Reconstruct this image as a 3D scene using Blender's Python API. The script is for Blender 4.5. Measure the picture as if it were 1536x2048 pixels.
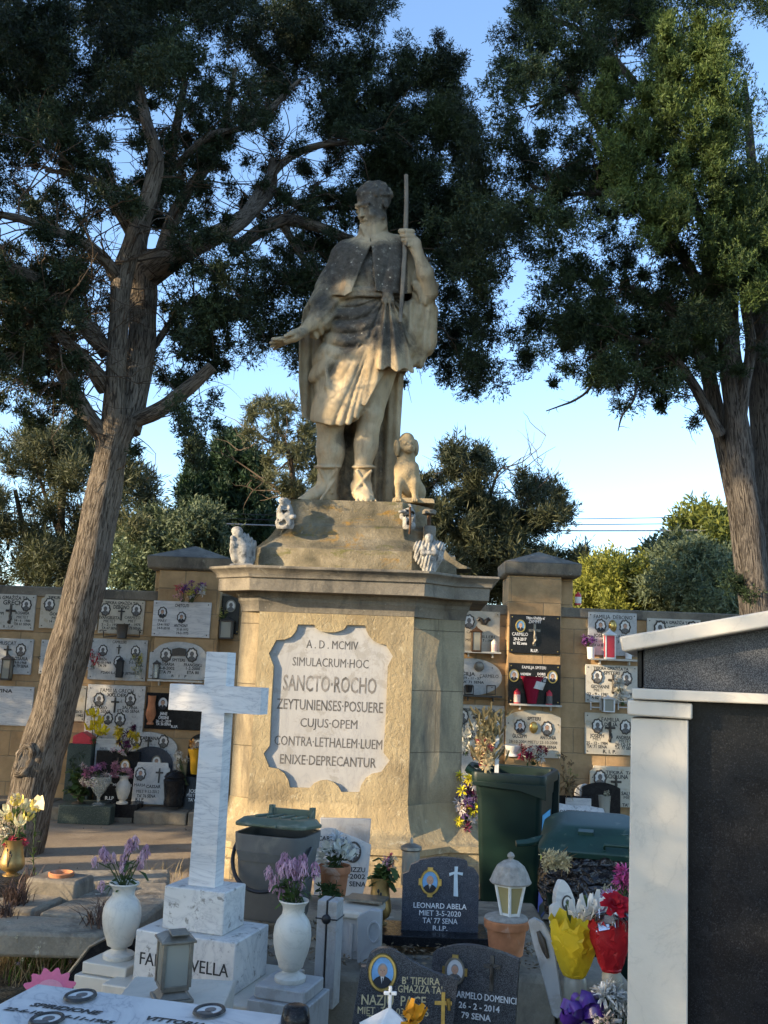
import bpy, bmesh, math, random
import numpy as np
from mathutils import Vector, Matrix
from mathutils.geometry import tessellate_polygon
random.seed(7); rng = np.random.default_rng(7)
for o in list(bpy.data.objects): bpy.data.objects.remove(o)
scene = bpy.context.scene
COL = scene.collection
PI = math.pi

# ------------------------------------------------------------------ camera, sky, sun, exposure
FPX, EYE, PITCH, ROLL = 1900.0, 1.75, math.atan(.166), math.radians(2.27)
cF = Vector((0, math.cos(PITCH), math.sin(PITCH)))
cU0 = Vector((0, -math.sin(PITCH), math.cos(PITCH)))
cR = math.cos(ROLL)*Vector((1, 0, 0)) + math.sin(ROLL)*cU0
cU = -math.sin(ROLL)*Vector((1, 0, 0)) + math.cos(ROLL)*cU0
cC = Vector((0, 0, EYE))
cam = bpy.data.cameras.new('camera'); camo = bpy.data.objects.new('camera', cam); COL.objects.link(camo)
cam.sensor_fit = 'VERTICAL'; cam.sensor_height = 36; cam.lens = 36*FPX/2048
cam.clip_start = .05; cam.clip_end = 3000
m3 = Matrix((cR, cU, -cF)).transposed()
camo.matrix_world = Matrix.Translation(cC) @ m3.to_4x4()
scene.camera = camo

SUN_AZ = Vector((-.92, -.39, 0)).normalized()      # towards the sun: left and a little behind the camera
SUN_EL = math.radians(16)
world = bpy.data.worlds.new('World'); scene.world = world; world.use_nodes = True
nt = world.node_tree; bg = nt.nodes['Background']
sky = nt.nodes.new('ShaderNodeTexSky'); sky.sky_type = 'NISHITA'; sky.sun_disc = False
sky.sun_elevation = SUN_EL; sky.sun_rotation = math.atan2(SUN_AZ.x, SUN_AZ.y)
sky.air_density = .92; sky.dust_density = .5; sky.ozone_density = 2.3; sky.altitude = 30
nt.links.new(sky.outputs[0], bg.inputs[0]); bg.inputs[1].default_value = .15
sl = bpy.data.lights.new('sun', 'SUN'); sl.energy = 3.2; sl.angle = math.radians(.6); sl.color = (1.0, .78, .50)
so = bpy.data.objects.new('sun', sl); COL.objects.link(so)
sd = SUN_AZ*math.cos(SUN_EL) + Vector((0, 0, math.sin(SUN_EL)))
so.rotation_euler = sd.to_track_quat('Z', 'Y').to_euler(); so.location = sd*40
scene.view_settings.view_transform = 'Standard'; scene.view_settings.look = 'None'
scene.view_settings.gamma = 1; scene.view_settings.exposure = 1.72
scene.render.engine = 'CYCLES'
scene.cycles.max_bounces = 6; scene.cycles.diffuse_bounces = 3; scene.cycles.glossy_bounces = 2
scene.cycles.transmission_bounces = 6; scene.cycles.transparent_max_bounces = 8
scene.cycles.caustics_reflective = False; scene.cycles.caustics_refractive = False
scene.cycles.use_denoising = True

# ------------------------------------------------------------------ measuring helpers
def W(px, py, D):
    """the point at depth D metres (world Y) seen at photo pixel px, py"""
    d = cF + cR*((px-768)/FPX) + cU*((1024-py)/FPX)
    return cC + d*(D/d.y)
def G(px, py, z=0.):
    d = cF + cR*((px-768)/FPX) + cU*((1024-py)/FPX)
    return cC + d*((z-EYE)/d.z)
def PX(p):
    v = Vector(p)-cC; k = v.dot(cF); return 768+FPX*v.dot(cR)/k, 1024-FPX*v.dot(cU)/k
def K(D, px=768, py=1300):
    return (W(px+10, py, D)-W(px-10, py, D)).length/20    # metres per photo pixel
def Wa(px, py, D):
    """the same for numpy arrays"""
    px, py, D = np.broadcast_arrays(np.asarray(px, float), np.asarray(py, float), np.asarray(D, float))
    a = (px-768)/FPX; b = (1024-py)/FPX
    d = np.array(cF)[None]+np.array(cR)[None]*a.reshape(-1, 1)+np.array(cU)[None]*b.reshape(-1, 1)
    return np.array(cC)[None]+d*(D.reshape(-1, 1)/d[:, 1:2])
def FR(p, yaw=0, lean=0, roll=0):
    """frame for an upright board: x right, y away, z up; lean>0 tips the top away"""
    return Matrix.Translation(p) @ Matrix.Rotation(yaw, 4, 'Z') @ Matrix.Rotation(-lean, 4, 'X') @ Matrix.Rotation(roll, 4, 'Y')

# ------------------------------------------------------------------ objects
WL = {}
def thing(name, label, cat, loc, group=None):
    o = bpy.data.objects.new(name, None); COL.objects.link(o); o.location = loc; o.empty_display_size = .1
    o['label'] = label; o['category'] = cat
    if group: o['group'] = group
    WL[o.name] = Vector(loc)
    return o
def tag(o, label, cat, group=None):
    o['label'] = label; o['category'] = cat
    if group: o['group'] = group
    return o
def struct(o):
    o['kind'] = 'structure'; return o

TXT = {}
def text_arrays(s, bold=0.):
    k = (s, bold)
    if k not in TXT:
        cu = bpy.data.curves.new('txt', 'FONT'); cu.body = s; cu.resolution_u = 2; cu.offset = 0 if 'M' in s else bold;     # an offset M loses its counters
        cu.align_x = 'CENTER'
        ob = bpy.data.objects.new('txt', cu); me = ob.to_mesh()
        v = [tuple(x.co) for x in me.vertices]; f = [tuple(p.vertices) for p in me.polygons]
        if 'M' in s and bold:       # thicken by shifted copies, each a hair lower
            n = len(v); v0, f0 = v, f; v, f = [], []
            for i, dx in enumerate((0, bold, -bold)):
                v += [(a+dx, b, -.0006*i) for a, b, c in v0]; f += [tuple(q+n*i for q in p) for p in f0]
        ob.to_mesh_clear(); bpy.data.objects.remove(ob); bpy.data.curves.remove(cu)
        TXT[k] = (v, f)
    return TXT[k]

class MB:
    """collects shapes; build() links them as ONE mesh object"""
    def __init__(s): s.v = []; s.f = []; s.m = []; s.uv = None
    def add(s, vs, fs, mi=0):
        b = len(s.v); s.v.extend([tuple(v) for v in vs]); s.f.extend([tuple(i+b for i in f) for f in fs]); s.m.extend([mi]*len(fs))
        return s
    def box(s, c, size, M=None, mi=0, top=(1, 1)):
        x, y, z = size[0]/2, size[1]/2, size[2]/2
        vs = [Vector((sx*x*(top[0] if sz > 0 else 1), sy*y*(top[1] if sz > 0 else 1), sz*z))+Vector(c) for sz in (-1, 1) for sy in (-1, 1) for sx in (-1, 1)]
        if M is not None: vs = [M @ v for v in vs]
        return s.add(vs, [(0, 2, 3, 1), (4, 5, 7, 6), (0, 1, 5, 4), (2, 6, 7, 3), (0, 4, 6, 2), (1, 3, 7, 5)], mi)
    def prism(s, pts, t, M, mi=0, y0=0., hole=None):
        """outline in local x,z; front at y=y0, back at y0+t"""
        n = len(pts)
        if hole is None:
            tri = tessellate_polygon([[Vector((a, b, 0)) for a, b in pts]])
            P = list(pts); loops = [list(range(n))]
        else:
            tri = tessellate_polygon([[Vector((a, b, 0)) for a, b in pts], [Vector((a, b, 0)) for a, b in hole]])
            P = list(pts)+list(hole); loops = [list(range(n)), list(range(n, n+len(hole)))]
        N = len(P)
        vs = [M @ Vector((a, y0, b)) for a, b in P]+[M @ Vector((a, y0+t, b)) for a, b in P]
        fs = []
        if hole is None and n <= 8:
            ar = sum(P[i][0]*P[(i+1) % n][1]-P[(i+1) % n][0]*P[i][1] for i in range(n))
            o = tuple(range(n)) if ar > 0 else tuple(reversed(range(n)))
            fs.append(o); fs.append(tuple(i+N for i in reversed(o)))
        else:
            for a, b, c in tri:
                ar = (P[b][0]-P[a][0])*(P[c][1]-P[a][1])-(P[c][0]-P[a][0])*(P[b][1]-P[a][1])
                if ar < 0: b, c = c, b
                fs.append((a, b, c)); fs.append((c+N, b+N, a+N))
        for li, L in enumerate(loops):
            ar = sum(P[L[i]][0]*P[L[(i+1) % len(L)]][1]-P[L[(i+1) % len(L)]][0]*P[L[i]][1] for i in range(len(L)))
            sg = (ar > 0) != (li == 1)
            for i in range(len(L)):
                a, b = L[i], L[(i+1) % len(L)]
                fs.append((b, a, a+N, b+N) if sg else (a, b, b+N, a+N))
        return s.add(vs, fs, mi)
    def lathe(s, prof, M, n=20, mi=0, sx=1., sy=1., wob=0., square=0.):
        vs = []; k = len(prof)
        for r, z in prof:
            for i in range(n):
                a = 2*PI*(i+.5*(n == 4))/n
                q = 1.
                if square: q = 1/max(abs(math.cos(a))**square+abs(math.sin(a))**square, 1e-6)**(1/square)
                w = 1+wob*math.sin(a*3+z*40)
                vs.append(M @ Vector((r*q*w*math.cos(a)*sx, r*q*w*math.sin(a)*sy, z)))
        fs = [(j*n+i, j*n+(i+1) % n, (j+1)*n+(i+1) % n, (j+1)*n+i) for j in range(k-1) for i in range(n)]
        fs.append(tuple(reversed(range(n)))); fs.append(tuple((k-1)*n+i for i in range(n)))
        return s.add(vs, fs, mi)
    def tube(s, pts, rad, n=8, mi=0, uv=False, lump=0., flat=1.):
        P = [Vector(p) for p in pts]
        if not hasattr(rad, '__len__'): rad = [rad]*len(P)
        T = [(P[min(i+1, len(P)-1)]-P[max(i-1, 0)]).normalized() for i in range(len(P))]
        up = Vector((0, 0, 1)) if abs(T[0].z) < .9 else Vector((0, 1, 0))
        x = T[0].cross(up).normalized(); vs = []
        b = len(s.v); L = 0; uvr = []
        for i, p in enumerate(P):
            if i: L += (p-P[i-1]).length
            x = (x-T[i]*x.dot(T[i])).normalized(); y = T[i].cross(x)
            for j in range(n):
                a = 2*PI*j/n
                r = rad[i]*(1+lump*(math.sin(a*2+i*.9)+.7*math.sin(a*5+1.3+i*.37)+.5*math.sin(a*9+i*.21)))
                vs.append(p+x*math.cos(a)*r+y*math.sin(a)*r*flat); uvr.append((j/n, L))
        fs = [(i*n+j, i*n+(j+1) % n, (i+1)*n+(j+1) % n, (i+1)*n+j) for i in range(len(P)-1) for j in range(n)]
        fs.append(tuple(reversed(range(n)))); fs.append(tuple((len(P)-1)*n+j for j in range(n)))
        s.add(vs, fs, mi)
        if uv:
            if s.uv is None: s.uv = {}
            for k, q in enumerate(uvr): s.uv[b+k] = (q[0], q[1], rad[0], n)
        return s
    def ball(s, c, r, n=10, mi=0, M=None):
        if not hasattr(r, '__len__'): r = (r, r, r)
        vs = []; m = max(4, n//2)
        for j in range(1, m):
            t = PI*j/m
            for i in range(n):
                a = 2*PI*i/n; vs.append(Vector((r[0]*math.sin(t)*math.cos(a), r[1]*math.sin(t)*math.sin(a), -r[2]*math.cos(t))))
        vs += [Vector((0, 0, -r[2])), Vector((0, 0, r[2]))]
        fs = [(j*n+i, j*n+(i+1) % n, (j+1)*n+(i+1) % n, (j+1)*n+i) for j in range(m-2) for i in range(n)]
        e = len(vs)
        fs += [((i+1) % n, i, e-2) for i in range(n)]+[((m-2)*n+i, (m-2)*n+(i+1) % n, e-1) for i in range(n)]
        if M is not None: vs = [M @ v for v in vs]
        return s.add([v+Vector(c) for v in vs], fs, mi)
    def quad(s, a, b, c, d, mi=0): return s.add([a, b, c, d], [(0, 1, 2, 3)], mi)
    def text(s, t, M, x, z, h, w=None, mi=0, y=-.001, bold=.0, depth=0., italic=0.):
        """centred on x, baseline z, capital height h, squeezed to width w"""
        v, f = text_arrays(t, bold)
        if not v: return s
        xs = [q[0] for q in v]; W0 = max(xs)-min(xs); mx = (max(xs)+min(xs))/2
        k = h/.729; kx = k if w is None else w/W0
        vs = [M @ Vector((x+(q[0]-mx)*kx+italic*q[1]*k, y-q[2], z+q[1]*k)) for q in v]
        s.add(vs, f, mi)
        return s
    def build(s, name, mats, parent=None, loc=None, bev=0., seg=2, smooth=40, sub=0):
        if not isinstance(mats, (list, tuple)): mats = [mats]
        me = bpy.data.meshes.new(name)
        org = WL[parent.name] if parent is not None else Vector(loc if loc is not None else (0, 0, 0))
        me.from_pydata([(v[0]-org.x, v[1]-org.y, v[2]-org.z) for v in s.v], [], s.f)
        for m in mats: me.materials.append(m)
        if len(mats) > 1: me.polygons.foreach_set('material_index', s.m)
        if s.uv is not None:
            u = me.uv_layers.new(name='UVMap')
            d = [0.]*(2*len(me.loops))
            for p in me.polygons:
                ids = list(p.vertices); us = [s.uv.get(i, (0, 0, .1, 8)) for i in ids]
                wrap = max(q[0] for q in us)-min(q[0] for q in us) > .5
                for li, q in zip(p.loop_indices, us):
                    a = q[0]+(1 if wrap and q[0] < .5 else 0)
                    d[2*li] = a*2*PI*q[2]; d[2*li+1] = q[1]
            u.data.foreach_set('uv', d)
        if smooth is not None:
            me.polygons.foreach_set('use_smooth', [True]*len(me.polygons))
            me.set_sharp_from_angle(angle=math.radians(smooth))
        me.update()
        o = bpy.data.objects.new(name, me); COL.objects.link(o)
        if parent is not None:
            o.parent = parent
            if parent.type == 'MESH': o.location = (0, 0, 0)
        else: o.location = org
        WL[o.name] = org
        if bev:
            b = o.modifiers.new('bevel', 'BEVEL'); b.width = bev; b.segments = seg; b.limit_method = 'ANGLE'; b.angle_limit = math.radians(35)
            b.harden_normals = False
        return o

def mesh_np(name, V, F, mat, parent=None, loc=None, tint=None, smooth=False):
    """big mesh from numpy arrays: V (n,3), F (m,k) faces of k corners; tint: one value per face"""
    org = WL[parent.name] if parent is not None else Vector(loc if loc is not None else (0, 0, 0))
    me = bpy.data.meshes.new(name); n, (m, k) = len(V), F.shape
    me.vertices.add(n); me.vertices.foreach_set('co', (V-np.array(org)[None]).astype(np.float32).ravel())
    me.loops.add(m*k); me.loops.foreach_set('vertex_index', F.astype(np.int32).ravel())
    me.polygons.add(m); me.polygons.foreach_set('loop_start', np.arange(0, m*k, k, dtype=np.int32))
    if smooth: me.polygons.foreach_set('use_smooth', np.ones(m, bool))
    for q in (mat if isinstance(mat, (list, tuple)) else [mat]): me.materials.append(q)
    if tint is not None:
        a = me.attributes.new('tint', 'FLOAT', 'FACE'); a.data.foreach_set('value', tint.astype(np.float32))
    me.update(); me.validate()
    o = bpy.data.objects.new(name, me); COL.objects.link(o)
    if parent is not None: o.parent = parent
    else: o.location = org
    WL[o.name] = org
    return o

# ------------------------------------------------------------------ materials
class NB:
    def __init__(s, name):
        s.m = bpy.data.materials.new(name); s.m.use_nodes = True; s.t = s.m.node_tree
        s.b = s.t.nodes['Principled BSDF']; s.o = s.t.nodes['Material Output']
    def n(s, typ, **kw):
        q = s.t.nodes.new('ShaderNode'+typ)
        for k, v in kw.items():
            if k.startswith('i_'): q.inputs[k[2:].replace('_', ' ')].default_value = v
            else: setattr(q, k, v)
        return q
    def l(s, a, b): s.t.links.new(a, b)
    def pos(s, scale=(1, 1, 1), rot=(0, 0, 0), uv=False):
        g = s.n('UVMap').outputs[0] if uv else s.n('NewGeometry').outputs['Position']
        mp = s.n('Mapping'); mp.inputs['Scale'].default_value = scale; mp.inputs['Rotation'].default_value = rot
        s.l(g, mp.inputs[0]); return mp.outputs[0]
    def noise(s, vec, scale, detail=6, rough=.6, dist=0.):
        q = s.n('TexNoise'); q.inputs['Scale'].default_value = scale; q.inputs['Detail'].default_value = detail
        q.inputs['Roughness'].default_value = rough; q.inputs['Distortion'].default_value = dist
        s.l(vec, q.inputs['Vector']); return q.outputs['Fac']
    def ramp(s, fac, stops):
        r = s.n('ValToRGB'); e = r.color_ramp.elements
        while len(e) > 1: e.remove(e[-1])
        for i, (p, c) in enumerate(stops):
            q = e[0] if i == 0 else e.new(p)
            q.position = p; q.color = tuple(c)+(1,) if hasattr(c, '__len__') else (c, c, c, 1)
        s.l(fac, r.inputs[0]); return r.outputs[0]
    def mix(s, fac, a, b, mode='MIX'):
        q = s.n('Mix', data_type='RGBA', blend_type=mode)
        for v, i in ((fac, q.inputs[0]), (a, q.inputs[6]), (b, q.inputs[7])):
            if hasattr(v, 'is_output'): s.l(v, i)
            elif hasattr(v, '__len__'): i.default_value = tuple(v)+(1,)
            else: i.default_value = v
        return q.outputs[2]
    def math(s, op, a, b=0., clamp=False):
        q = s.n('Math', operation=op, use_clamp=clamp)
        for v, i in ((a, q.inputs[0]), (b, q.inputs[1])):
            if hasattr(v, 'is_output'): s.l(v, i)
            else: i.default_value = v
        return q.outputs[0]
    def bump(s, h, strength, dist=.01, prev=None):
        q = s.n('Bump'); q.inputs['Strength'].default_value = strength; q.inputs['Distance'].default_value = dist
        s.l(h, q.inputs['Height'])
        if prev is not None: s.l(prev, q.inputs['Normal'])
        return q.outputs[0]
    def fin(s, col=None, rough=.7, spec=.3, nrm=None, metal=0., trans=0., alpha=None, ior=None):
        b = s.b.inputs
        if col is not None:
            if hasattr(col, 'is_output'): s.l(col, b['Base Color'])
            else: b['Base Color'].default_value = tuple(col)+(1,)
        if hasattr(rough, 'is_output'): s.l(rough, b['Roughness'])
        else: b['Roughness'].default_value = rough
        b['Specular IOR Level'].default_value = spec; b['Metallic'].default_value = metal
        b['Transmission Weight'].default_value = trans
        if ior: b['IOR'].default_value = ior
        if nrm is not None: s.l(nrm, b['Normal'])
        return s.m

def plain(name, c, rough=.6, spec=.35, var=.25, scale=30., bump=.0, metal=0., dirt=None):
    q = NB(name); p = q.pos()
    f = q.noise(p, scale, 5)
    col = q.ramp(f, [(.3, [x*(1-var) for x in c]), (.7, [min(1, x*(1+var*.6)) for x in c])])
    if dirt:
        d = q.ramp(q.noise(p, dirt[0], 6, .65, .6), [(dirt[1], 0.), (dirt[1]+.12, 1.)])
        col = q.mix(d, col, dirt[2])
    nr = q.bump(f, bump, .01) if bump else None
    return q.fin(col, rough, spec, nr, metal)
def stone(name, c1, c2, scale=3., grain=60., bump=.5, stain=None, rough=.85, bscale=None, dist=.012, stain2=None, sq=(1, 1, 1), joint=None):
    q = NB(name); p = q.pos(sq)
    f = q.noise(p, scale, 8, .65, .4); g = q.noise(p, grain, 5, .7)
    col = q.ramp(f, [(.3, c1), (.68, c2)])
    col = q.mix(.35, col, q.ramp(g, [(.3, .35), (.7, 1.)]), 'MULTIPLY')
    for st in (stain, stain2):
        if st:
            d = q.ramp(q.noise(q.pos(st[4] if len(st) > 4 else (1, 1, 1)), st[0], 8, .68, .5), [(st[1], 0.), (st[1]+st[3], 1.)])
            col = q.mix(d, col, st[2])
    h = q.math('ADD', q.noise(p, bscale or grain*.4, 6, .65), q.math('MULTIPLY', f, .6))
    if joint:
        sx = q.n('SeparateXYZ'); q.l(q.n('NewGeometry').outputs['Position'], sx.inputs[0]); cb = q.n('CombineXYZ'); q.l(q.math('ADD', sx.outputs[0], q.math('MULTIPLY', sx.outputs[1], .9)), cb.inputs[0]); q.l(q.math('ADD', sx.outputs[2], q.math('MULTIPLY', q.noise(p, 6, 3), .012)), cb.inputs[1])
        b = q.n('TexBrick'); q.l(cb.outputs[0], b.inputs['Vector']); b.inputs['Scale'].default_value = 1; b.inputs['Brick Width'].default_value = joint[0]; b.inputs['Row Height'].default_value = joint[1]; b.inputs['Mortar Size'].default_value = .004; b.inputs['Mortar Smooth'].default_value = .5
        col = q.mix(q.math('MULTIPLY', b.outputs['Fac'], .75), col, (.09, .07, .045)); h = q.math('SUBTRACT', h, q.math('MULTIPLY', b.outputs['Fac'], 1.2))
    return q.fin(col, rough, .2, q.bump(h, bump, dist))
def marble(name, base=(.72, .72, .71), vein=(.36, .37, .39), scale=4., amount=.5, rough=.35, dirt=None, sq=(1, 1, 1), rot=(0, 0, 0)):
    q = NB(name); p = q.pos(sq, rot)
    n1 = q.noise(p, scale, 8, .6, 1.6)
    v = q.ramp(n1, [(.40, 0.), (.485, .35*amount), (.5, amount), (.515, .35*amount), (.6, 0.)])
    cl = q.ramp(q.noise(p, scale*.6, 5, .6, .8), [(.3, .82), (.7, 1.0)])
    col = q.mix(v, base, vein); col = q.mix(.8, col, cl, 'MULTIPLY')
    if dirt:
        d = q.ramp(q.noise(q.pos(), dirt[0], 9, .72, .3), [(dirt[1], 0.), (dirt[1]+.06, dirt[3] if len(dirt) > 3 else .8)])
        col = q.mix(d, col, dirt[2])
    return q.fin(col, rough, .4, q.bump(q.noise(q.pos(), 60, 6, .7), .12, .006))
def granite(name, base=(.010, .0105, .012), fleck=(.045, .047, .052), scale=260, thr=.64, rough=.2, spec=.16):
    q = NB(name); p = q.pos()
    f = q.ramp(q.noise(p, scale, 3, .8), [(thr-.09, 0.), (thr, 1.)])
    c = q.mix(f, base, fleck)
    c = q.mix(.6, c, q.ramp(q.noise(p, 9, 5), [(.3, .7), (.7, 1.2)]), 'MULTIPLY')
    return q.fin(c, q.ramp(q.noise(p, 14, 6), [(.3, rough), (.75, rough+.16)]), spec)
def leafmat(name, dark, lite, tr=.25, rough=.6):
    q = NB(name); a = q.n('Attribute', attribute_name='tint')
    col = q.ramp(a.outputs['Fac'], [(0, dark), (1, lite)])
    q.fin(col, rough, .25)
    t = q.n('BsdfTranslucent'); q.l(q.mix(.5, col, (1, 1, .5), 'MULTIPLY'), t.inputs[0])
    s = q.n('MixShader'); s.inputs[0].default_value = tr
    q.l(q.b.outputs[0], s.inputs[1]); q.l(t.outputs[0], s.inputs[2]); q.l(s.outputs[0], q.o.inputs[0])
    return q.m
def glassmat(name, c=(.9, .92, .9), rough=.05, alpha=.35):
    """thin glass that keeps light passing: glossy over transparent"""
    q = NB(name); q.fin(c, rough, .6)
    t = q.n('BsdfTransparent'); t.inputs[0].default_value = tuple(c)+(1,)
    s = q.n('MixShader'); s.inputs[0].default_value = alpha
    q.l(t.outputs[0], s.inputs[1]); q.l(q.b.outputs[0], s.inputs[2]); q.l(s.outputs[0], q.o.inputs[0])
    return q.m
def barkmat(name, c1, c2, scale=1.):
    q = NB(name); p = q.pos((18*scale, 2.2*scale, 1), uv=True)
    f = q.noise(p, 1.6, 8, .62, 1.2); g = q.noise(q.pos((60*scale, 9*scale, 1), uv=True), 1., 6, .7, .6)
    big = q.noise(q.pos(), 2.5, 4)
    h = q.math('ADD', q.ramp(f, [(.36, 0.), (.5, .7), (.68, 1.)]), q.math('MULTIPLY', g, .5))
    col = q.ramp(h, [(.25, [x*.42 for x in c1]), (.75, c1), (1., c2)])
    col = q.mix(.5, col, q.ramp(big, [(.3, .62), (.7, 1.1)]), 'MULTIPLY')
    return q.fin(col, .9, .15, q.bump(h, .9, .03))

M = {}
M['marble'] = marble('white_marble', (.62, .60, .56), (.30, .30, .31), 5, .5, .45, dirt=(16, .66, (.30, .28, .24), .6))
M['marble_weathered'] = marble('weathered_marble', (.64, .62, .58), (.32, .32, .33), 6, .6, .5, dirt=(20, .57, (.16, .15, .13)))
M['marble_cross'] = marble('streaked_marble', (.66, .65, .63), (.32, .33, .36), 2.2, .75, .45, sq=(1.2, 1.2, 7), rot=(.12, .16, .1), dirt=(14, .66, (.2, .19, .17), .7))
M['marble_warm'] = marble('cream_marble', (.58, .535, .455), (.36, .34, .30), 3, .35, .38, dirt=(26, .73, (.25, .25, .24), .6), sq=(1, 1, .7))
M['marble_plaque'] = marble('plaque_marble', (.56, .53, .46), (.36, .34, .30), 5, .45, .55, dirt=(7, .57, (.33, .28, .20), .5))
M['marble_plaque_grey'] = marble('grey_plaque_marble', (.52, .52, .50), (.28, .29, .30), 7, .6, .5, dirt=(6, .60, (.30, .28, .24), .5))
M['marble_plaque_ochre'] = marble('ochre_plaque_marble', (.58, .52, .41), (.40, .34, .25), 4, .4, .6, dirt=(8, .56, (.36, .27, .16), .55))
M['marble_grey'] = marble('grey_marble', (.40, .395, .385), (.25, .25, .26), 4, .45, .55, dirt=(6, .54, (.25, .235, .205), .55), sq=(1, 1, .35))
M['granite'] = granite('black_granite')
M['granite_speck'] = granite('speckled_granite', (.022, .024, .029), (.12, .125, .135), 330, .57, .2)
M['granite_blue'] = granite('slate_granite', (.040, .046, .060), (.15, .16, .18), 300, .62, .2)
M['granite_green'] = granite('green_granite', (.045, .062, .055), (.12, .14, .12), 120, .62, .35)
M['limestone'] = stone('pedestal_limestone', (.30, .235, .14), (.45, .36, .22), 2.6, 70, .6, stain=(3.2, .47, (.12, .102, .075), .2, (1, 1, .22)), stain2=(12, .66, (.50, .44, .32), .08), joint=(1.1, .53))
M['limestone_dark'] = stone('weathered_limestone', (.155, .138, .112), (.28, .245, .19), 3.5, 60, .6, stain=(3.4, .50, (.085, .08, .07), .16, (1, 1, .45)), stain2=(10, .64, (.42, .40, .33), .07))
def _verm():
    q = NB('vermiculated_limestone'); p = q.pos()
    f = q.noise(p, 2.4, 7, .6, .4)
    col = q.ramp(f, [(.3, (.29, .222, .125)), (.68, (.43, .345, .205))])
    st = q.ramp(q.noise(q.pos((1, 1, .3)), 3.2, 8, .7), [(.50, 0.), (.70, .85)])
    col = q.mix(st, col, (.155, .13, .09))
    col = q.mix(q.ramp(q.noise(p, 11, 7, .7), [(.58, 0.), (.68, .5)]), col, (.60, .53, .38))
    n = q.noise(q.pos((1, 1, .7)), 30, 7, .68, .5); n2 = q.noise(p, 90, 5, .7)
    h = q.math('ADD', q.ramp(n, [(.36, 0.), (.5, .75), (.66, 1.)]), q.math('MULTIPLY', n2, .35))
    return q.fin(col, .9, .15, q.bump(h, .45, .015))
M['limestone_pitted'] = _verm()
def _scotia():
    q = NB('lichen_limestone'); p = q.pos()
    col = q.ramp(q.noise(p, 4, 8, .65), [(.3, (.085, .078, .055)), (.52, (.20, .17, .115)), (.75, (.36, .31, .215))])
    col = q.mix(q.ramp(q.noise(q.pos((1, 1, 1.8)), 3.1, 8, .7, .6), [(.56, 0.), (.66, .75)]), col, (.33, .18, .03))
    col = q.mix(q.ramp(q.noise(q.pos((.7, 1, 2)), 5., 8, .72, .5), [(.57, 0.), (.66, .8)]), col, (.12, .115, .04))
    col = q.mix(q.ramp(q.noise(p, 30, 5, .7), [(.64, 0.), (.72, .7)]), col, (.45, .42, .33))
    return q.fin(col, .95, .1, q.bump(q.noise(p, 45, 7, .7), .8, .02))
M['lichen_stone'] = _scotia()
def _statue():
    q = NB('statue_limestone'); p = q.pos()
    g = q.n('NewGeometry'); sx = q.n('SeparateXYZ'); q.l(g.outputs['Position'], sx.inputs[0])
    base = q.ramp(q.noise(p, 3., 7, .6, .5), [(.3, (.36, .275, .165)), (.6, (.52, .42, .275)), (.8, (.58, .47, .30))])
    base = q.mix(q.ramp(q.noise(q.pos((2.2, 2.2, .5)), 3, 6, .6), [(.56, 0.), (.75, .7)]), base, (.45, .24, .09))
    # black lichen that has taken the head, cape and sash; tint also holds painted shade
    at = q.n('Attribute', attribute_name='tint')
    nz = q.noise(p, 5.5, 9, .7, .6)
    m = q.math('ADD', q.math('MULTIPLY', at.outputs['Fac'], .74), nz)
    mk = q.ramp(m, [(.62, 0.), (.78, .55), (1.0, .93)])
    base = q.mix(q.ramp(q.noise(q.pos((3, 3, .7)), 4, 7, .7), [(.5, 0.), (.68, .55)]), base, (.20, .165, .115))
    col = q.mix(mk, base, q.ramp(q.noise(p, 16, 6, .7), [(.35, (.032, .031, .030)), (.58, (.085, .08, .07)), (.74, (.30, .28, .23))]))
    sp = q.n('TexVoronoi'); sp.inputs['Scale'].default_value = 16; q.l(p, sp.inputs['Vector'])
    dots = q.math('MULTIPLY', q.ramp(sp.outputs['Distance'], [(.12, 1.), (.17, 0.)]), q.ramp(q.noise(p, 3.7, 3), [(.52, 0.), (.6, .8)]))
    col = q.mix(q.math('MULTIPLY', dots, mk), col, (.55, .50, .38))
    return q.fin(col, .9, .15, q.bump(q.math('ADD', q.noise(p, 38, 8, .75), q.math('MULTIPLY', q.ramp(q.noise(p, 75, 3, .6), [(.58, 1.), (.68, 0.)]), .6)), .6, .016))
M['statue'] = _statue()
M['dog_stone'] = stone('dog_limestone', (.28, .215, .125), (.44, .345, .205), 7, 70, .5, stain=(5, .6, (.17, .13, .08), .2))
M['angel'] = stone('chalky_angel_stone', (.22, .212, .195), (.43, .42, .39), 14, 120, .6, stain=(20, .50, (.11, .107, .10), .14))
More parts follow.
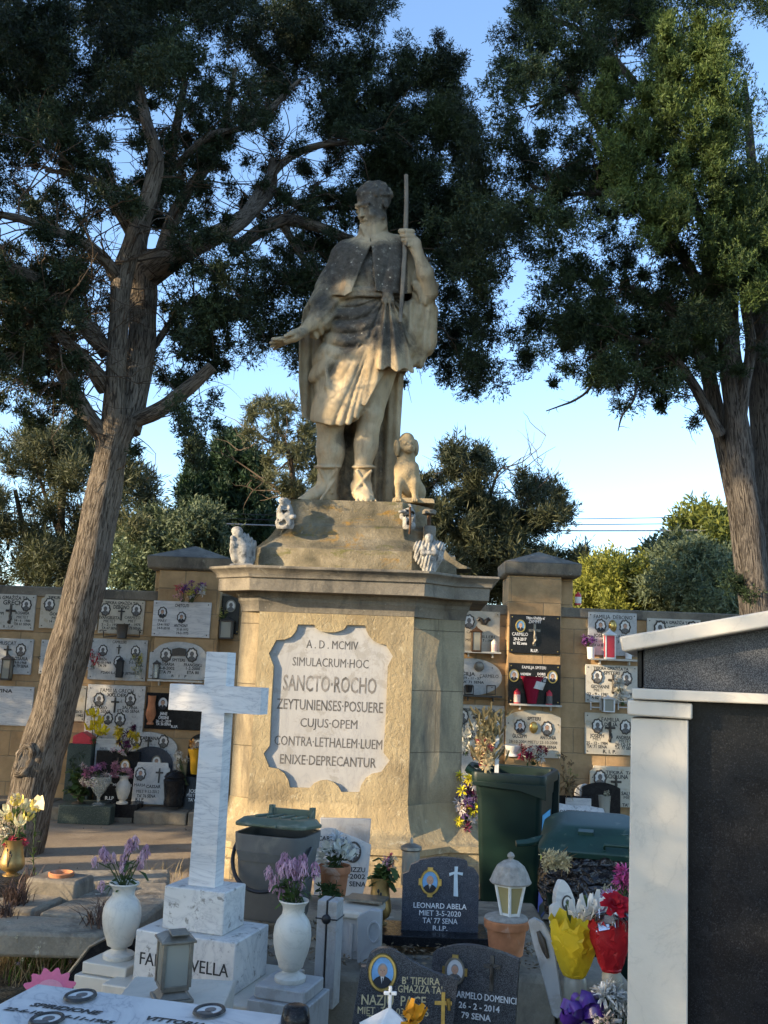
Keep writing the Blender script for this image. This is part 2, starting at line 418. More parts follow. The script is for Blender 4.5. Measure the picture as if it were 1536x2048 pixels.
def _wall():
    q = NB('block_wall_limestone')
    v = q.n('NewGeometry').outputs['Position']; s = q.n('SeparateXYZ'); q.l(v, s.inputs[0])
    c = q.n('CombineXYZ'); q.l(s.outputs[0], c.inputs[0]); q.l(s.outputs[2], c.inputs[1])
    b = q.n('TexBrick'); q.l(c.outputs[0], b.inputs['Vector']); b.offset = .5
    b.inputs['Scale'].default_value = 1; b.inputs['Brick Width'].default_value = .78; b.inputs['Row Height'].default_value = .29
    b.inputs['Mortar Size'].default_value = .008; b.inputs['Mortar Smooth'].default_value = .6; b.inputs['Bias'].default_value = 0
    b.inputs['Color1'].default_value = (.37, .235, .12, 1); b.inputs['Color2'].default_value = (.46, .315, .17, 1); b.inputs['Mortar'].default_value = (.30, .22, .13, 1)
    p = q.pos()
    col = q.mix(.7, b.outputs['Color'], q.ramp(q.noise(p, 5, 8, .65), [(.3, .62), (.7, 1.25)]), 'MULTIPLY')
    col = q.mix(q.ramp(q.noise(q.pos((1, 1, .3)), 2.3, 7, .65), [(.58, 0.), (.72, .7)]), col, (.15, .125, .095))
    h = q.math('ADD', q.math('MULTIPLY', b.outputs['Fac'], -1.), q.math('MULTIPLY', q.noise(p, 28, 6, .65), .6))
    return q.fin(col, .9, .15, q.bump(h, .55, .015))
M['wall'] = _wall()
M['concrete'] = None
M['text_black'] = plain('black_lead_letter', (.03, .03, .03), .5, .3)
M['text_grey'] = plain('worn_lead_letter', (.13, .122, .115), .7, .2, .6, 14)
M['text_gold'] = plain('gilt_letter', (.55, .46, .26), .4, .4)
M['text_white'] = plain('white_letter', (.72, .73, .74), .5, .3, .1)
M['text_silver'] = plain('silver_letter', (.50, .60, .66), .35, .5, .1)
M['bronze'] = plain('dark_bronze', (.055, .045, .035), .45, .5, .4, 60)
M['gold'] = plain('gilt_brass', (.55, .38, .12), .3, .5, .3, 30, metal=.8)
M['silver'] = plain('dull_tin', (.21, .19, .155), .42, .5, .3, 25, metal=.55)
M['black_plastic'] = plain('black_plastic', (.018, .018, .02), .4, .4)
M['white_paint'] = plain('white_paint', (.72, .72, .70), .5, .35, .12)
M['green_bin'] = plain('green_bin_plastic', (.0028, .0145, .0115), .42, .25, .22, 6, dirt=(5, .64, (.010, .024, .019)))
M['green_lid'] = plain('olive_lid_plastic', (.082, .112, .080), .5, .35, .25, 9, dirt=(7, .54, (.20, .205, .155)))
M['grey_bin'] = plain('grey_caddy_plastic', (.115, .118, .115), .5, .4, .2, 7, dirt=(4, .62, (.17, .165, .145)))
M['terracotta'] = plain('terracotta', (.46, .19, .09), .8, .2, .3, 14, .2, dirt=(8, .58, (.50, .36, .27)))
M['cement'] = plain('grey_cement', (.33, .305, .27), .9, .15, .35, 30, .5)
M['vase_marble'] = marble('vase_marble', (.62, .59, .52), (.40, .38, .34), 5, .5, .4, dirt=(12, .60, (.40, .36, .29), .45))
M['candle'] = plain('wax', (.75, .70, .58), .5, .4, .08)
M['red_plastic'] = plain('red_plastic', (.55, .03, .05), .4, .45, .15)
M['pink_plastic'] = plain('pale_pink_label', (.72, .52, .47), .5, .4, .2)
M['amber'] = glassmat('amber_pane', (.52, .44, .22), .25, .62)
M['glass'] = glassmat('clear_glass', (.93, .95, .93), .04, .16)
M['frosted'] = glassmat('dusty_glass', (.50, .49, .42), .3, .5)
M['film'] = glassmat('clear_film', (.92, .92, .92), .08, .22)
M['bark_left'] = barkmat('grey_brown_bark', (.150, .120, .092), (.27, .225, .175), 1.9)
M['bark_right'] = barkmat('grey_bark', (.088, .076, .066), (.165, .145, .125), 1.7)
M['bark_far'] = barkmat('dark_twig_bark', (.10, .075, .055), (.17, .13, .09))
M['cypress'] = leafmat('dark_cypress_foliage', (.013, .022, .013), (.058, .086, .035), .16)
M['cypress_far'] = leafmat('far_cypress_foliage', (.010, .024, .014), (.045, .085, .035), .14)
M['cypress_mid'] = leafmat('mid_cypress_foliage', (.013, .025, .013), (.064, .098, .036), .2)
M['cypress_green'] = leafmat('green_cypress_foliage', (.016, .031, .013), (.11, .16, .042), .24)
M['pine'] = leafmat('feathery_pine_foliage', (.024, .036, .020), (.125, .130, .065), .22)
M['shrub'] = leafmat('grey_green_shrub', (.030, .050, .026), (.150, .185, .105), .2)
M['lime'] = leafmat('yellow_green_shrub', (.05, .075, .018), (.26, .27, .05), .25)
M['petal'] = {}
def petal(c, key=None):
    k = key or tuple(c)
    if k not in M['petal']:
        q = NB('petal_%d' % len(M['petal'])); a = q.n('Attribute', attribute_name='tint')
        col = q.ramp(a.outputs['Fac'], [(0, [x*.55 for x in c]), (1, [min(1, x*1.15) for x in c])])
        q.fin(col, .6, .25)
        t = q.n('BsdfTranslucent'); q.l(col, t.inputs[0]); s = q.n('MixShader'); s.inputs[0].default_value = .25
        q.l(q.b.outputs[0], s.inputs[1]); q.l(t.outputs[0], s.inputs[2]); q.l(s.outputs[0], q.o.inputs[0])
        M['petal'][k] = q.m
    return M['petal'][k]
M['stem'] = plain('green_stem', (.06, .085, .03), .6, .3, .4, 40)
M['dry'] = plain('dry_stalk', (.30, .22, .12), .8, .15, .4, 40)
M['leafgreen'] = petal((.07, .12, .035), 'leafgreen')
M['leafdry'] = petal((.24, .17, .09), 'leafdry')
M['rust'] = plain('rusty_iron', (.10, .055, .03), .85, .2, .5, 40)
M['skin'] = plain('photo_skin', (.50, .30, .20), .5, .3, .15)
M['hair'] = plain('photo_grey_hair', (.30, .29, .28), .6, .2)
M['suit'] = plain('photo_dark_suit', (.02, .022, .03), .5, .3)
M['photo_sky'] = plain('photo_blue_backdrop', (.16, .36, .62), .3, .4, .3, 20)
M['photo_pale'] = plain('photo_pale_backdrop', (.58, .60, .62), .3, .4, .15, 20)
M['photo_grey'] = plain('photo_grey_figure', (.13, .125, .12), .4, .4, .6, 80)
M['photo_white'] = plain('photo_white_backdrop', (.70, .68, .64), .35, .4, .1)

# ------------------------------------------------------------------ ground, path, step
def offset_poly(P, d):
    n = len(P); out = []
    for i in range(n):
        a, b, c = Vector(P[i-1]), Vector(P[i]), Vector(P[(i+1) % n])
        n1 = Vector(((b-a).y, -(b-a).x)).normalized(); n2 = Vector(((c-b).y, -(c-b).x)).normalized()
        m = (n1+n2); k = m.length_squared
        out.append(tuple(b+m*(2*d/k)) if k > 1e-6 else tuple(b+n1*d))
    return out
def loft(mb, P, prof, Mx, mi=0, cap=True):
    """stack of outlines: prof = [(z, offset), ...] bottom to top (P counter-clockwise)"""
    n = len(P); vs = []
    for z, d in prof: vs += [Mx @ Vector((x, y, z)) for x, y in offset_poly(P, d)]
    fs = [(j*n+i, j*n+(i+1) % n, (j+1)*n+(i+1) % n, (j+1)*n+i) for j in range(len(prof)-1) for i in range(n)]
    if cap: fs += [tuple(reversed(range(n))), tuple((len(prof)-1)*n+i for i in range(n))]
    return mb.add(vs, fs, mi)

def _soil():
    q = NB('leaf_littered_soil'); p = q.pos()
    col = q.ramp(q.noise(p, 6, 9, .72, .4), [(.3, (.055, .042, .028)), (.52, (.13, .105, .07)), (.72, (.25, .205, .14))])
    v = q.n('TexVoronoi'); v.inputs['Scale'].default_value = 45; q.l(p, v.inputs['Vector'])
    col = q.mix(q.ramp(q.noise(p, 38, 4, .7), [(.56, 0.), (.62, .8)]), col, (.20, .145, .085))
    h = q.math('ADD', q.noise(p, 50, 6, .75), q.math('MULTIPLY', v.outputs['Distance'], .6))
    return q.fin(col, .95, .1, q.bump(h, 1., .03))
def _path():
    q = NB('brushed_concrete'); p = q.pos()
    col = q.ramp(q.noise(p, 1.7, 8, .65, .5), [(.3, (.25, .20, .15)), (.7, (.42, .345, .255))])
    col = q.mix(.5, col, q.ramp(q.noise(p, 70, 5, .75), [(.3, .45), (.7, 1.1)]), 'MULTIPLY')
    w = q.n('TexWave'); w.wave_type = 'BANDS'; w.bands_direction = 'Y'; w.inputs['Scale'].default_value = 9; w.inputs['Distortion'].default_value = 1.5
    w.inputs['Detail'].default_value = 3; w.inputs['Detail Scale'].default_value = 1.5
    q.l(q.pos((.3, 1, 1), (0, 0, -.28)), w.inputs['Vector'])
    col = q.mix(q.ramp(q.noise(p, 4, 6, .7), [(.55, 0.), (.7, .55)]), col, (.20, .165, .125))
    h = q.math('ADD', q.math('MULTIPLY', w.outputs['Fac'], .7), q.noise(p, 120, 5, .8))
    return q.fin(col, .93, .15, q.bump(h, .7, .012))
def build_ground():
    # one sheet with small humps, dense near the camera, reaching the horizon
    ax = np.concatenate([[-900, -300, -100, -40, -20], np.linspace(-10, 10, 101), [20, 40, 100, 300, 900]])
    ay = np.concatenate([[-300, -60, -15], np.linspace(-2, 14, 81), [20, 40, 100, 300, 1200]])
    X, Y = np.meshgrid(ax, ay, indexing='ij')
    near = (np.abs(X) < 6) & (Y > .5) & (Y < 7.6)
    Z = np.where(near, .035*np.sin(X*2.3+1)*np.sin(Y*1.9)+.02*np.sin(X*7+Y*5)+rng.normal(0, .007, X.shape), -.01)
    V = np.stack([X.ravel(), Y.ravel(), Z.ravel()], 1); nx, ny = X.shape
    i, j = np.meshgrid(np.arange(nx-1), np.arange(ny-1), indexing='ij'); b = (i*ny+j).ravel()
    F = np.stack([b, b+ny, b+ny+1, b+1], 1)
    struct(mesh_np('ground', V, F, _soil(), smooth=True))
    mb = MB()
    pts = [(-12, 7.9), (-3.2, 7.9), (-2.0, 7.55), (-1.2, 7.7), (1.2, 7.3), (12, 7.2), (12, 10.75), (-12, 10.75)]
    mb.add([(x, y, .006+.0*x) for x, y in pts], [tuple(range(len(pts)))])
    struct(mb.build('path', _path(), smooth=None))
    mb = MB(); r = random.Random(3)
    x = -7.
    while x < 7:
        w = r.uniform(.35, .62)
        mb.box((x+w/2, 10.84+r.uniform(-.012, .012), .07), (w-.014, .27, .15+r.uniform(-.012, .012)))
        mb.box((x+w/2, 11.22, .066), (w-.02, .46, .145+r.uniform(-.006, .006)))
        x += w
    struct(mb.build('step', M['limestone_dark'], bev=.014))
build_ground()

# ------------------------------------------------------------------ cemetery wall with its two piers
DW = 11.5
def build_wall():
    t = thing('cemetery_wall', 'ochre limestone block wall with two capped piers, carrying the rows of memorial plaques', 'wall', (0, DW, 0))
    zt = W(700, 1198, DW).z
    mb = MB(); mb.box((0, DW+.2, zt/2-.06), (18, .4, zt-.12)); mb.build('masonry', M['wall'], t)
    mb = MB(); mb.box((0, DW+.2, zt-.06), (18, .46, .12)); mb.build('coping', M['limestone_dark'], t, bev=.015)
    for (xa, xb, xc, xd, yc, tip) in ((307, 434, 297, 445, 1141, 1090), (1015, 1122, 1015, 1147, 1152, 1102)):
        D = DW-.14
        a, b = W(xa, 1300, D), W(xb, 1300, D); c, d = W(xc, 1300, D+.1), W(xd, 1300, D+.1)
        zc = W((xa+xb)/2, yc, D).z; za = W((xa+xb)/2, tip, D+.2).z
        mb = MB()
        mb.box(((a.x+b.x)/2, D+.1, zc/2), (b.x-a.x, .2, zc))
        mb.box(((c.x+d.x)/2, D+.16+.25, zc/2-.002), (d.x-c.x, .5, zc-.004))
        p = mb.build('pier', M['wall'], t, bev=.01)
        mb = MB(); cx = (min(a.x, c.x)+max(b.x, d.x))/2; hw = (max(b.x, d.x)-min(a.x, c.x))/2+.055
        P = [(-hw, -.33), (hw, -.33), (hw, .33), (-hw, .33)]
        Mx = Matrix.Translation((cx, D+.27, 0)); h = W((xa+xb)/2, yc-26, D).z-zc
        loft(mb, P, [(zc, -.03), (zc+.02, 0), (zc+h, 0.01)], Mx)
        v = [Mx @ Vector((x, y, zc+h)) for x, y in offset_poly(P, .01)]+[Mx @ Vector((0, 0, za))]
        mb.add(v, [(0, 1, 4), (1, 2, 4), (2, 3, 4), (3, 0, 4)])
        mb.build('pier_cap', M['limestone_dark'], p, bev=.012)
build_wall()

# ------------------------------------------------------------------ pedestal
DP = 8.4
PLAN = [(-.685, 0), (.685, 0), (.94, .26), (1.14, .28), (1.14, 1.3), (-.87, 1.3), (-.87, .13)]
pc = W(665, 1740, DP)
PM = Matrix.Translation((W(665, 1400, DP).x, DP, 0)) @ Matrix.Rotation(math.radians(-3), 4, 'Z')
def zz(py, D=DP, px=665): return W(px, py, D).z
def arc2(cx, cz, r, a0, a1, n=10):
    return [(cx+r*math.cos(math.radians(a0+(a1-a0)*i/n)), cz+r*math.sin(math.radians(a0+(a1-a0)*i/n))) for i in range(n+1)]
def build_pedestal():
    t = thing('statue_pedestal', 'tall yellow limestone pedestal with a Latin marble inscription under a dark moulded cornice', 'pedestal', (pc.x, DP+.8, 0))
    front = [(x, y+.05) if y == 0 else (x, y) for x, y in PLAN]
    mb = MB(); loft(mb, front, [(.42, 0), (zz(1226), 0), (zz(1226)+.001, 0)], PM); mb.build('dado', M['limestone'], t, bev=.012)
    # rough front panel with the cut-out for the marble
    def q(zx, zy):      # from the enlarged photo: pixel -> pedestal front
        w = PM.inverted() @ W(400+zx/2.56, 1000+zy/2.56, DP); return (w.x, w.z)
    z0 = [(500, 636), (585, 638)]+[(668-84*math.cos(PI*i/10), 640+38*math.sin(PI*i/10)) for i in range(1, 10)]+[(752, 640), (846, 642)]
    z0 += [(852, 668), (866, 696), (888, 720), (918, 736), (952, 742), (988, 800), (962, 850), (952, 1100), (940, 1292), (972, 1332), (928, 1392)]
    z0 += [(880, 1402), (848, 1424), (826, 1458), (815, 1497), (724, 1495), (708, 1466), (682, 1444), (648, 1434), (612, 1438), (582, 1452), (560, 1476)]
    z0 += [(458, 1474), (450, 1436), (430, 1402), (398, 1378), (352, 1370), (322, 1300), (354, 1258), (362, 1050), (374, 850), (350, 786), (388, 716), (432, 714), (468, 698), (490, 670)]
    hole = [q(a, b) for a, b in reversed(z0)]
    zb, zt = .62, zz(1226)
    outer = [(-.683, zb), (.683, zb), (.683, zt-.002), (-.683, zt-.002)]
    mb = MB(); mb.prism(outer, .05, PM, hole=hole); f = mb.build('front_panel', M['limestone_pitted'], t, smooth=30)
    mb = MB(); cxm, czm = sum(p[0] for p in hole)/len(hole), sum(p[1] for p in hole)/len(hole)
    mb.prism([(cxm+(x-cxm)*1.03, czm+(z-czm)*1.03) for x, z in hole], .03, PM, y0=.035)
    pl = mb.build('inscription_plaque', M['marble_grey'], t, smooth=30)
    rows = [('A . D . MCMIV', 540, 808, 762, 45, 0), ('SIMULACRUM·HOC', 468, 862, 855, 47, 0), ('SANCTO·ROCHO', 418, 902, 983, 84, 1), ('ZEYTUNIENSES·POSUERE', 386, 936, 1080, 56, 0),
            ('CUJUS·OPEM', 508, 804, 1168, 48, 0), ('CONTRA·LETHALEM·LUEM', 374, 932, 1267, 52, 0), ('ENIXE·DEPRECANTUR', 402, 900, 1362, 52, 0)]
    dark = MB(); pale = MB()
    for s, xa, xb, yb, h, big in rows:
        a, b = q(xa, yb), q(xb, yb); c = q((xa+xb)/2, yb); hh = q(xa, yb-h)[1]-q(xa, yb)[1]
        (pale if big else dark).text(s, PM, c[0], c[1], hh, abs(b[0]-a[0]), y=.0335, bold=(.014 if big else .009))
    dark.build('lettering', M['text_grey'], pl, smooth=None); o = pale.build('lettering', plain('faded_letter', (.20, .188, .175), .7, .2, .7, 12), pl, smooth=None)
    o['label'] = 'faded large letters of the name line'
    # base, cornice, upper plinth
    z1 = .62; mb = MB()
    loft(mb, PLAN, [(0, .24), (.16, .24), (.17, .21), (.24, .21), (.25, .235), (.30, .235), (.31, .19), (.335, .15), (.37, .105), (.42, .065), (.49, .03), (.56, .008), (z1, .004)], PM)
    mb.build('flared_base', M['limestone_pitted'], t, smooth=35)
    mb = MB()
    loft(mb, PLAN, [(zz(y, DP-o), o) for y, o in ((1228, .004), (1214, .014), (1206, .035), (1199, .035), (1195, .05), (1189, .06), (1187, .07), (1186, .20), (1160, .205), (1159, .225), (1154, .228), (1149, .24), (1143, .268), (1140, .285), (1135, .285))], PM)
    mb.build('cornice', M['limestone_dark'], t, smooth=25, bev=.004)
    def zo(py, off): return zz(py, DP-off+.0)
    prof = [(zz(1134), -.085), (zo(1098, -.1), -.10), (zo(1095, -.11), -.13)]
    for i in range(1, 9):
        u = i/8; prof.append((zo(1095-43*u, -.13-.17*(1-(1-u)**2)), -.13-.19*(1-(1-u)**2.2)))
    prof += [(zo(1049, -.36), -.35), (zo(1000, -.36), -.355)]
    mb = MB(); loft(mb, PLAN, prof, PM)
    def cc(px, py, D): v = PM.inverted() @ W(px, py, D); return (v.x, v.z)
    curve = [(850, 1050), (868, 1072), (884, 1096), (902, 1118), (922, 1132), (943, 1141), (860, 1141)]
    mb.prism([cc(a, b, DP+.45) for a, b in reversed(curve)], .42, PM, y0=.36)
    curve = [(556, 1048), (548, 1062), (536, 1076), (520, 1088), (508, 1096), (508, 1134), (600, 1134)]
    mb.prism([cc(a, b, DP+.35) for a, b in curve], .5, PM, y0=.32)
    mb.build('upper_plinth', M['lichen_stone'], t, smooth=35, bev=.006)
build_pedestal()

# ------------------------------------------------------------------ carving: signed distances meshed with surface nets
def surface_nets(F):
    S = F < 0
    nx, ny, nz = F.shape
    c = np.zeros((nx-1, ny-1, nz-1), np.int8)
    for a in (0, 1):
        for b in (0, 1):
            for d in (0, 1): c += S[a:nx-1+a, b:ny-1+b, d:nz-1+d]
    I = np.argwhere((c > 0) & (c < 8)); n = len(I)
    cid = -np.ones(c.shape, np.int64); cid[I[:, 0], I[:, 1], I[:, 2]] = np.arange(n)
    corner = [(a, b, d) for a in (0, 1) for b in (0, 1) for d in (0, 1)]
    val = {k: F[I[:, 0]+k[0], I[:, 1]+k[1], I[:, 2]+k[2]] for k in corner}
    acc = np.zeros((n, 3)); cnt = np.zeros(n)
    for k in corner:
        for ax in range(3):
            if k[ax] == 0:
                k2 = list(k); k2[ax] = 1; k2 = tuple(k2)
                v0, v1 = val[k], val[k2]; m = (v0 < 0) != (v1 < 0)
                t = np.where(m, v0/np.where(m, v0-v1, 1), 0)
                p = np.zeros((n, 3)); p += np.array(k, float); p[:, ax] += t
                acc += p*m[:, None]; cnt += m
    V = I+acc/cnt[:, None]
    Q = []
    for ax in range(3):
        o = [a for a in range(3) if a != ax]
        sl0 = [slice(None)]*3; sl1 = [slice(None)]*3; sl0[ax] = slice(0, -1); sl1[ax] = slice(1, None)
        s0 = S[tuple(sl0)]; s1 = S[tuple(sl1)]
        E = np.argwhere(s0 != s1)
        E = E[(E[:, o[0]] > 0) & (E[:, o[1]] > 0) & (E[:, o[0]] < F.shape[o[0]]-1) & (E[:, o[1]] < F.shape[o[1]]-1)]
        def cell(da, db):
            q = E.copy(); q[:, o[0]] -= da; q[:, o[1]] -= db; return cid[q[:, 0], q[:, 1], q[:, 2]]
        q = np.stack([cell(1, 1), cell(0, 1), cell(0, 0), cell(1, 0)], 1)
        fl = s0[E[:, 0], E[:, 1], E[:, 2]]
        if ax == 1: fl = ~fl
        q[~fl] = q[~fl][:, ::-1]
        Q.append(q)
    return V, np.concatenate(Q)
def smin(a, b, k):
    h = np.clip(.5+.5*(b-a)/k, 0, 1); return b+(a-b)*h-k*h*(1-h)
def smax(a, b, k): return -smin(-a, -b, k)
class Carve:
    """distance field over a box; lengths in photo pixels (u right, v down, w away) mapped to metres at the end"""
    def __init__(s, lo, hi, st):
        s.lo = np.array(lo, float); s.st = st
        n = [int((b-a)/st)+1 for a, b in zip(lo, hi)]
        s.ax = [np.float32(a+np.arange(k)*st) for a, k in zip(lo, n)]
        s.F = np.full(n, 60., np.float32)
        s.P = [s.ax[0][:, None, None], s.ax[1][None, :, None], s.ax[2][None, None, :]]
    def win(s, lo, hi, pad):
        r = []
        for i in range(3):
            a = np.searchsorted(s.ax[i], lo[i]-pad); b = np.searchsorted(s.ax[i], hi[i]+pad)
            r.append(slice(max(a, 0), max(b, a+1)))
        return tuple(r), [s.P[0][r[0]], s.P[1][:, r[1]], s.P[2][:, :, r[2]]]
    def put(s, sl, d, k, sub=False, lim=None):
        if sub: s.F[sl] = smax(s.F[sl], -d, k)
        else: s.F[sl] = smin(s.F[sl], d, k)
    def seg(s, a, b, ra, rb, sq=(1, 1, 1)):
        def f(P):
            q = np.array(sq, float); A = np.array(a)/q; Bv = np.array(b)/q-A; L = max((Bv**2).sum(), 1e-6)
            x = [P[i]/q[i]-A[i] for i in range(3)]
            t = np.clip((x[0]*Bv[0]+x[1]*Bv[1]+x[2]*Bv[2])/L, 0, 1)
            return np.sqrt((x[0]-t*Bv[0])**2+(x[1]-t*Bv[1])**2+(x[2]-t*Bv[2])**2)-(ra+(rb-ra)*t)
        return f
    def cap(s, a, b, ra, rb=None, k=6, sub=False, sq=(1, 1, 1), disp=None):
        rb = ra if rb is None else rb; m = max(ra, rb)*max(sq)
        sl, P = s.win(np.minimum(a, b), np.maximum(a, b), m+k*1.5+6)
        d = s.seg(a, b, ra, rb, sq)(P)
        if disp is not None: d = d+disp(P)
        s.put(sl, d.astype(np.float32), k, sub); return s
    def chain(s, pts, rs, k=6, kk=8, sub=False, disp=None, sq=(1, 1, 1)):
        pts = np.array(pts, float); m = max(rs)*max(sq)
        sl, P = s.win(pts.min(0), pts.max(0), m+k*1.5+8); d = None
        for i in range(len(pts)-1):
            e = s.seg(pts[i], pts[i+1], rs[i], rs[i+1], sq)(P); d = e if d is None else smin(d, e, kk)
        if disp is not None: d = d+disp(P)
        s.put(sl, d.astype(np.float32), k, sub); return s
    def ell(s, c, r, k=6, sub=False, R=None, disp=None):
        c = np.array(c, float); m = max(r)
        sl, P = s.win(c-m, c+m, k*1.5+6); x = [P[i]-c[i] for i in range(3)]
        if R is not None: x = [R[i][0]*x[0]+R[i][1]*x[1]+R[i][2]*x[2] for i in range(3)]
        k0 = np.sqrt(sum((x[i]/r[i])**2 for i in range(3))); k1 = np.sqrt(sum((x[i]/r[i]**2)**2 for i in range(3)))+1e-6
        d = k0*(k0-1)/k1
        if disp is not None: d = d+disp(P)
        s.put(sl, d.astype(np.float32), k, sub); return s
    def sheet(s, lo, hi, fn, k=4, sub=False):
        sl, P = s.win(np.array(lo, float), np.array(hi, float), 0)
        s.put(sl, fn(P).astype(np.float32), k, sub); return s
    def mesh(s, D0, name, mat, parent=None, loc=None, mask=None):
        V, Q = surface_nets(s.F); p = s.lo[None]+V*s.st
        tint = None
        if mask is not None: f = p[Q].mean(1); tint = mask(f[:, 0], f[:, 1], f[:, 2])
        sc = FPX/D0
        X = Wa(p[:, 0], p[:, 1], D0+p[:, 2]/sc)
        return mesh_np(name, X, Q[:, ::-1], mat, parent, loc, smooth=True, tint=tint)
def interp(x, xs, ys): return np.interp(x, xs, ys).astype(np.float32)

# ------------------------------------------------------------------ the saint
DS = 9.1
def headframe(fwd, up):
    f = np.array(fwd, float); f /= np.linalg.norm(f); u = np.array(up, float); u -= f*u.dot(f); u /= np.linalg.norm(u)
    return np.stack([np.cross(u, f), u, f])     # rows: side, up, forward
def build_statue():
    base = W(700, 1006, DS)
    t = thing('saint_statue', 'weathered limestone statue of a robed bearded pilgrim saint holding a staff, blackened above the waist', 'statue', base)
    C = Carve((525, 350, -110), (900, 1014, 110), 2.1)
    sw = lambda a: np.sin(a)
    # cloak hanging behind, from the shoulders to the ground
    def cloak(P):
        u, v, w = P
        L = interp(v, [560, 620, 680, 760, 835, 850, 900, 1006], [640, 606, 598, 597, 604, 640, 646, 640])
        R = interp(v, [560, 600, 650, 700, 735, 750, 860, 960, 1006], [850, 866, 867, 858, 822, 808, 801, 797, 792])
        ww = 34+interp(v, [560, 800, 1006], [-6, 6, 18])+5*sw(u*.17+v*.004)+3.5*sw(u*.31+1+v*.01)-26*np.clip((np.abs(u-(L+R)/2)/((R-L)/2)), 0, 1)**3
        d = np.maximum(np.abs(w-ww)-9, np.maximum(L-u, u-R)*.95)
        return np.maximum(d, np.maximum(560-v, v-1007))
    C.sheet((560, 555, -60), (885, 1010, 90), cloak, 6)
    # bulging swag of the cloak at the hip under the raised arm
    C.chain([(842, 560, 8), (846, 620, 8), (848, 680, 12), (836, 722, 18)], [22, 26, 26, 15], 10, disp=lambda P: 2.2*sw(P[0]*.35+P[1]*.05))
    C.chain([(818, 612, -12), (826, 660, -12), (812, 712, -6)], [12, 18, 12], 8, disp=lambda P: 1.5*sw(P[0]*.45+P[1]*.03))
    # legs
    C.chain([(668, 760, 2), (661, 845, -10), (659, 900, -6), (655, 960, 0), (654, 990, 0)], [40, 27, 26, 19, 19], 6)
    C.ell((666, 900, 4), (24, 44, 24), 10)
    C.chain([(752, 740, -6), (741, 828, -20), (731, 890, -14), (724, 950, -16), (723, 985, -18)], [42, 25, 22, 16, 16], 6)
    C.ell((734, 882, -4), (22, 42, 22), 10); C.ell((742, 824, -34), (14, 17, 11), 8); C.ell((658, 846, -30), (15, 18, 12), 8)
    # feet in sandals with boot cuffs
    C.chain([(652, 976, 4), (628, 990, -14), (600, 1001, -28)], [20, 14, 7], 7, sq=(1, .9, 1.15))
    C.ell((658, 996, 8), (20, 12, 20), 6)
    C.chain([(722, 972, -16), (726, 990, -34), (733, 998, -52)], [18, 15, 10], 7, sq=(1.25, .8, 1))
    for i in range(5): C.cap((716+i*8, 999, -50+abs(i-2)*1.5), (714+i*9.5, 1002, -60+abs(i-1.5)*2), 4.6-.35*i, 4-.3*i, 2)
    for i in range(4): C.cap((604+i*3, 1000-i*1, -34+i*9), (590+i*3, 1004, -36+i*9), 4.5, 3.6, 2)
    for (x, y, w, r) in ((655, 934, -4, 24), (727, 934, -15, 21)):
        C.ell((x, y, w), (r+4.5, 5, r+4.5), 3)
    for a, b in (((640, 940, -22), (664, 985, -18)), ((672, 940, -22), (644, 980, -18)), ((714, 942, -33), (736, 980, -40)), ((742, 942, -33), (712, 978, -40)), ((706, 986, -40), (745, 992, -46)), ((634, 978, -14), (664, 970, -16))):
        C.cap(a, b, 3.4, 3.4, 3)
    C.cap((668, 960, -16), (640, 1002, -40), 3, 3, 4)
    # tunic skirt: cone from the belt to a slanting hem
    def skirt(P):
        u, v, w = P
        L = interp(v, [585, 600, 640, 700, 760, 800, 850], [668, 665, 652, 641, 634, 631, 632])
        R = interp(v, [585, 600, 640, 700, 760, 800, 850], [800, 800, 806, 812, 806, 790, 760])
        c = (L+R)/2; a = (R-L)/2; b = interp(v, [585, 660, 760, 850], [40, 48, 50, 50])
        cw = interp(v, [585, 850], [0, -8])
        ang = np.arctan2(u-772, np.maximum(v-588, .1)); rr = np.hypot(u-772, v-588)
        fan = 4.5-(np.abs(sw(ang*9.5+.5*sw(rr*.022)))*12.5+np.abs(sw(ang*21+1+.7*sw(rr*.03)))*4.6)*np.clip(rr/70, 0, 1)
        lm = np.clip(1.15-np.abs(u-704)/70, 0, 1)*np.clip((v-596)/20, 0, 1)*np.clip((735-v)/40, 0, 1)
        loops = (4-np.abs(sw((v+.0048*(u-716)**2+.22*(u-716))*.118))*7.5)*lm; fan = fan*(1-.8*lm)
        k0 = np.sqrt(((u-c)/a)**2+((w-cw)/b)**2)
        d = (k0-1)*np.minimum(a, b)*.86+np.where(w < cw+10, fan*.75+loops, 2*sw(u*.3))
        hem = interp(u, [600, 632, 660, 690, 712, 735, 752, 765, 775, 790, 900], [838, 844, 850, 849, 836, 806, 775, 752, 738, 742, 745])
        return np.maximum(np.maximum(d, (v-hem)*.8), 583-v)
    C.sheet((600, 580, -85), (850, 865, 75), skirt, 4)
    def surf(u, v):
        L = np.interp(v, [585, 600, 640, 700, 760, 800, 850], [668, 665, 652, 641, 634, 631, 632]); R = np.interp(v, [585, 600, 640, 700, 760, 800, 850], [800, 800, 806, 812, 806, 790, 760])
        return np.interp(v, [585, 850], [0, -8])-np.interp(v, [585, 660, 760, 850], [40, 48, 50, 50])*math.sqrt(max(.05, 1-((u-(L+R)/2)/((R-L)/2))**2))
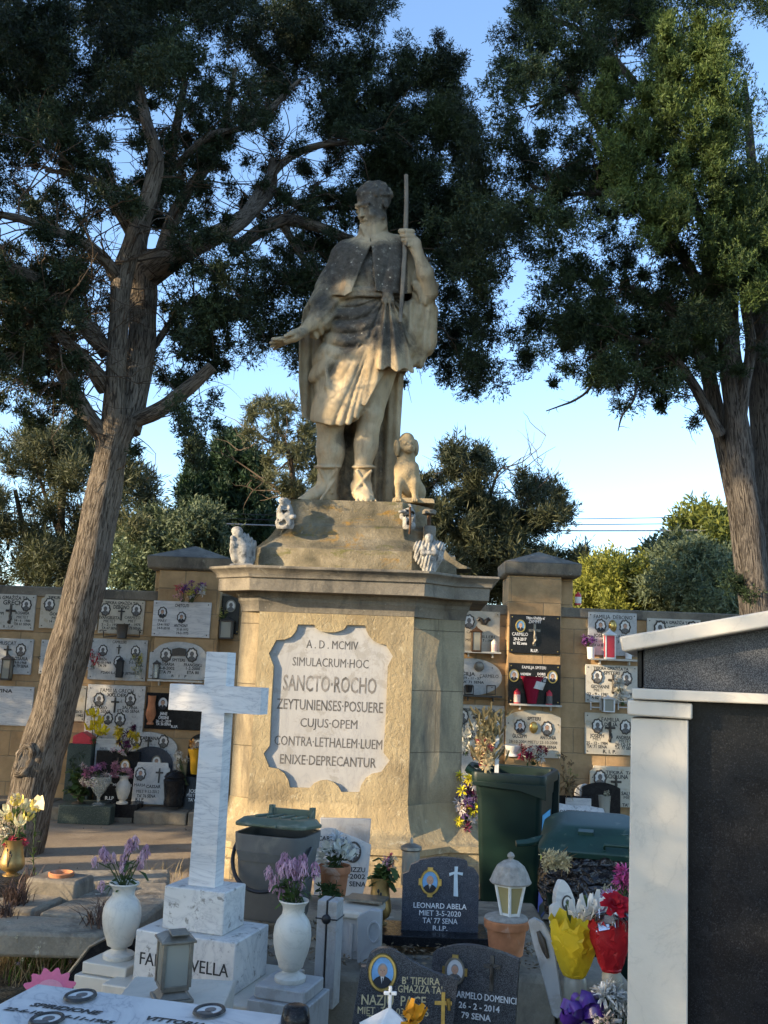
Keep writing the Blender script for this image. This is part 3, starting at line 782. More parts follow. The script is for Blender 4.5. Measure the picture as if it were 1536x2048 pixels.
    # long folds running down from the knot to the hem: a raised roll with a cut beside it
    for i, (hu, hv, sag) in enumerate(((636, 800, 30), (645, 838, 26), (662, 846, 20), (680, 847, 16), (697, 845, 12), (712, 832, 8), (728, 806, 5), (742, 778, 3))):
        A, Bq = np.array([770., 622.]), np.array([hu, hv], float); mid = (A+Bq)/2+np.array([-sag, sag*1.1])
        q = [(1-t)**2*A+2*t*(1-t)*mid+t*t*Bq for t in np.linspace(.22, 1, 12)]
        C.chain([(a, b, surf(a, b)-1.5) for a, b in q], [2+3.6*t for t in np.linspace(0, 1, 12)], 3.5, 2)
        if i > 2: C.chain([(a+7+3*t, b+3, surf(a+7, b+3)-3.5) for (a, b), t in zip(q, np.linspace(0, 1, 12))], [1.2+2.0*t for t in np.linspace(0, 1, 12)], 2.5, 2, sub=True)
    # second cloth: long flap from knee to hip crossing over
    C.chain([(770, 640, -46), (736, 735, -53), (692, 838, -46)], [3.5, 5, 4.5], 4)
    C.chain([(758, 690, -48), (724, 775, -50), (704, 836, -42)], [3.5, 5, 4], 4)
    C.chain([(650, 700, -36), (655, 770, -46), (676, 842, -46)], [3, 5, 4.5], 4)
    for i, (x1, y1) in enumerate(((650, 845), (672, 852), (694, 850), (712, 838))): C.cap((x1, y1-5, -44+i*1.5), (x1+20, y1-6-4*i, -46), 4.5, 4.5, 4)
    # fan-shaped end of the sash
    def fan(P):
        u, v, w = P
        L = interp(v, [592, 640, 735], [768, 764, 754]); R = interp(v, [592, 640, 700, 740], [782, 800, 818, 828])
        ang = np.arctan2(u-774, np.maximum(v-575, 1)); ww = -54+interp(v, [592, 740], [8, -10])+5.5*sw(ang*26+.8)+24*np.clip((u-790)/40, 0, 1)
        hem = 738+4*sw(u*.2)+.1*(u-780)
        return np.maximum(np.maximum(np.abs(w-ww)-7, np.maximum(L-u, u-R)), np.maximum(590-v, v-hem))
    C.sheet((740, 585, -90), (840, 755, 10), fan, 4)
    C.ell((775, 590, -50), (11, 10, 11), 3); C.ell((770, 601, -53), (8, 9, 8), 3); C.ell((782, 600, -52), (7, 10, 7), 3)
    # belt of two cords
    for y, r in ((583, 5.5), (591, 5.)):
        P0 = [(733+70*math.cos(a)*1.0, y+6*math.cos(a)*.4-2+5*(math.cos(a) > .6)*0, 47*math.sin(a)) for a in np.linspace(0, 2*PI, 25)]
        C.chain(P0, [r]*25, 2, 2)
    # torso under the cape
    C.chain([(738, 524, 4), (735, 545, -2), (733, 586, 0)], [42, 46, 42], 10, sq=(1.28, 1, .9))
    C.chain([(700, 498, 4), (744, 486, 6), (790, 496, 10)], [17, 22, 17], 10)
    C.chain([(746, 440, 0), (744, 482, 4)], [24, 31], 6)
    C.cap((742, 474, -26), (770, 452, -16), 5, 4, 4); C.cap((738, 482, -30), (722, 452, -20), 5, 4, 4)      # collar
    # short cape, open in front, hem above the belt
    def cape(P):
        u, v, w = P
        L = interp(v, [466, 480, 500, 540, 570, 590, 600], [726, 700, 672, 653, 641, 634, 632]); R = interp(v, [462, 474, 490, 530, 590], [772, 792, 806, 814, 816])
        c = (L+R)/2; a = (R-L)/2; b = interp(v, [466, 484, 540, 590], [28, 43, 54, 58])
        f = (np.sqrt(((u-c)/a)**2+((w-2)/b)**2)-1)*b*.9
        f = np.abs(f)-5+3.-4.5*np.abs(sw((u-c)*.075+(v-470)*.004))*np.clip((v-480)/60, 0, 1)
        gl = interp(v, [470, 490, 530, 575, 600], [740, 742, 724, 706, 700]); gr = interp(v, [470, 490, 530, 590], [741, 743, 746, 752])
        gap = np.where(w < 0, np.minimum(u-gl, gr-u), -30.)
        hem = np.where(u < 735, interp(u, [620, 650, 690, 712, 735], [604, 588, 592, 578, 560]), interp(u, [735, 752, 800, 840], [578, 582, 588, 586]))
        return np.maximum(np.maximum(f, gap), np.maximum(v-hem, 466-v+.25*(u-745)*np.where(u > 745, -1, 1)*0))
    C.sheet((615, 448, -75), (850, 610, 80), cape, 2.5)
    C.ell((692, 514, 0), (28, 34, 36), 12); C.ell((792, 502, 12), (22, 34, 34), 10)
    # his right arm (left in the picture): sleeve, forearm, open hand
    C.chain([(668, 560, -8), (650, 612, -22), (640, 634, -34)], [30, 29, 24], 8, disp=lambda P: 1.8*sw(P[0]*.25+P[1]*.25))
    C.chain([(650, 606, -20), (640, 645, -30), (630, 668, -30)], [20, 19, 12], 6, disp=lambda P: 1.6*sw(P[0]*.4-P[1]*.2))
    C.chain([(642, 628, -40), (622, 648, -48), (604, 664, -54)], [17, 13, 10], 5)
    C.chain([(604, 664, -54), (588, 672, -58), (572, 680, -60)], [11, 11, 9], 5, sq=(1, 1, 1.35))
    for i, (dx, dy, dw, r) in enumerate(((-29, 1, -6, 4.4), (-33, 6, 0, 4.6), (-31, 11, 6, 4.5), (-26, 14, 11, 4.))):
        a = (574, 677+i*2.5, -66+i*5); m = (574+dx*.5, 677+i*2.5+dy*.35, -66+i*5+dw*.5); e = (574+dx, 677+i*2.5+dy, -66+i*5+dw)
        C.chain([a, m, e], [r+.6, r, r*.75], 1.6, 2)
    C.chain([(596, 662, -68), (584, 666, -76), (570, 672, -80)], [6, 5, 3.6], 2.5, 3)
    # his left arm (right in the picture): bare forearm raised to the staff, sleeve fallen to the elbow
    C.chain([(806, 502, 16), (834, 560, 16), (852, 590, 4)], [22, 19, 17], 8)
    C.chain([(858, 584, -14), (850, 545, -30), (834, 504, -34)], [19, 16, 10.5], 3)
    C.chain([(832, 568, -22), (850, 598, -14), (868, 570, -4)], [9, 12, 9], 4, disp=lambda P: 1.2*sw(P[0]*.5))
    C.chain([(832, 592, -8), (850, 604, -4), (866, 590, 6)], [8, 10, 8], 5)
    C.chain([(835, 504, -34), (828, 488, -34), (819, 474, -32)], [11, 13, 11], 5, sq=(1, 1, .8))
    for i in range(4):      # fingers closed round the staff
        y = 461+i*9.; x0 = 823+i*1.2
        C.chain([(x0+2, y+2, -38), (x0-11, y+1, -43), (x0-22+i*2, y+1, -36), (x0-21+i*2, y+3, -26)], [5.4, 5.2, 4.8, 4.2], 1.6, 2)
    C.chain([(832, 486, -20), (822, 470, -18), (808, 460, -20)], [6, 5.5, 4.5], 2.5, 3)
    # neck and head, turned down to his right
    C.chain([(752, 470, 2), (750, 445, 2), (752, 428, 4)], [25, 22, 21], 6)
    R = headframe((-.72, .24, -.66), (-.12, -1, .05)); hc = np.array([748., 409., -4.])
    H = lambda s_, u_, f_: tuple(hc+R[0]*s_*1.04+R[1]*u_*(1.32 if u_ < 0 else 1.)+R[2]*f_)
    C.ell(H(0, 12, -5), (31, 33, 37), 4, R=R)
    C.ell(H(0, -16, 12), (25, 40, 25), 8, R=R)
    C.ell(H(0, -38, 26), (14, 14, 13), 7, R=R)
    for sg in (-1, 1):
        C.ell(H(sg*12, 0, 36), (7.5, 5, 6.5), 3, sub=True, R=R); C.ell(H(sg*12, -.5, 29), (6.5, 4.6, 5.5), 1.5, R=R)
        C.cap(H(sg*12-7, 2.8, 33), H(sg*12+7, 2.2, 32), 1.9, 1.7, 1.5); C.cap(H(sg*12-6, -3.6, 33), H(sg*12+6, -3.8, 32), 1.4, 1.4, 1.5)
        C.cap(H(sg*4, 8, 36), H(sg*20, 8.5, 29), 3.4, 2.8, 4); C.ell(H(sg*15, -11, 27), (8, 7, 7), 7, R=R)
        C.ell(H(sg*30, -2, -4), (4.5, 10, 7), 2, R=R); C.ell(H(sg*34, -1, -2), (2.4, 5.5, 3.6), 1.5, sub=True, R=R)
        C.chain([H(sg*1, -16.5, 36), H(sg*7, -18, 34), H(sg*13, -25, 28)], [2.4, 2.4, 1.8], 2, 2)
        for j in range(7):
            a = j/6.; C.ell(H(sg*(5+18*a), -40+20*a+3*(j % 2), 34-28*a), (5.5, 6.5, 5.5), 1.8, R=R)
    C.chain([H(0, 7, 32), H(0, -3, 38), H(0, -9, 42)], [3., 3.4, 4.4], 2.5, 3); C.ell(H(-3.5, -10, 38), (3, 2.6, 3.4), 2, R=R); C.ell(H(3.5, -10, 38), (3, 2.6, 3.4), 2, R=R)
    C.cap(H(-8, -21, 36), H(8, -21, 36), 1.5, 1.5, 1.5, sub=True); C.cap(H(-6, -23.5, 33.5), H(6, -23.5, 33.5), 2.6, 2.6, 2)
    for sg in (-1, 1): C.ell(H(sg*5, -46, 27), (6, 8, 6), 1.8, R=R); C.ell(H(sg*11, -40, 26), (5.5, 7, 5.5), 1.8, R=R)
    rr = np.random.default_rng(11)
    for _ in range(170):        # curls
        a, b = rr.uniform(-PI, PI), rr.uniform(-.2, 1)
        s_, f_ = math.sin(a)*math.sqrt(max(0, 1-b*b)), math.cos(a)*math.sqrt(max(0, 1-b*b))
        if f_ > .45 and b < .55: continue
        if b < .1 and f_ > -.1: continue
        C.ell(H(s_*30, 12+b*32, -5+f_*36), (5.2, 4.6, 5.2), 2., R=R)
    for x, y in ((-1, 0),): C.chain([H(-18, 29, 17), H(0, 30, 24), H(18, 29, 17)], [5, 5, 5], 4)
    # black lichen: hair, brow, cape, sash and fan, sleeve; painted shade between the legs
    lichen_shade_blots = ((752, 384, 36, 1.15), (722, 394, 15, .35), (770, 418, 24, .6), (735, 445, 18, .2), (690, 496, 26, .55), (806, 505, 22, .6), (676, 530, 40, .8), (655, 575, 24, .35), (716, 520, 26, .75), (780, 545, 44, 1.1), (760, 505, 24, .55), (745, 470, 22, -.2), (690, 575, 18, -.3), (722, 640, 44, 1.0), (690, 640, 26, .5), (700, 690, 22, .5), (784, 670, 30, 1.15), (775, 720, 20, .4),  # negative blot paints the lit lower cape edge paler
             (640, 612, 24, .6), (605, 668, 18, .35), (858, 585, 18, .3), (664, 738, 18, .45), (690, 880, 20, .5), (805, 590, 22, .6), (836, 700, 22, .2))
    def stain(u, v, w):
        q = np.zeros(len(u))
        for a, b, c, k in lichen_shade_blots: q += k*np.exp(-((u-a)**2+(v-b)**2)/(c*c))
        q += .4*np.clip((w-18)/25, 0, 1); fore = (u > 815) & (v > 450) & (v < 590) & (w < 8)  # painted shade: the cloak darkens towards the back
        return np.clip(np.where(fore, q*.25, q), 0, 1.2)
    o = C.mesh(DS, 'body', M['statue'], t, mask=stain)
    sc = FPX/DS
    # staff
    mb = MB(); p = [W(812, 350, DS-30/sc), W(812.5, 400, DS-31/sc), W(811, 470, DS-33/sc), W(806, 560, DS-45/sc), W(800, 645, DS-54/sc)]
    mb.tube(p, [4.6/sc, 4.4/sc, 4.9/sc, 4.8/sc, 4.2/sc], 8, lump=.06)
    mb.build('staff', M['limestone_dark'], t)
    return t
build_statue()

def build_dog():
    D0 = 9.0; base = W(815, 1003, D0)
    t = thing('dog_statue', 'small sandstone dog sitting upright beside the saint with its head raised', 'statue', base)
    C = Carve((775, 862, -50), (865, 1012, 75), 1.5)
    C.chain([(812, 918, 6), (813, 945, 2), (816, 968, 12), (820, 985, 28)], [17, 23, 25, 24], 10, disp=lambda P: .55*np.sin(P[1]*.8+P[0]*.3)*np.sin(P[0]*.9+1+P[2]*.4))
    C.chain([(814, 880, 6), (812, 912, 8)], [15, 17], 8)
    C.ell((835, 985, 26), (17, 21, 24), 8); C.ell((797, 986, 30), (12, 19, 22), 8)
    for x, k in ((798, -1), (829, 1)):
        C.chain([(x-2*k, 935, -6), (x, 965, -12), (x+k, 993, -14)], [11, 8, 6.2], 6)
        C.ell((x+k, 999, -20), (7.5, 5.5, 10), 4)
        for i in (-1, 0, 1): C.ell((x+k+i*4.4, 1001, -28), (2.5, 3.4, 4), 1)
    C.ell((840, 1000, 8), (9, 6, 18), 4)
    R = headframe((.33, -.02, -.94), (0, -1, -.05)); hc = np.array([813., 893., 0.]); H = lambda a, b, c: tuple(hc+R[0]*a+R[1]*b+R[2]*c)
    C.ell(H(0, 3, 0), (18, 17, 19), 4, R=R); C.ell(H(0, -5, 18), (10.5, 9, 15), 5, R=R)
    C.ell(H(0, -1, 32), (4.5, 3.6, 3.5), 1.5, R=R); C.cap(H(-7, -9, 27), H(7, -9, 27), 1.3, 1.3, 1, sub=True); C.cap(H(0, -4, 33), H(0, -9, 31), 1, 1, 1, sub=True)
    for sg in (-1, 1):
        C.ell(H(sg*8, 5, 17), (4, 3.2, 4), 2, sub=True, R=R); C.ell(H(sg*8, 5, 15.5), (2.7, 2.4, 2.6), 1, R=R)
        C.cap(H(sg*4, 9, 16), H(sg*12, 9.5, 13), 2.3, 2, 2)
        C.ell(H(sg*20, -3, -1), (5.5, 17, 11), 3, R=R)
    C.mesh(D0, 'body', M['dog_stone'], t)
    mb = MB(); 
    P = [(-.19, -.14), (.2, -.14), (.2, .26), (-.19, .26)]
    loft(mb, P, [(base.z-.03, 0.01), (base.z+.01, 0.), (base.z+.02, -.015)], Matrix.Translation((base.x+.05, base.y+.03, 0)))
    mb.build('footing', M['dog_stone'], t, bev=.006)
build_dog()

def build_angels():
    # kneeling angel, head bowed on its hands, big folded wing
    def kneel(C, x, y, s, m=1, w=0):
        c = lambda a, b, d=0: (x+m*a*s, y+b*s, w+d*s)
        C.chain([c(4, 0), c(2, -26), c(-4, -46)], [17*s, 17*s, 13*s], 5*s); C.ell(c(-8, -60, -3), (11*s, 12*s, 12*s), 3*s)
        C.ell(c(-9, -66, 2), (12*s, 9*s, 12*s), 3*s)
        C.chain([c(-4, -42, -8), c(-17, -36, -12), c(-19, -52, -12)], [6*s, 5*s, 4.4*s], 3*s)
        C.cap(c(-12, -8, -6), c(-16, -26, -8), 9*s, 9*s, 4*s)
        wing = lambda P: 1.6*s*np.sin((P[0]-x)*.75/s+(P[1]-y)*.1)
        C.chain([c(8, -52, 6), c(19, -36, 10), c(18, -10, 10), c(10, 4, 8)], [9*s, 11*s, 10*s, 5*s], 4*s, disp=wing)
        C.sheet(c(-30, 2, -40) if m > 0 else c(30, 2, -40), c(30, 9, 40) if m > 0 else c(-30, 9, 40), lambda P: np.maximum(np.maximum(np.abs(P[0]-x)-24*s, np.abs(P[2]-w)-17*s), np.abs(P[1]-(y+4*s))-5*s), 2)
    D0 = 8.45; x, y = 483, 1126
    tag(_ang(kneel, D0, (448, 1050, -45), (520, 1142, 45), x, y, .98, 1), 'grey-white kneeling angel with bowed head on the left end of the cornice', 'figurine', 'angel figures on the pedestal')
    # winged angel facing front
    C = Carve((820, 1058, -40), (905, 1150, 40), 1.5)
    for sg in (-1, 1):
        C.chain([(858+sg*10, 1086, 6), (858+sg*20, 1094, 6), (858+sg*19, 1116, 6), (858+sg*10, 1138, 4)], [6, 10, 9, 4], 3, disp=lambda P: 1.3*np.sin((P[0]-858)*.9+P[1]*.35))
    C.chain([(858, 1092, 0), (857, 1116, -2), (859, 1140, 0)], [10, 12, 14], 4, disp=lambda P: 1.4*np.sin(P[0]*.9+P[1]*.2))
    C.ell((858, 1079, -3), (7.5, 9, 8), 2); C.ell((858, 1074, 1), (8.5, 7, 8.5), 2)
    C.chain([(848, 1094, -4), (846, 1106, -12), (860, 1104, -15)], [4.5, 4, 3.4], 2); C.chain([(868, 1094, -4), (870, 1106, -12), (858, 1106, -15)], [4.5, 4, 3.4], 2)
    o = C.mesh(8.42, 'angel_figurine', M['angel'], loc=W(858, 1140, 8.42))
    tag(o, 'grey-white angel with spread wings on the right corner of the cornice', 'figurine', 'angel figures on the pedestal')
    # two worn stumps of figures on the upper plinth
    rr = np.random.default_rng(5)
    for (x, y0, y1, w, D0, lab) in ((570, 994, 1050, 15, 8.62, 'eroded pale stump of a figure on the left shoulder of the plinth'), (818, 1004, 1052, 11, 8.62, 'broken figure stump with an iron dowel below the dog')):
        C = Carve((x-32, y0-14, -32), (x+34, y1+8, 32), 1.5)
        C.chain([(x, y1-2, 0), (x, (y0+y1)/2, 0), (x+1, y0+8, 0)], [w*1.25, w, w*.45], 4)
        for _ in range(26):
            a = rr.uniform(0, 1); C.ell((x+rr.normal(0, w*.55), y0+8+(y1-y0-8)*a, rr.normal(-4, w*.5)), tuple(rr.uniform(3, 8, 3)), 3, sub=rr.random() < .45)
        tt = thing('broken_figurine', lab, 'figurine', W(x, y1, D0), 'angel figures on the pedestal')
        C.mesh(D0, 'stump', M['angel'], tt)
        if x > 700:
            mb = MB(); mb.tube([W(820, 1014, D0-.07), W(821, 1045, D0-.085), W(819, 1068, D0-.05)], .010, 8); mb.build('iron_dowel', M['rust'], tt)
    # little broken column with an iron bar and a cap
    D0 = 8.75; t = thing('broken_baluster', 'short broken stone post with a rusty bar and loose cap behind the right angel', 'post', W(858, 1075, D0))
    k = K(D0); Mx = Matrix.Translation(W(858, 1100, D0)); 
    mb = MB(); mb.lathe([(13.5*k, -.2), (13.5*k, .10), (12*k, .112), (12.5*k, .115), (12.8*k, .21), (11.5*k, .222)], Mx, 18, wob=.02); mb.build('shaft', M['limestone_dark'], t, smooth=30)
    mb = MB(); mb.tube([W(858, 1056, D0), W(858.5, 1028, D0)], .017, 8, lump=.08); mb.build('iron_bar', M['rust'], t)
    mb = MB(); mb.lathe([(9*k, -.02), (14*k, -.012), (14.5*k, .018), (12*k, .03), (4*k, .034)], Matrix.Translation(W(858.5, 1026, D0)), 16, wob=.05); mb.build('cap_stone', M['limestone_dark'], t, smooth=30)
def _ang(kneel, D0, lo, hi, x, y, s, m):
    C = Carve(lo, hi, 1.5); kneel(C, x, y, s, m)
    return C.mesh(D0, 'angel_figurine', M['angel'], loc=W(x, y, D0))
build_angels()

# ------------------------------------------------------------------ trees
def smooth_path(P, n):
    """Catmull-Rom through rows of (px, py, D, radius)"""
    P = np.array(P, float); Q = np.vstack([2*P[0]-P[1], P, 2*P[-1]-P[-2]]); out = []
    for i in range(1, len(Q)-2):
        for k in range(n):
            t = k/n; a, b, c, d = Q[i-1], Q[i], Q[i+1], Q[i+2]
            out.append(.5*(2*b+(c-a)*t+(2*a-5*b+4*c-d)*t*t+(3*b-a-3*c+d)*t**3))
    out.append(P[-1]); return np.array(out)
def behind(P):
    """limbs of the leaning tree swing back behind the saint"""
    return [(a, b, max(c, c+(10.35-c)*min(1, max(0, (a-430)/120))), r) if a > 430 else (a, b, c, r) for a, b, c, r in P]
def limb(mb, P, n=5, seg=9, lump=.05, uv=True):
    """a limb along photo pixels: rows (px, py, D, radius in px)"""
    S = smooth_path(P, n); pts = [W(a, b, c) for a, b, c, r in S]
    mb.tube(pts, [max(r, .3)*c/FPX for a, b, c, r in S], seg, uv=uv, lump=lump); return pts
def twigs(mb, pts, rnd, n, L=(.3, 1.), r=.010, droop=.2, seg=4, away=None, gen=2, out=None, span=(.15, 1)):
    """crooked twigs leaving a limb; the tips are collected in out"""
    for _ in range(n):
        k = int((span[0]+(span[1]-span[0])*rnd.random())*(len(pts)-1)); p = Vector(pts[k])
        T = (Vector(pts[min(k+1, len(pts)-1)])-Vector(pts[max(k-1, 0)])).normalized()
        d = (Vector((rnd.gauss(0, 1), rnd.gauss(0, 1), rnd.gauss(.1, .8))).normalized()+T*.6).normalized()
        l = rnd.uniform(*L); m = 6; q = [p]; rr = []
        for i in range(m):
            d = (d+Vector((rnd.gauss(0, .28), rnd.gauss(0, .28), rnd.gauss(-droop*.25, .22)))).normalized()
            q.append(q[-1]+d*l/m)
        mb.tube(q, [r*(1-.8*i/m) for i in range(m+1)], seg)
        if out is not None: out.append((q[-1], d)); out.append((q[-3], d))
        if gen > 1: twigs(mb, q, rnd, 2, (l*.35, l*.65), r*.6, droop, 3, None, gen-1, out, (.3, .95))
def in_poly(x, y, P):
    c = np.zeros(len(x), bool); j = len(P)-1
    for i in range(len(P)):
        xi, yi = P[i]; xj, yj = P[j]
        m = ((yi > y) != (yj > y)) & (x < (xj-xi)*(y-yi)/(yj-yi+1e-9)+xi); c ^= m; j = i
    return c
def blades(C, Dn, Ln, Wd, g, fold=.0):
    """diamond blades: centres, directions, lengths, widths"""
    n = len(C); r = g.normal(size=(n, 3)); s = np.cross(Dn, r); s /= np.linalg.norm(s, axis=1, keepdims=True)+1e-9
    a = C-Dn*Ln[:, None]*.5; b = C+Dn*Ln[:, None]*.5; m = C-Dn*Ln[:, None]*.08
    V = np.stack([a, m+s*Wd[:, None]*.5, b, m-s*Wd[:, None]*.5], 1).reshape(-1, 3)
    return V, np.arange(4*n).reshape(n, 4)
def foliage(name, mat, parent, clumps, g, sprays=60, per=7, spray=.13, bl=.06, bw=.011, up=.25, out=.8, flat=1., tip=0.):
    """clumps: rows (x, y, z, radius, tint); every clump is filled with sprays of small blades pointing outwards"""
    cl = np.asarray(clumps, float); nc = len(cl)
    d = g.normal(size=(nc, sprays, 3)); d /= np.linalg.norm(d, axis=2, keepdims=True)
    rad = g.random((nc, sprays, 1))**.45
    sc = cl[:, None, :3]+d*rad*cl[:, 3][:, None, None]*np.array([1, 1, flat])
    ax = d*out+g.normal(size=d.shape)*.45+np.array([0, 0, up]); ax /= np.linalg.norm(ax, axis=2, keepdims=True)
    t = g.random((nc, sprays, per, 1)); sp = spray*(.6+.8*g.random((nc, sprays, 1, 1)))
    side = g.normal(size=(nc, sprays, per, 3))
    bd = ax[:, :, None]*1.1+side*.55; bd /= np.linalg.norm(bd, axis=3, keepdims=True)
    bc = sc[:, :, None]+ax[:, :, None]*(t-.5)*sp+side*sp*.12
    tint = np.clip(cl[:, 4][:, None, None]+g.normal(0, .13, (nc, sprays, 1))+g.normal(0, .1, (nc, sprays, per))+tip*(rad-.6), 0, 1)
    n = nc*sprays*per
    V, F = blades(bc.reshape(-1, 3), bd.reshape(-1, 3), bl*(.6+.8*g.random(n)), bw*(.6+.8*g.random(n)), g)
    return mesh_np(name, V, F, mat, parent, tint=tint.ravel())
def clumps_in(poly, n, g, D, spread, r, holes=(), tint=(.35, .2), zlo=None):
    """clump centres scattered inside a photo outline at their own depths"""
    P = np.array(poly, float); out = []
    while len(out) < n:
        x = g.uniform(P[:, 0].min(), P[:, 0].max(), 400); y = g.uniform(P[:, 1].min(), P[:, 1].max(), 400)
        k = in_poly(x, y, poly)
        for hx, hy, hr, hk in holes: k &= ~((np.hypot(x-hx, y-hy) < hr+(14 if D < 15 else 6)) & (g.random(400) < hk))
        for a, b in zip(x[k], y[k]):
            dd = D+spread*g.normal()*.6
            if D < 15 and 500 < a < 930: dd = max(dd, 10.35+abs(g.normal())*.5)
            if D < 15 and 165 < a < 345 and 430 < b < 900: dd = max(dd, 9.75+abs(g.normal())*.4)      # the fork stays bare
            w = W(a, b, dd); out.append((w.x, w.y, w.z, r*g.uniform(.6, 1.35), np.clip(g.normal(*tint), .02, 1)))
    return out[:n]

def clustered(poly, n, m, g, D, spread, sig, r, holes=(), tint=(.35, .2)):
    """tufts of small clumps: n tufts inside the outline, m clumps about each"""
    out = []
    for x, y, z, q, t in clumps_in(poly, n, g, D, spread, 1., holes, tint):
        s = sig*g.uniform(.6, 1.3)
        for _ in range(m):
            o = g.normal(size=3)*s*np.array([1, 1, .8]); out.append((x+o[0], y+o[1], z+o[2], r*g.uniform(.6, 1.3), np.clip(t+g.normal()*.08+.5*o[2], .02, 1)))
    return out
M['scar'] = stone('bare_scar_wood', (.045, .04, .036), (.16, .15, .14), 9, 60, .9, sq=(3, 3, .6))
def left_tree():
    r = random.Random(21); g = np.random.default_rng(21); D = 8.9
    b = W(34, 1705, D); t = thing('leaning_cypress_tree', 'old spreading cypress with a thick grey-brown trunk leaning right, its crown over the statue', 'tree', (b.x, b.y, 0))
    mb = MB()
    S = [(8, 1790, D, 56), (34, 1705, D, 46), (64, 1590, D, 43), (79, 1520, D, 45), (106, 1430, D, 41), (142, 1290, D, 40), (170, 1170, D, 39), (203, 1010, D, 35), (224, 900, D, 33), (240, 835, D, 37)]
    main = limb(mb, S, 6, 22, .035)
    A = limb(mb, [(226, 872, D-.05, 24), (230, 760, D-.15, 21), (238, 640, D-.2, 20), (246, 550, D-.2, 22), (268, 480, D-.25, 21), (296, 400, D-.3, 19), (312, 320, D-.3, 16), (290, 230, D-.2, 12), (275, 150, D-.1, 8), (262, 60, D, 5)], 5, 14, .05)
    B = limb(mb, [(252, 862, D+.1, 28), (272, 770, D+.2, 28), (284, 680, D+.3, 29), (286, 600, D+.4, 30), (292, 540, D+.4, 28), (330, 515, D+.3, 27)], 5, 14, .05)
    C1 = limb(mb, behind([(300, 550, D+.4, 28), (345, 515, D+.2, 25), (400, 485, D, 22), (455, 458, D-.2, 20), (500, 425, D-.3, 16), (540, 380, D-.3, 12), (545, 320, D-.3, 9)]), 5, 12)
    C2 = limb(mb, behind([(470, 500, D-.2, 15), (515, 465, D-.3, 14), (570, 440, D-.3, 14), (640, 455, D-.3, 12), (690, 475, D-.2, 10), (760, 500, D, 8), (860, 520, D+.3, 6)]), 5, 10)
    C3 = limb(mb, [(318, 535, D+.3, 17), (340, 455, D+.5, 16), (372, 390, D+.6, 13), (420, 320, D+.7, 11), (450, 240, D+.8, 8), (470, 140, D+.8, 5)], 5, 10)
    C4 = limb(mb, [(284, 560, D+.5, 20), (282, 470, D+.7, 17), (340, 320, D+.9, 13), (352, 260, D+1, 10), (370, 160, D+1.1, 7)], 5, 10)
    L1 = limb(mb, [(205, 868, D-.05, 19), (172, 830, D-.15, 19), (146, 785, D-.25, 18), (122, 730, D-.35, 17), (98, 690, D-.4, 15), (60, 645, D-.5, 12), (20, 600, D-.6, 10), (-40, 560, D-.7, 7)], 5, 12)
    L2 = limb(mb, [(212, 775, D-.1, 20), (182, 735, D-.3, 17), (140, 690, D-.5, 14), (105, 660, D-.6, 10), (66, 625, D-.7, 7)], 5, 10)
    L3 = limb(mb, [(218, 705, D-.1, 20), (190, 675, D-.2, 18), (160, 640, D-.3, 17), (130, 605, D-.4, 16), (90, 570, D-.5, 15), (40, 545, D-.6, 15), (-30, 530, D-.7, 12)], 5, 12)
    L4 = limb(mb, [(236, 560, D-.2, 16), (210, 520, D-.4, 13), (160, 480, D-.6, 12), (110, 462, D-.7, 10), (50, 440, D-.8, 9), (-20, 425, D-.9, 7)], 5, 10)
    L5 = limb(mb, [(265, 470, D-.1, 13), (235, 420, D-.3, 11), (205, 370, D-.4, 9), (150, 350, D-.6, 6), (90, 340, D-.7, 5)], 5, 9)
    R1 = limb(mb, [(268, 842, D+.1, 17), (310, 824, D, 16), (345, 800, D-.05, 15.5), (390, 765, D-.1, 14), (424, 733, D-.15, 12)], 4, 12)
    R2 = limb(mb, [(262, 745, D+.2, 10), (310, 690, D+.4, 8), (352, 630, D+.5, 6), (400, 590, D+.5, 5)], 4, 8)
    R3 = limb(mb, behind([(545, 380, D-.3, 11), (600, 412, D-.3, 9), (640, 420, D-.2, 6), (700, 405, D, 4)]), 4, 8)
    R4 = limb(mb, behind([(470, 455, D-.2, 10), (560, 330, D-.3, 9), (640, 290, D-.2, 7), (720, 285, D, 5), (800, 270, D+.2, 4)]), 4, 8)
    R5 = limb(mb, behind([(345, 340, D+.6, 9), (420, 270, D+.5, 7), (500, 250, D+.5, 6), (600, 160, D+.6, 4)]), 4, 8)
    R6 = limb(mb, behind([(560, 440, D-.3, 9), (640, 560, D+.3, 7), (760, 620, D+.8, 6), (880, 680, D+.9, 4)]), 4, 8)
    # the swollen rim of an old scar low on the trunk
    ax0 = W(79, 1516, D); RT = 47*K(D)*.99
    def on(dx, dz, lift=0.): return ax0+Vector((dx+.26*dz, -math.sqrt(max(RT*RT-dx*dx, .0004))-lift, dz))
    rim = [on(-.065+.062*math.sin(a), .125*math.cos(a)-.01*math.sin(2*a), -.016) for a in np.linspace(0, 2*PI, 30)]
    mb.tube(rim, [.034+.008*math.sin(i*1.7)+.006*math.sin(i*.6) for i in range(30)], 9, uv=True, lump=.08)
    sc = MB(); sc.add([on(-.065+.06*q*math.sin(a), .12*q*math.cos(a), .003+.004*math.sin(9*a)*(q > .3)) for q in (.02, .5, 1.) for a in np.linspace(0, 2*PI, 24, endpoint=False)], [(j*24+i, j*24+(i+1) % 24, (j+1)*24+(i+1) % 24, (j+1)*24+i) for j in range(2) for i in range(24)])
    sc.build('scar', M['scar'], t)
    mb.build('trunk', M['bark_left'], t, smooth=60)
    mb = MB(); tips = []
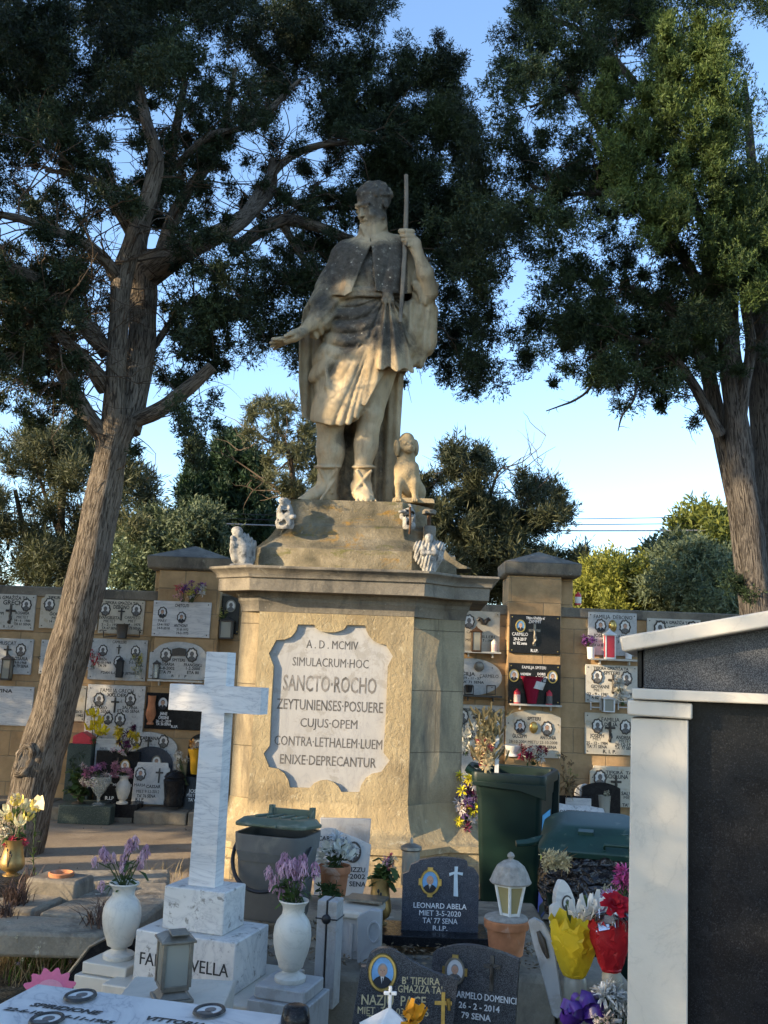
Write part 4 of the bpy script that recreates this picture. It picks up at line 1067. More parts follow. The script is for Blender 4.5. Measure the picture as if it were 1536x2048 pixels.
    for pts, n in ((A, 26), (B, 8), (C1, 24), (C2, 26), (C3, 22), (C4, 20), (L1, 40), (L2, 36), (L3, 40), (L4, 36), (L5, 20), (R2, 16), (R3, 12), (R4, 22), (R5, 18), (R6, 16), (main[-8:], 6)):
        twigs(mb, pts, r, n, (.3, 1.15), .0105, .25, 4, out=tips)
    for x, y, D2, n in ((400, 620, D+.3, 14), (380, 690, D+.3, 10), (60, 720, D-.3, 12), (150, 560, D, 12), (450, 600, D+.2, 10)):
        p = W(x, y, D2); twigs(mb, [p+Vector((0, .2, .2)), p, p+Vector((.1, 0, -.2))], r, n, (.35, .9), .008, .5, 4, out=tips)
    mb.build('twigs', M['bark_far'], t, smooth=None)
    top = [(-60, -60), (800, -60), (786, 20), (770, 60), (778, 100), (840, 80), (880, 100), (905, 128), (930, 124), (950, 170), (955, 230), (975, 290), (985, 340), (1022, 352), (1015, 400), (996, 440), (990, 500), (1006, 560), (985, 590), (990, 640), (965, 690), (972, 750), (930, 800), (905, 770), (880, 770), (868, 640), (866, 540), (640, 540), (600, 600), (560, 650), (520, 590), (470, 520), (420, 480), (380, 500), (330, 470), (200, 450), (120, 430), (-60, 440)]
    holes = [(350, 285, 60, .95), (300, 300, 50, .9), (200, 470, 60, .7), (240, 440, 60, .7), (100, 380, 60, .6), (420, 360, 60, .8), (480, 400, 50, .8), (160, 280, 50, .55), (380, 240, 40, .8), (318, 300, 30, 1), (395, 330, 26, .9), (440, 330, 24, .8), (300, 190, 36, .7), (340, 210, 40, .75), (220, 180, 28, .6), (610, 395, 40, 1), (560, 480, 46, 1), (500, 505, 40, 1), (520, 440, 26, .9), (440, 400, 40, .85), (470, 330, 40, .6), (540, 300, 34, .6), (660, 300, 34, .6), (690, 320, 22, .8), (600, 250, 30, .4), (250, 370, 40, .75), (170, 400, 55, .7), (60, 430, 60, .8), (260, 300, 40, .6), (380, 440, 50, .8), (620, 120, 34, .5), (640, 20, 30, .5), (480, 120, 34, .5), (735, 60, 20, .7), (905, 330, 26, .7), (930, 210, 18, .8), (860, 560, 20, .7), (110, 250, 24, .6), (30, 220, 24, .5)]
    cl = clustered(top, 180, 6, g, D+.5, 1.5, .15, .15, holes, (.30, .16))
    cl += clustered([(-60, -60), (520, -60), (470, 120), (300, 150), (180, 250), (-60, 280)], 42, 6, g, D+.6, 1.2, .17, .17, (), (.28, .14))
    cl += clustered([(480, -60), (790, -60), (770, 120), (520, 200)], 16, 6, g, D+1.6, .6, .17, .17, (), (.28, .14))
    # the heavy shaded mass behind and right of the saint
    cl += clumps_in([(700, 110), (900, 110), (980, 330), (1000, 420), (980, 560), (960, 700), (960, 780), (890, 760), (870, 640), (860, 450), (700, 440), (640, 330)], 250, g, D+1.1, .7, .17, [(905, 330, 26, .9), (935, 560, 14, 1), (690, 320, 28, .9), (650, 390, 50, .8)], (.26, .14))
    # hanging tufts at the lower left and between the limbs
    for P, n, q in (([(-40, 560), (60, 600), (110, 640), (130, 740), (120, 830), (60, 840), (-40, 800)], 34, .17), ([(400, 560), (560, 600), (640, 660), (600, 740), (530, 700), (480, 720), (430, 640)], 34, .18), ([(480, 480), (640, 560), (620, 640), (560, 660), (470, 560)], 30, .2),
                    ([(340, 560), (420, 600), (440, 700), (390, 720), (340, 660)], 12, .14), ([(300, 700), (400, 790), (420, 840), (390, 900), (350, 870), (330, 800)], 13, .13), ([(360, 880), (400, 890), (420, 930), (385, 935)], 5, .12),
                    ([(90, 500), (200, 520), (230, 600), (140, 560)], 9, .14), ([(160, 590), (240, 600), (210, 680), (170, 650)], 8, .13), ([(-40, 660), (60, 690), (20, 740), (-40, 730)], 8, .15), ([(640, 540), (700, 520), (760, 560), (700, 600)], 6, .15)):
        cl += clumps_in(P, n, g, D+.2, .6, q, (), (.28, .14))
    for p, d in tips:
        q = PX(p)
        if r.random() < .22 and not (160 < q[0] < 350 and 450 < q[1] < 900 and p.y < 9.5): cl.append((p.x, p.y, p.z, r.uniform(.06, .12), r.uniform(.15, .5)))
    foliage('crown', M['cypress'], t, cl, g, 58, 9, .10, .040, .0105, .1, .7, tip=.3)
left_tree()

def right_tree():
    r = random.Random(5); g = np.random.default_rng(5); D = 9.6
    b = W(1500, 1240, D); t = thing('upright_cypress_tree', 'big cypress with several straight grey stems and a dense green crown at the right edge', 'tree', (b.x+.1, D, 0))
    mb = MB()
    S1 = limb(mb, [(1552, 1700, D, 32), (1538, 1500, D, 28), (1520, 1240, D, 26), (1506, 1100, D, 24), (1490, 980, D, 24), (1476, 860, D, 24), (1464, 760, D, 22), (1456, 660, D, 22), (1450, 520, D, 20), (1440, 380, D, 14)], 5, 16, .06)
    S2 = limb(mb, [(1512, 1340, D+.1, 22), (1502, 1240, D+.1, 21), (1486, 1100, D+.15, 20), (1462, 960, D+.2, 18), (1440, 860, D+.2, 17), (1424, 780, D+.2, 16), (1412, 700, D+.25, 17), (1418, 560, D+.3, 15), (1422, 420, D+.4, 10)], 5, 14, .06)
    S3 = limb(mb, [(1590, 1500, D+.5, 56), (1572, 1240, D+.5, 52), (1556, 1000, D+.5, 48), (1546, 860, D+.5, 44), (1530, 700, D+.4, 36), (1515, 560, D+.5, 26), (1508, 420, D+.6, 15), (1500, 280, D+.6, 9), (1490, 160, D+.6, 4)], 5, 16, .06)
    S4 = limb(mb, [(1478, 860, D-.05, 14), (1488, 780, D-.1, 12), (1502, 690, D-.1, 11), (1490, 600, D-.1, 11), (1500, 500, D-.1, 9), (1512, 380, D, 7)], 5, 10)
    B1 = limb(mb, [(1440, 870, D, 13), (1412, 815, D-.1, 11), (1385, 765, D-.15, 10), (1352, 720, D-.2, 8), (1310, 690, D-.2, 8), (1270, 680, D-.2, 6), (1220, 690, D-.2, 4), (1190, 720, D-.25, 3)], 5, 9)
    B2 = limb(mb, [(1420, 740, D, 12), (1380, 690, D-.1, 10), (1350, 640, D-.1, 9), (1320, 600, D-.1, 7), (1280, 585, D-.1, 6), (1240, 560, D-.1, 4)], 5, 9)
    B3 = limb(mb, [(1424, 640, D, 14), (1395, 570, D-.1, 12), (1370, 520, D-.1, 10), (1330, 470, D-.1, 8), (1270, 400, D-.1, 6), (1190, 385, D-.2, 5), (1120, 390, D-.2, 4), (1060, 370, D-.2, 3)], 5, 9)
    B4 = limb(mb, [(1260, 410, D-.1, 6), (1222, 360, D, 6), (1200, 310, D, 6), (1180, 270, D, 4)], 5, 8)
    B5 = limb(mb, [(1418, 480, D, 10), (1320, 240, D+.2, 9), (1220, 110, D+.3, 8), (1160, 60, D+.3, 6), (1080, 30, D+.3, 4)], 5, 8)
    B6 = limb(mb, [(1250, 370, D, 6), (1160, 195, D, 6), (1110, 195, D, 4), (1060, 215, D, 3)], 5, 8)
    B7 = limb(mb, [(1195, 720, D-.2, 3.4), (1180, 775, D-.25, 3), (1150, 800, D-.3, 2.6), (1120, 812, D-.3, 2), (1092, 822, D-.3, 1.2)], 4, 6)
    B8 = limb(mb, [(1275, 690, D-.2, 3.4), (1270, 790, D-.25, 2.8), (1245, 830, D-.3, 2.2), (1236, 862, D-.3, 1)], 4, 6)
    mb.build('trunk', M['bark_right'], t, smooth=60)
    mb = MB(); tips = []
    for pts, n in ((S2, 10), (B1, 26), (B2, 24), (B3, 34), (B4, 12), (B5, 24), (B6, 16), (S4, 8)): twigs(mb, pts, r, n, (.25, .95), .009, .3, 4, out=tips)
    for pts, n in ((B7, 7), (B8, 5)): twigs(mb, pts, r, n, (.06, .18), .004, .3, 4, gen=1)
    mb.build('twigs', M['bark_far'], t, smooth=None)
    # dark open left half of the crown
    dk = [(1010, -60), (1100, -60), (1300, -60), (1300, 60), (1200, 90), (1180, 180), (1180, 250), (1230, 330), (1280, 470), (1360, 560), (1420, 640), (1400, 720), (1340, 790), (1250, 810), (1200, 800), (1190, 740), (1120, 690), (1050, 720), (1012, 660), (1050, 610), (1080, 570), (1080, 510), (1010, 490), (1030, 440), (1070, 420), (1010, 350), (1060, 340), (1120, 350), (1120, 300), (1060, 290), (1030, 310), (1000, 270), (965, 220), (960, 170), (985, 120), (1020, 80)]
    holes = [(1100, 260, 36, 1), (1150, 190, 20, .9), (1130, 440, 24, .8), (1060, 590, 26, .9), (1220, 400, 30, .8), (1200, 460, 24, .7), (1130, 480, 26, .8), (1300, 640, 34, .8), (1350, 600, 26, .7), (1380, 500, 26, .7), (1150, 60, 26, .5), (1120, 120, 24, .4), (1230, 560, 20, .6), (1090, 380, 24, .6), (1160, 320, 34, .7), (1080, 650, 20, .6), (1180, 620, 18, .5)]
    cl = clustered(dk, 88, 6, g, D+.3, 1.1, .14, .15, holes, (.28, .15))
    for P, n, q in (([(1020, 690), (1060, 640), (1080, 560), (1160, 520), (1240, 560), (1300, 640), (1300, 760), (1190, 770), (1180, 700), (1060, 720)], 36, .17), ([(1180, 720), (1260, 740), (1290, 800), (1210, 820)], 8, .15), ([(1280, 760), (1340, 720), (1360, 780), (1310, 800)], 6, .13)):
        cl += clumps_in(P, n, g, D, .5, q, (), (.28, .14))
    for p, d in tips:
        if r.random() < .2: cl.append((p.x, p.y, p.z, r.uniform(.06, .12), r.uniform(.15, .5)))
    # dense plumes of the right half, standing nearer
    gr = []
    P1 = [(1180, 200), (1240, 180), (1300, 120), (1320, 20), (1360, 10), (1380, 60), (1420, 20), (1460, 40), (1480, 160), (1500, 330), (1560, 340), (1580, 540), (1500, 600), (1440, 540), (1400, 480), (1340, 470), (1260, 420), (1228, 330), (1190, 260)]
    gr += clumps_in(P1, 150, g, D-.6, .6, .20, [], (.45, .2))
    gr += clumps_in([(1490, 320), (1600, 320), (1600, 620), (1500, 600), (1480, 520)], 30, g, D-.5, .4, .24, [], (.3, .12))
    gr += clumps_in([(1400, 450), (1600, 480), (1600, 620), (1480, 600), (1420, 560)], 26, g, D-.2, .5, .22, [], (.3, .12))
    gr += clumps_in([(1380, 580), (1420, 590), (1440, 680), (1380, 660)], 9, g, D-.5, .2, .13, [], (.4, .12))
    gr += clumps_in([(1250, -60), (1600, -60), (1600, 10), (1480, 20), (1300, 10)], 40, g, D-.1, .6, .24, [], (.3, .14))
    pl = []
    for x, ya, yb, w, D2, tn in ((1340, 40, 220, 24, D-1.15, .72), (1400, 40, 260, 28, D-1.2, .78), (1436, 60, 140, 16, D-1.1, .7), (1290, 170, 330, 30, D-1.05, .6), (1440, 180, 330, 26, D-1.1, .6), (1250, 260, 400, 26, D-1, .5), (1360, 300, 440, 30, D-1.15, .55), (1430, 280, 420, 26, D-1.1, .55), (1210, 130, 230, 24, D-.9, .42), (1480, 380, 540, 26, D-.9, .4), (1300, 350, 480, 26, D-1., .5)):
        for k in range(13):
            u = k/12; ww = w*(.35+1.0*u**.6)
            p = W(x+g.normal()*ww*.4, ya+(yb-ya)*u, D2+g.normal()*.09); pl.append((p.x, p.y, p.z, .07+.075*u, np.clip(tn+g.normal()*.08, 0, 1)))
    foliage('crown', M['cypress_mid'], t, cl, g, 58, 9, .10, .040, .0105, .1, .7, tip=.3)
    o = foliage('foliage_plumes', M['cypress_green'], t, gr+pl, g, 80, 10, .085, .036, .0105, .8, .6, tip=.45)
    o['label'] = 'denser green plumes on the near side of the crown'
right_tree()

def far_tree(name, label, cat, outline, n, D, spread, cr, mat, stems, g, sp=64, per=7, bl=.15, bw=.03, spray=.3, tint=(.4, .2), up=.3, out=.7, holes=(), group=None, tw=0):
    x0 = sum(p[0] for p in outline)/len(outline); b = W(x0, 1300, D)
    t = thing(name, label, cat, (b.x, D, 0), group); r = random.Random(int(x0))
    if stems:
        mb = MB()
        for s in stems:
            p = limb(mb, [(a, c, D, rr) for a, c, rr in s], 4, 7)
            if tw: twigs(mb, p, r, tw, (.5, 1.8), .02, .0, 3)
        mb.build('trunk', M['bark_far'], t, smooth=60)
    cl = clumps_in(outline, n, g, D, spread, cr, holes, tint)
    foliage('crown', M[mat], t, cl, g, sp, per, spray, bl, bw, up, out, tip=.35)
G2 = np.random.default_rng(77); GB = 'trees and shrubs beyond the wall'
far_tree('feathery_pine_tree', 'brownish feathery pine beyond the wall behind the leaning trunk', 'tree', [(-60, 880), (20, 900), (60, 850), (110, 832), (170, 845), (200, 900), (290, 905), (270, 950), (310, 985), (300, 1040), (250, 1060), (210, 1100), (60, 1190), (-60, 1190)], 150, 20, 2., .36, 'pine',
         [[(120, 1300, 10), (122, 1050, 8), (128, 950, 5), (150, 870, 2)], [(60, 1300, 8), (52, 1100, 6), (30, 980, 4)], [(200, 1250, 8), (215, 1050, 5), (250, 960, 3)], [(122, 1080, 5), (80, 960, 3), (60, 890, 2)]], G2, 64, 7, .17, .022, .34, (.5, .22), .5, .6,
         [(15, 950, 40, .9), (70, 990, 26, .8), (20, 1010, 30, .8), (150, 1000, 24, .8), (190, 960, 24, .7), (110, 960, 18, .6), (250, 1010, 24, .8), (30, 1140, 18, .6)], GB, 6)
far_tree('pale_shrub_tree', 'grey-green leafy shrub above the wall left of the pedestal', 'shrub', [(250, 1180), (240, 1110), (275, 1060), (320, 1035), (380, 1030), (430, 1045), (460, 1090), (470, 1180)], 110, 17, 1., .40, 'shrub', [[(350, 1300, 6), (352, 1120, 4)]], G2, 90, 8, .085, .030, .2, (.5, .2), .2, .7, (), GB)
for lab, P, n in (('slim dark cypress, left of the pair behind the kneeling angel', [(372, 1110), (368, 1000), (378, 950), (390, 918), (402, 925), (412, 960), (424, 1010), (426, 1110)], 46), ('tall dark cypress, broadest of those behind the kneeling angel', [(424, 1110), (424, 980), (432, 920), (448, 880), (465, 876), (482, 900), (494, 950), (500, 1000), (500, 1110)], 74), ('dark cypress tucked between the pedestal and a taller cypress', [(470, 1110), (480, 960), (496, 920), (512, 910), (526, 950), (536, 1000), (540, 1110)], 50)):
    far_tree('columnar_cypress_tree', lab, 'tree', P, int(n*2.2), 24, .5, .26, 'cypress_far', [[(sum(p[0] for p in P)/len(P), 1250, 5), (sum(p[0] for p in P)/len(P), 1000, 3)]], G2, 90, 7, .15, .04, .3, (.4, .15), .9, .5, (), GB)
far_tree('sparse_pine_tree', 'thin pale-branched pine standing between the dark cypresses and the saint', 'tree', [(490, 850), (500, 790), (530, 785), (560, 810), (600, 800), (640, 850), (640, 990), (560, 1000), (520, 960), (545, 920), (500, 890)], 78, 19, 1., .18, 'pine', [[(590, 1250, 7), (588, 1000, 6), (580, 920, 5), (560, 860, 3), (525, 800, 1.5)], [(588, 1000, 4), (545, 970, 3), (500, 950, 1.5)], [(582, 930, 4), (610, 870, 2.5), (620, 810, 1)], [(570, 890, 3), (530, 880, 2), (505, 850, 1)]], G2, 30, 7, .14, .018, .22, (.7, .2), .3, .6, [(530, 850, 18, .8), (600, 880, 16, .8), (560, 930, 20, .8), (620, 930, 14, .8)], GB, 5)
far_tree('dark_pine_tree', 'dark bushy pine rising behind the right end of the cornice', 'tree', [(820, 1200), (830, 1010), (838, 960), (880, 950), (890, 900), (920, 880), (945, 885), (975, 905), (1000, 930), (1040, 935), (1050, 960), (1090, 955), (1120, 980), (1136, 1020), (1110, 1060), (1140, 1110), (1185, 1100), (1180, 1140), (1140, 1200)], 235, 21, 1.6, .30, 'pine', [[(960, 1300, 12), (955, 1100, 9), (940, 980, 6), (925, 900, 3)], [(1000, 1150, 6), (1040, 1030, 4), (1080, 970, 2)], [(955, 1090, 5), (990, 960, 3), (1010, 930, 1.5)]], G2, 64, 7, .16, .022, .30, (.30, .2), .45, .6, [(1010, 965, 26, .9), (980, 930, 14, .7), (1090, 1080, 22, .8), (1050, 1000, 10, .6), (860, 985, 12, .6)], GB, 8)
far_tree('grey_green_shrub', 'broad grey-green shrub above the wall beside the right stems', 'shrub', [(1300, 1215), (1290, 1170), (1330, 1120), (1380, 1105), (1430, 1110), (1480, 1130), (1490, 1215)], 130, 17, 1., .34, 'shrub', [[(1400, 1300, 6), (1400, 1160, 4)]], G2, 90, 8, .08, .030, .2, (.6, .2), .2, .7, (), GB)
far_tree('yellow_green_shrub', 'sunlit yellow-green shrub above the wall right of the capped pier', 'shrub', [(1150, 1212), (1165, 1150), (1200, 1130), (1250, 1122), (1300, 1140), (1330, 1212)], 90, 18, 1., .32, 'lime', [[(1230, 1300, 6), (1230, 1170, 4)]], G2, 84, 8, .09, .030, .22, (.6, .22), .3, .7, (), GB)
far_tree('olive_tree', 'yellowish round tree behind the shrubs near the right stems', 'tree', [(1345, 1130), (1352, 1070), (1385, 1030), (1420, 1022), (1465, 1032), (1475, 1130)], 90, 23, 1., .38, 'lime', [[(1415, 1300, 6), (1415, 1090, 4)]], G2, 44, 6, .18, .05, .3, (.25, .2), .3, .7, (), GB)
far_tree('round_dark_shrub', 'dark low shrub with a loose top beside the yellow-green shrub', 'shrub', [(1280, 1150), (1300, 1110), (1340, 1085), (1380, 1095), (1390, 1150)], 60, 21, .8, .32, 'shrub', [[(1340, 1300, 5), (1340, 1120, 3)]], G2, 40, 6, .15, .05, .26, (.2, .15), .3, .7, (), GB)

def shade_tree(name, label, x, y, h0, h1, rad, n, seed):
    """unseen cypresses added left of the frame to throw the long shade over the near graves"""
    g = np.random.default_rng(seed); t = thing(name, label, 'tree', (x, y, 0), 'cypresses of the avenue at the left')
    mb = MB(); mb.tube([(x, y, -.1), (x+.05, y, h0), (x, y+.1, (h0+h1)/2), (x, y, h1)], [.3, .24, .18, .05], 10, uv=True); mb.build('trunk', M['bark_left'], t, smooth=60)
    z = g.uniform(h0, h1, n); a = g.uniform(0, 2*PI, n); q = rad*np.sqrt(g.random(n))*np.clip(1.15-.55*(z-h0)/(h1-h0), .2, 1)
    cl = np.stack([x+q*np.cos(a), y+q*np.sin(a), z, g.uniform(.3, .5, n), g.uniform(.1, .5, n)], 1)
    foliage('crown', M['cypress'], t, cl, g, 60, 6, .3, .16, .035, .3, .7)
shade_tree('unseen_shade_tree', 'unseen thick cypress added to shade the near graves', -7.2, 1.35, 1.1, 8.5, 2.2, 330, 3)  # these three stand out of view, added to block the sun
shade_tree('unseen_shade_tree', 'unseen thick cypress added to shade the left end of the wall', -8.6, 8.9, 1.4, 10, 1.9, 300, 4)
shade_tree('unseen_shade_tree', 'unseen tall cypress with a bare stem added to shade the leaning crown', -8.9, 5.6, 7.9, 13.5, 1.9, 280, 6)

def wires():
    for i, (xa, ya, xb, yb, sag, D, lab) in enumerate(((-80, 1018, 1640, 1058, 8, 22, 'thick pale overhead cable, lowest of the three behind the trees'), (-80, 1003, 1640, 1040, 6, 22.3, 'thin overhead wire between two others behind the trees'), (-80, 990, 1640, 1027, 5, 22.6, 'thin overhead wire, highest behind the trees'))):
        xa, xb = -80, 1640; c = [(xa, (1020, 1008, 996)[i]), (768, (1057, 1046, 1036)[i]), (xb, (1057, 1041, 1026)[i])]
        mb = MB(); u = np.linspace(0, 1, 25); pts = []
        for q in u:
            l0, l1, l2 = (q-.5)*(q-1)*2, -4*q*(q-1), 2*q*(q-.5)
            pts.append(W(l0*c[0][0]+l1*c[1][0]+l2*c[2][0], l0*c[0][1]+l1*c[1][1]+l2*c[2][1], D))
        mb.tube(pts, (.017, .011, .010)[i], 6)
        tag(mb.build('overhead_wire', plain('cable_grey', (.30, .31, .33), .6) if i == 0 else M['black_plastic'], loc=pts[0]), lab, 'wire', 'overhead wires')
wires()

# ------------------------------------------------------------------ portraits, crosses, plaques
def oval(rx, rz, cx=0, cz=0, n=28): return [(cx+rx*math.cos(2*PI*i/n), cz+rz*math.sin(2*PI*i/n)) for i in range(n)]
def ring(mb, M_, cx, cz, rx, rz, w, t, y, mi, scal=0, n=28, wob=0):
    """raised oval frame"""
    m = 6; vs = []
    for i in range(n):
        a = 2*PI*i/n; q = 1+wob*math.cos(a*scal) if scal else 1
        for k in range(m):
            b = 2*PI*k/m
            vs.append(M_ @ Vector((cx+(rx*q+w*math.cos(b))*math.cos(a), y-t*max(math.sin(b), 0)*1.0, cz+(rz*q+w*math.cos(b))*math.sin(a))))
    mb.add(vs, [(i*m+k, ((i+1) % n)*m+k, ((i+1) % n)*m+(k+1) % m, i*m+(k+1) % m) for i in range(n) for k in range(m)], mi)
def portrait(parent, M_, cx, cz, rx, rz, kind='grey', frame='bronze', y=0., scal=0, wob=0.):
    """oval photograph on enamel in its frame: the photo, with the frame as a sub-part"""
    mb = MB(); e = .002 if rx < .05 else .003
    pal = {'grey': ('photo_white', 'photo_grey', 'photo_grey', 'photo_grey'), 'blue': ('photo_sky', 'skin', 'hair', 'suit'), 'pale': ('photo_pale', 'skin', 'suit', 'suit'), 'warm': ('photo_white', 'skin', 'photo_grey', 'photo_grey'), 'bald': ('photo_sky', 'skin', 'skin', 'suit'), 'lady': ('photo_pale', 'skin', 'hair', 'photo_grey')}[kind]
    mb.prism(oval(rx, rz, cx, cz), e*2, M_, 0, y-e*2)
    h = rz*.34
    # shoulders cut to the oval, shirt, tie, head, hair
    sh = [(cx+rx*.93*math.cos(a), cz+rz*.93*math.sin(a)) for a in np.linspace(math.radians(214), math.radians(326), 12)]+[(cx+rx*.5, cz-rz*.30), (cx+rx*.14, cz-rz*.16), (cx-rx*.14, cz-rz*.16), (cx-rx*.5, cz-rz*.30)]
    mb.prism(sh, e*.3, M_, 3, y-e*2.5)
    if kind in ('blue', 'bald', 'pale') and rx > .03:
        mb.prism([(cx-rx*.14, cz-rz*.2), (cx+rx*.14, cz-rz*.2), (cx+rx*.02, cz-rz*.62), (cx-rx*.04, cz-rz*.62)], e*.2, M_, 4, y-e*2.8)
        mb.prism([(cx-rx*.045, cz-rz*.28), (cx+rx*.045, cz-rz*.28), (cx+rx*.05, cz-rz*.64), (cx-rx*.03, cz-rz*.64)], e*.2, M_, 3, y-e*3.0)
    mb.prism(oval(rx*.40, h*1.14, cx, cz+rz*.16), e*.3, M_, 2, y-e*2.6)
    mb.prism(oval(rx*.345, h*.98, cx+rx*.01, cz+rz*(.10 if kind != 'bald' else .15)), e*.3, M_, 1, y-e*2.95)
    if rx > .03:
        for sg in (-1, 1):
            mb.prism(oval(rx*.055, h*.05, cx+sg*rx*.13, cz+rz*.15, 8), e*.1, M_, 3, y-e*3.1); mb.prism(oval(rx*.09, h*.03, cx+sg*rx*.13, cz+rz*.20, 8), e*.1, M_, 2, y-e*3.1)
        mb.prism(oval(rx*.10, h*.035, cx, cz-rz*.05, 8), e*.1, M_, 5, y-e*3.1); mb.prism(oval(rx*.05, h*.12, cx, cz+rz*.06, 8), e*.1, M_, 5, y-e*3.1)
    o = mb.build('portrait_photo', [M[k] for k in pal]+[M['photo_white'], M['lip']], parent, smooth=None)
    mb = MB(); ring(mb, M_, cx, cz, rx, rz, rx*.16, e*2.2+rx*.1, y-e, 0, scal, 28 if not scal else 48, wob)
    mb.build('portrait_frame', M[frame], o)
M['lip'] = plain('photo_lip', (.38, .17, .13), .5, .3, .1)
def crucifix(parent, M_, cx, cz, h, mat='bronze', y=0., name='crucifix', body=True, thick=.012, drape=False):
    mb = MB(); a = h*.055
    mb.box((cx, y-thick/2, cz), (a*2, thick, h), M_); mb.box((cx, y-thick/2-.001, cz+h*.20), (h*.52, thick*.9, a*2), M_)
    if body:
        mb.tube([M_ @ Vector((cx-h*.23, y-thick-.002, cz+h*.25)), M_ @ Vector((cx-h*.08, y-thick-.004, cz+h*.17)), M_ @ Vector((cx, y-thick-.005, cz+h*.16)), M_ @ Vector((cx+h*.08, y-thick-.004, cz+h*.17)), M_ @ Vector((cx+h*.23, y-thick-.002, cz+h*.25))], h*.022, 6)
        mb.tube([M_ @ Vector((cx, y-thick-.004, cz+h*.2)), M_ @ Vector((cx+h*.012, y-thick-.007, cz+h*.05)), M_ @ Vector((cx-h*.01, y-thick-.005, cz-h*.1)), M_ @ Vector((cx+h*.01, y-thick-.004, cz-h*.3))], [h*.05, h*.055, h*.05, h*.025], 7)
        mb.ball(M_ @ Vector((cx-h*.02, y-thick-.008, cz+h*.25)), h*.042, 7)
    if drape: mb.tube([M_ @ Vector((cx+h*.06*math.sin(q*5), y-thick-.004, cz-h*.05-h*.42*q)) for q in np.linspace(0, 1, 8)], [h*.05, h*.07, h*.05, h*.08, h*.05, h*.07, h*.06, h*.03], 6)
    return mb.build(name, M[mat], parent)
def outline(shape, w, h):
    a, b = w/2, h/2
    if shape == 'rect': return [(-a, -b), (a, -b), (a, b), (-a, b)]
    if shape == 'oval': return oval(a, b, 0, 0, 40)
    if shape == 'arch': return [(-a, -b), (a, -b), (a, b*.55)]+[(a*math.cos(q), b*.55+b*.45*math.sin(q)) for q in np.linspace(.2, PI-.2, 14)]+[(-a, b*.55)]
    if shape == 'low_arch': return [(-a, -b), (a, -b), (a, b*.72)]+[(a*x, b*.72+b*.28*(1-x*x)) for x in np.linspace(.9, -.9, 11)]+[(-a, b*.72)]
    if shape == 'clip': return [(-a, -b), (a, -b), (a, b*.72), (a*.9, b*.8), (a*.86, b), (-a*.86, b), (-a*.9, b*.8), (-a, b*.72)]
    if shape == 'shoulder': return [(-a, -b), (a, -b), (a, b*.38), (a*.9, b*.42), (a*.86, b*.52)]+[(a*.8*math.cos(q), b*.52+b*.48*math.sin(q)) for q in np.linspace(.25, PI-.25, 14)]+[(-a*.86, b*.52), (-a*.9, b*.42), (-a, b*.38)]
    if shape == 'round': return [(-a, -b), (a, -b)]+[(a*math.cos(q), b-a*.75+a*.75*math.sin(q)) for q in np.linspace(0, PI, 18)]
NCATS = {}
def plaque(x0, y0, x1, y1, label, lines=(), ports=(), cross=None, shape='rect', mat='marble_plaque', ink='text_black', D=None, lean=0., screws=True, thick=.03, name='memorial_plaque', extra=None, yaw=0., cat='plaque', group='memorial plaques on the cemetery wall'):
    """a tablet filling the photo box x0..x1, y0..y1; lines = (text, x, y, height px) at photo pixels"""
    D = D or DW-.032; k = K(D)
    xc, yc = (x0+x1)/2, (y0+y1)/2; P = W(xc, yc, D); M_ = FR(P, yaw, lean); w, h = (x1-x0)*k, (y1-y0)*k*1.0
    t = thing(name, label, cat, P-Vector((0, 0, h/2)), group)
    if mat == 'marble_plaque': mat = ('marble_plaque', 'marble_plaque_grey', 'marble_plaque_ochre', 'marble_plaque')[int(abs(x0)*7+abs(y0)) % 4]
    mb = MB(); mb.prism(outline(shape, w, h), thick, M_); sl = mb.build('slab', M[mat], t, bev=.004, smooth=30)
    inv = M_.inverted()
    def L(px, py): q = inv @ W(px, py, D); return q.x, q.z
    if lines:
        mb = MB()
        for s in lines:
            a, b = L(s[1], s[2]); mb.text(s[0], M_, a, b-s[3]*k/2, s[3]*k, (s[4]*k if len(s) > 4 and s[4] else None), bold=.028, italic=0)
        mb.build('lettering', M[ink], t, smooth=None)
    for p in ports:
        a, b = L(p[0], p[1]); rx = (p[2] if len(p) > 2 else 9)*k; portrait(t, M_, a, b, rx, rx*1.28, p[3] if len(p) > 3 else 'grey', p[4] if len(p) > 4 else 'bronze', 0, 9 if len(p) <= 4 or p[4] == 'bronze' else 0, .07)
    if cross:
        a, b = L(cross[0], cross[1]); crucifix(t, M_, a, b, cross[2]*k, cross[3] if len(cross) > 3 else 'bronze', drape=len(cross) > 4)
    if screws:
        mb = MB()
        for sx in (-1, 1):
            for sz in (-1, 1):
                q = .9 if shape != 'oval' else .68
                zz_ = sz*h/2*(.86 if not (sz > 0 and shape in ('arch', 'low_arch', 'shoulder', 'clip', 'round')) else .42)
                if shape == 'oval': zz_ = sz*h*.26
                c = M_ @ Vector((sx*w/2*q, -.002, zz_)); mb.ball(c, (.008, .006, .008), 8)
        mb.build('screw', M['gold'] if mat.startswith('granite') else M['bronze'], t)
    if extra: extra(t, M_, L, k)
    return t

TG = 'TIFKIRA GĦAŻIŻA TA\''
